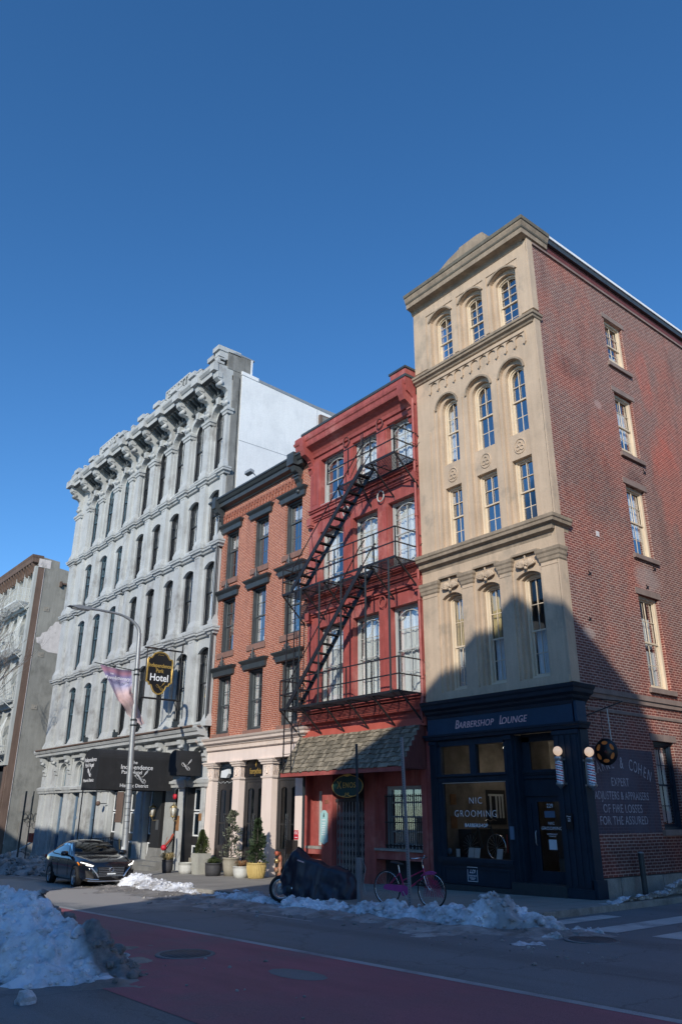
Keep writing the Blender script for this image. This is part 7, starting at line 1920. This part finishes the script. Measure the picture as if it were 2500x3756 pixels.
# kerb berm in the shade, in front of the motorcycle, bicycle and barbershop
def hb(x, y):
    if x < -9.6 or x > 3.4: return -1
    e = min(1, (x+9.6)/2.2)*min(1, max(0, (2.6-x)/1.6)); yc = -4.95-.25*math.sin(x*.9)+(.45*max(0, x-.4)); w_ = .46+.22*tb(x, 0, .6, 3, 5)+(.2 if x < -6 else 0)
    d = abs(y-yc)/w_
    h = (1-d*d)*(.23+.12*tb(x, y, .9, 3, 2)-.13*math.exp(-((x+5.6)/1.3)**2)); h *= e
    h += .36*math.exp(-((x-1.15)/.5)**2-((y+4.75)/.42)**2)+.10*math.exp(-((x-.2)/.4)**2-((y+4.8)/.3)**2)+.13*math.exp(-((x-1.95)/.4)**2-((y+4.6)/.3)**2)
    h += .10*tb(x, y, 3.2, 5, 8)+.08*(ridge(x, y, 4.4, 3)-.35)+.03*tb(x, y, 11, 3, 4)-.04
    return h-.02 if h > -.02 else h*1.0-.03
B1 = snowfield('snow_bank', 'snow', 'lumpy shaded snow bank along the kerb under the motorcycle, bicycle and barbershop', 'snow bank', -9.6, 3.2, -6.4, -3.9, .035, hb, lambda x: rz(x)+.0, 1100, 3, lump=(.012, .065))
def hs(x, y):                                          # thin dirty slush in front of it
    e = min(1, max(0, (x+11)/2))*min(1, max(0, (3.4-x)/1.2)); yc = -5.7-.15*math.sin(x*.7)+(.5*max(0, x-.4)); d = abs(y-yc)/(.95+.5*tb(x, 0, .7, 3, 9))
    return ((1-d)*.09+.07*tb(x, y, 1.6, 5, 4)-.03)*e-.008*(1-e)
snowfield('slush', 'snow_dirty', None, None, -11.5, 3.6, -7.2, -4.3, .06, hs, lambda x: rz(x)+.004, 160, 4, kind='stuff', lump=(.01, .045))
# sunlit berm between the sedan and the pink front
def hc(x, y):
    e = min(1, max(0, (x+17.5)/1.5))*min(1, max(0, (-9.2-x)/1.6)); yc = -4.75-.02*(x+13); d = abs(y-yc)/(.62+.25*tb(x, 3, .8, 3, 1))
    h = (1-d*d)*(.22*math.exp(-((x+14.3)/1.5)**2)+.13+.08*tb(x, y, 1.2, 3, 3))*e
    return h+.07*tb(x, y, 3.5, 5, 6)*e+.06*(ridge(x, y, 4, 9)-.35)*e-.03
snowfield('snow_bank', 'snow', 'bright sunlit snow bank along the kerb between the black sedan and the motorcycle', 'snow bank', -17.6, -9.0, -6.2, -3.7, .05, hc, lambda x: gz(x)-.10, 520, 5, lump=(.015, .07))
def hd_(x, y):
    e = min(1, max(0, (x+16.5)/2))*min(1, max(0, (-6.5-x)/2)); yc = -5.55+.03*(x+12); d = abs(y-yc)/(1.0+.6*tb(x, 0, .6, 3, 19)); return ((1-d)*.07+.07*tb(x, y, 1.5, 5, 14)-.02)*e-.01*(1-e)
snowfield('slush', 'slush', None, None, -16.5, -6.0, -7.6, -4.4, .07, hd_, lambda x: rz(x)+.004, 160, 6, kind='stuff', lump=(.01, .04))
# left bank beyond the sedan
def hl(x, y):
    d = ((x+27.5)/5.2)**2+((y+4.2)/1.6)**2; return (1-d)*(.75+.3*tb(x, y, .6, 4, 2))+.12*tb(x, y, 2.5, 5, 7)-.05
snowfield('snow_bank', 'snow_dirty', 'dirty heaped snow bank at the far left behind the sedan', 'snow bank', -33.5, -22, -6, -2.4, .09, hl, lambda x: rz(x), 260, 8, lump=(.06, .2))
# big foreground heap
def hp(x, y):
    m1 = .86*math.exp(-(((x+1.9)/1.6)**2+((y+13.2)/1.0)**2)**1.1); m2 = .60*math.exp(-(((x-.15)/1.3)**2+((y+12.4)/.75)**2)); m3 = .68*math.exp(-(((x+3.6)/1.8)**2+((y+13.6)/1.5)**2))
    m4 = .25*math.exp(-(((x-.2)/1.1)**2+((y+13.3)/.7)**2)); m5 = .36*math.exp(-(((x+1.0)/.6)**2+((y+12.6)/.5)**2))
    h = max(m1, m3)+.55*min(m1, m3)+m2*.7+m4+m5
    env = min(1, h*2.2)
    h += env*(.22*tb(x, y, 1.5, 5, 3)+.20*(ridge(x, y, 1.6, 2)-.4)+.10*(ridge(x, y, 4.5, 7)-.35)+.09*tb(x, y, 5, 5, 9)+.035*tb(x, y, 14, 3, 2))
    return h*.98-.17
snowfield('snow_pile', 'snow_heap', 'big rough grey-white snow pile in the left foreground of the street', 'snow pile', -7.5, 2.6, -16, -10.6, .04, hp, lambda x: rz(x)+.0, 1500, 11, lump=(.015, .07))
def hq(x, y):
    d = math.hypot((x+.8)/3.6, (y+12.7)/1.9); return (1-d)*.10+.06*tb(x, y, 1.3, 5, 24)-.045
snowfield('slush', 'slush', None, None, -5, 3.4, -15, -10.4, .06, hq, lambda x: rz(x)+.006, 120, 12, kind='stuff', lump=(.01, .04))
ro = random.Random(5); mb = MB(); chunk(mb, (2.02, -13.75, rz(2)+.03), .10, ro); tag(mb.build('snow_lump', 'snow', recalc=False), 'single loose snow lump at the bottom left corner of the big pile', 'snow lump')
# side street strip
def hr(x, y):
    if x > .93: return -.5
    e = min(1, max(0, (y+1.2)/1.4)); yc = .88+.12*math.sin(y*1.3); d = abs(x-yc)/(.42+.2*tb(y, 0, .8, 3, 3)); return ((1-d*d)*(.12+.12*tb(y, x, .8, 3, 6)+.22*math.exp(-((y-2.2)/.8)**2))+.06*tb(x, y, 3, 5, 2))*e-.03
snowfield('snow_bank', 'snow', 'low shaded snow strip along the side street kerb by the bollard', 'snow bank', -.0, 2.0, -1.5, 12, .05, hr, lambda x: gz(x)-.02, 260, 9, lump=(.02, .08))
# scattered crumbs
ro = random.Random(77); mb = MB()
for i in range(90):
    x = ro.uniform(-10, 5); y = -6.2-abs(ro.gauss(0, .6)); r = .012+.03*ro.random()**3; chunk(mb, (x, y, rz(x)+r*.5), r, ro)
for i in range(12):
    x = ro.uniform(0, 5); y = ro.uniform(-12, -10.2); chunk(mb, (x, y, rz(x)+.01), .01+.02*ro.random()**3, ro)
tag(mb.build('snow_crumbs', 'snow_dirty', recalc=False), kind='stuff')

# ------------------------------------------------------------------ bare tree at the left edge
def tree():
    bx, by = -35.6, -5.3
    t = thing('bare_tree', 'leafless street tree whose thin branches reach in at the left edge', 'tree', (bx-1.6, by, gz(bx)))
    ro = random.Random(21); tr = MB(); tw = MB()
    def grow(p, d, l, r, depth):
        pts = [p]; dd = d.copy()
        for i in range(4):
            dd = (dd+Vector((ro.gauss(0, .10), ro.gauss(0, .10), ro.gauss(.04, .06)))).normalized(); pts.append(pts[-1]+dd*l/4)
        m_ = tr if depth < 2 else tw; m_.tube(pts, r, 8 if depth < 2 else 5, r1=r*.55)
        if depth >= 5: return
        for k in range(ro.choice((2, 3, 3)) if depth < 4 else 3):
            q = pts[ro.choice((2, 3, 4))]; a = ro.uniform(.35, .75); ax = Vector((ro.gauss(0, 1), ro.gauss(0, 1), ro.gauss(0, .5))).normalized()
            nd = (Matrix.Rotation(a, 3, ax) @ dd); nd.z = nd.z*.8+.28; grow(q, nd.normalized(), l*ro.uniform(.62, .82), r*.55, depth+1)
    grow(Vector((bx-1.6, by, gz(bx)-.2)), Vector((.05, 0, 1)), 5.6, .20, 0)
    grow(Vector((bx-1.6, by, 5.0)), Vector((.30, .1, 1)).normalized(), 3.6, .09, 1); grow(Vector((bx-1.6, by, 5.8)), Vector((.5, .05, .9)).normalized(), 3.4, .08, 1); grow(Vector((bx-1.6, by, 4.0)), Vector((.75, .2, .9)).normalized(), 3.2, .07, 1)
    o = tr.build('trunk', 'bark', t, recalc=False); tw.build('crown', 'twig', t, recalc=False)
tree()

# ------------------------------------------------------------------ invented unseen buildings, added to shade the street and show in the windows
def behind(name, label, x0, x1, yf, prof, mat, bodies):
    """prof = roofline (x,z) of the front parapet; the ranges behind it are lower"""
    t = thing(name, label, 'building', ((x0+x1)/2, yf-4, gz(x0)))
    MB().prism([(x0, -4)]+prof+[(x1, -4)], 'y', yf-.7, yf).build('front_wall', mat, t)
    for a, c, z in bodies: MB().box(a, c, yf-9, yf-.7, -4, z).build('rear_wing', mat, t)
    def zr_(x):
        for p, q in zip(prof, prof[1:]):
            if p[0] <= x <= q[0]: return p[1]+(q[1]-p[1])*(x-p[0])/(q[0]-p[0])
        return -9
    z = .4; n = 0
    while z < 18:
        x = x0+1.0
        while x+1.1 < x1-.5:
            if min(zr_(x), zr_(x+1.1)) > z+2.3 and n < 90:
                q = MB(); ring(q, x, x+1.1, z, z+1.8, 0, .1, yf-.02, yf+.05, .1); f_ = q.build('window', 'cream_frame', t); MB().box(x+.1, x+1.0, yf, yf+.012, z+.1, z+1.7).build('pane', 'sash_black', f_); n += 1
            x += 2.4
        z += 3.3
    return t
YB = -22.0
behind('brick_building', 'unseen brick building added behind the viewpoint, its stepped roofline shaped to shade the street', 1.7, 25, YB, [(1.7, 4.9), (2.5, 7.1), (4.4, 9.3), (5.9, 11.9), (7.4, 14.5), (11.3, 17.2), (13.2, 18.5), (15.0, 19.5), (16.5, 18.9), (18.8, 18.6), (19.2, 18.0), (20.4, 17.8), (25, 16.8)], 'brick_plain', [(9, 24.8, 13), (5.5, 9, 6)])  # invented; roofline follows the shadow edge wanted on street and facades
behind('added_shade_building', 'unseen low stone building added further left behind the viewpoint for shade and reflections', -130, -3.6, YB, [(-130, 14), (-90, 14), (-89, 11), (-60, 11), (-59, 13), (-46, 12.9), (-12, 12.7), (-8, 12.3), (-6.4, 10.2), (-3.6, 7.6)], 'granite_dark', [(-130, -10, 8)])  # invented; blocks the low sun and fills reflections further left
t = thing('added_reflection_building', 'unseen plain brick building added across the side street for reflections', 'building', (14, 10, gz(12)))  # added out of view as something dark for the flank to reflect
MB().box(9.6, 20, 2, 27, -3, 13.5).build('wall', 'brick_plain', t)
for j_ in range(4):
    for i_ in range(8): q = MB(); q.box(9.54, 9.6, 3.2+i_*2.9, 4.3+i_*2.9, .2+j_*3.2, 2.1+j_*3.2); q.build('window', 'sash_black', t)
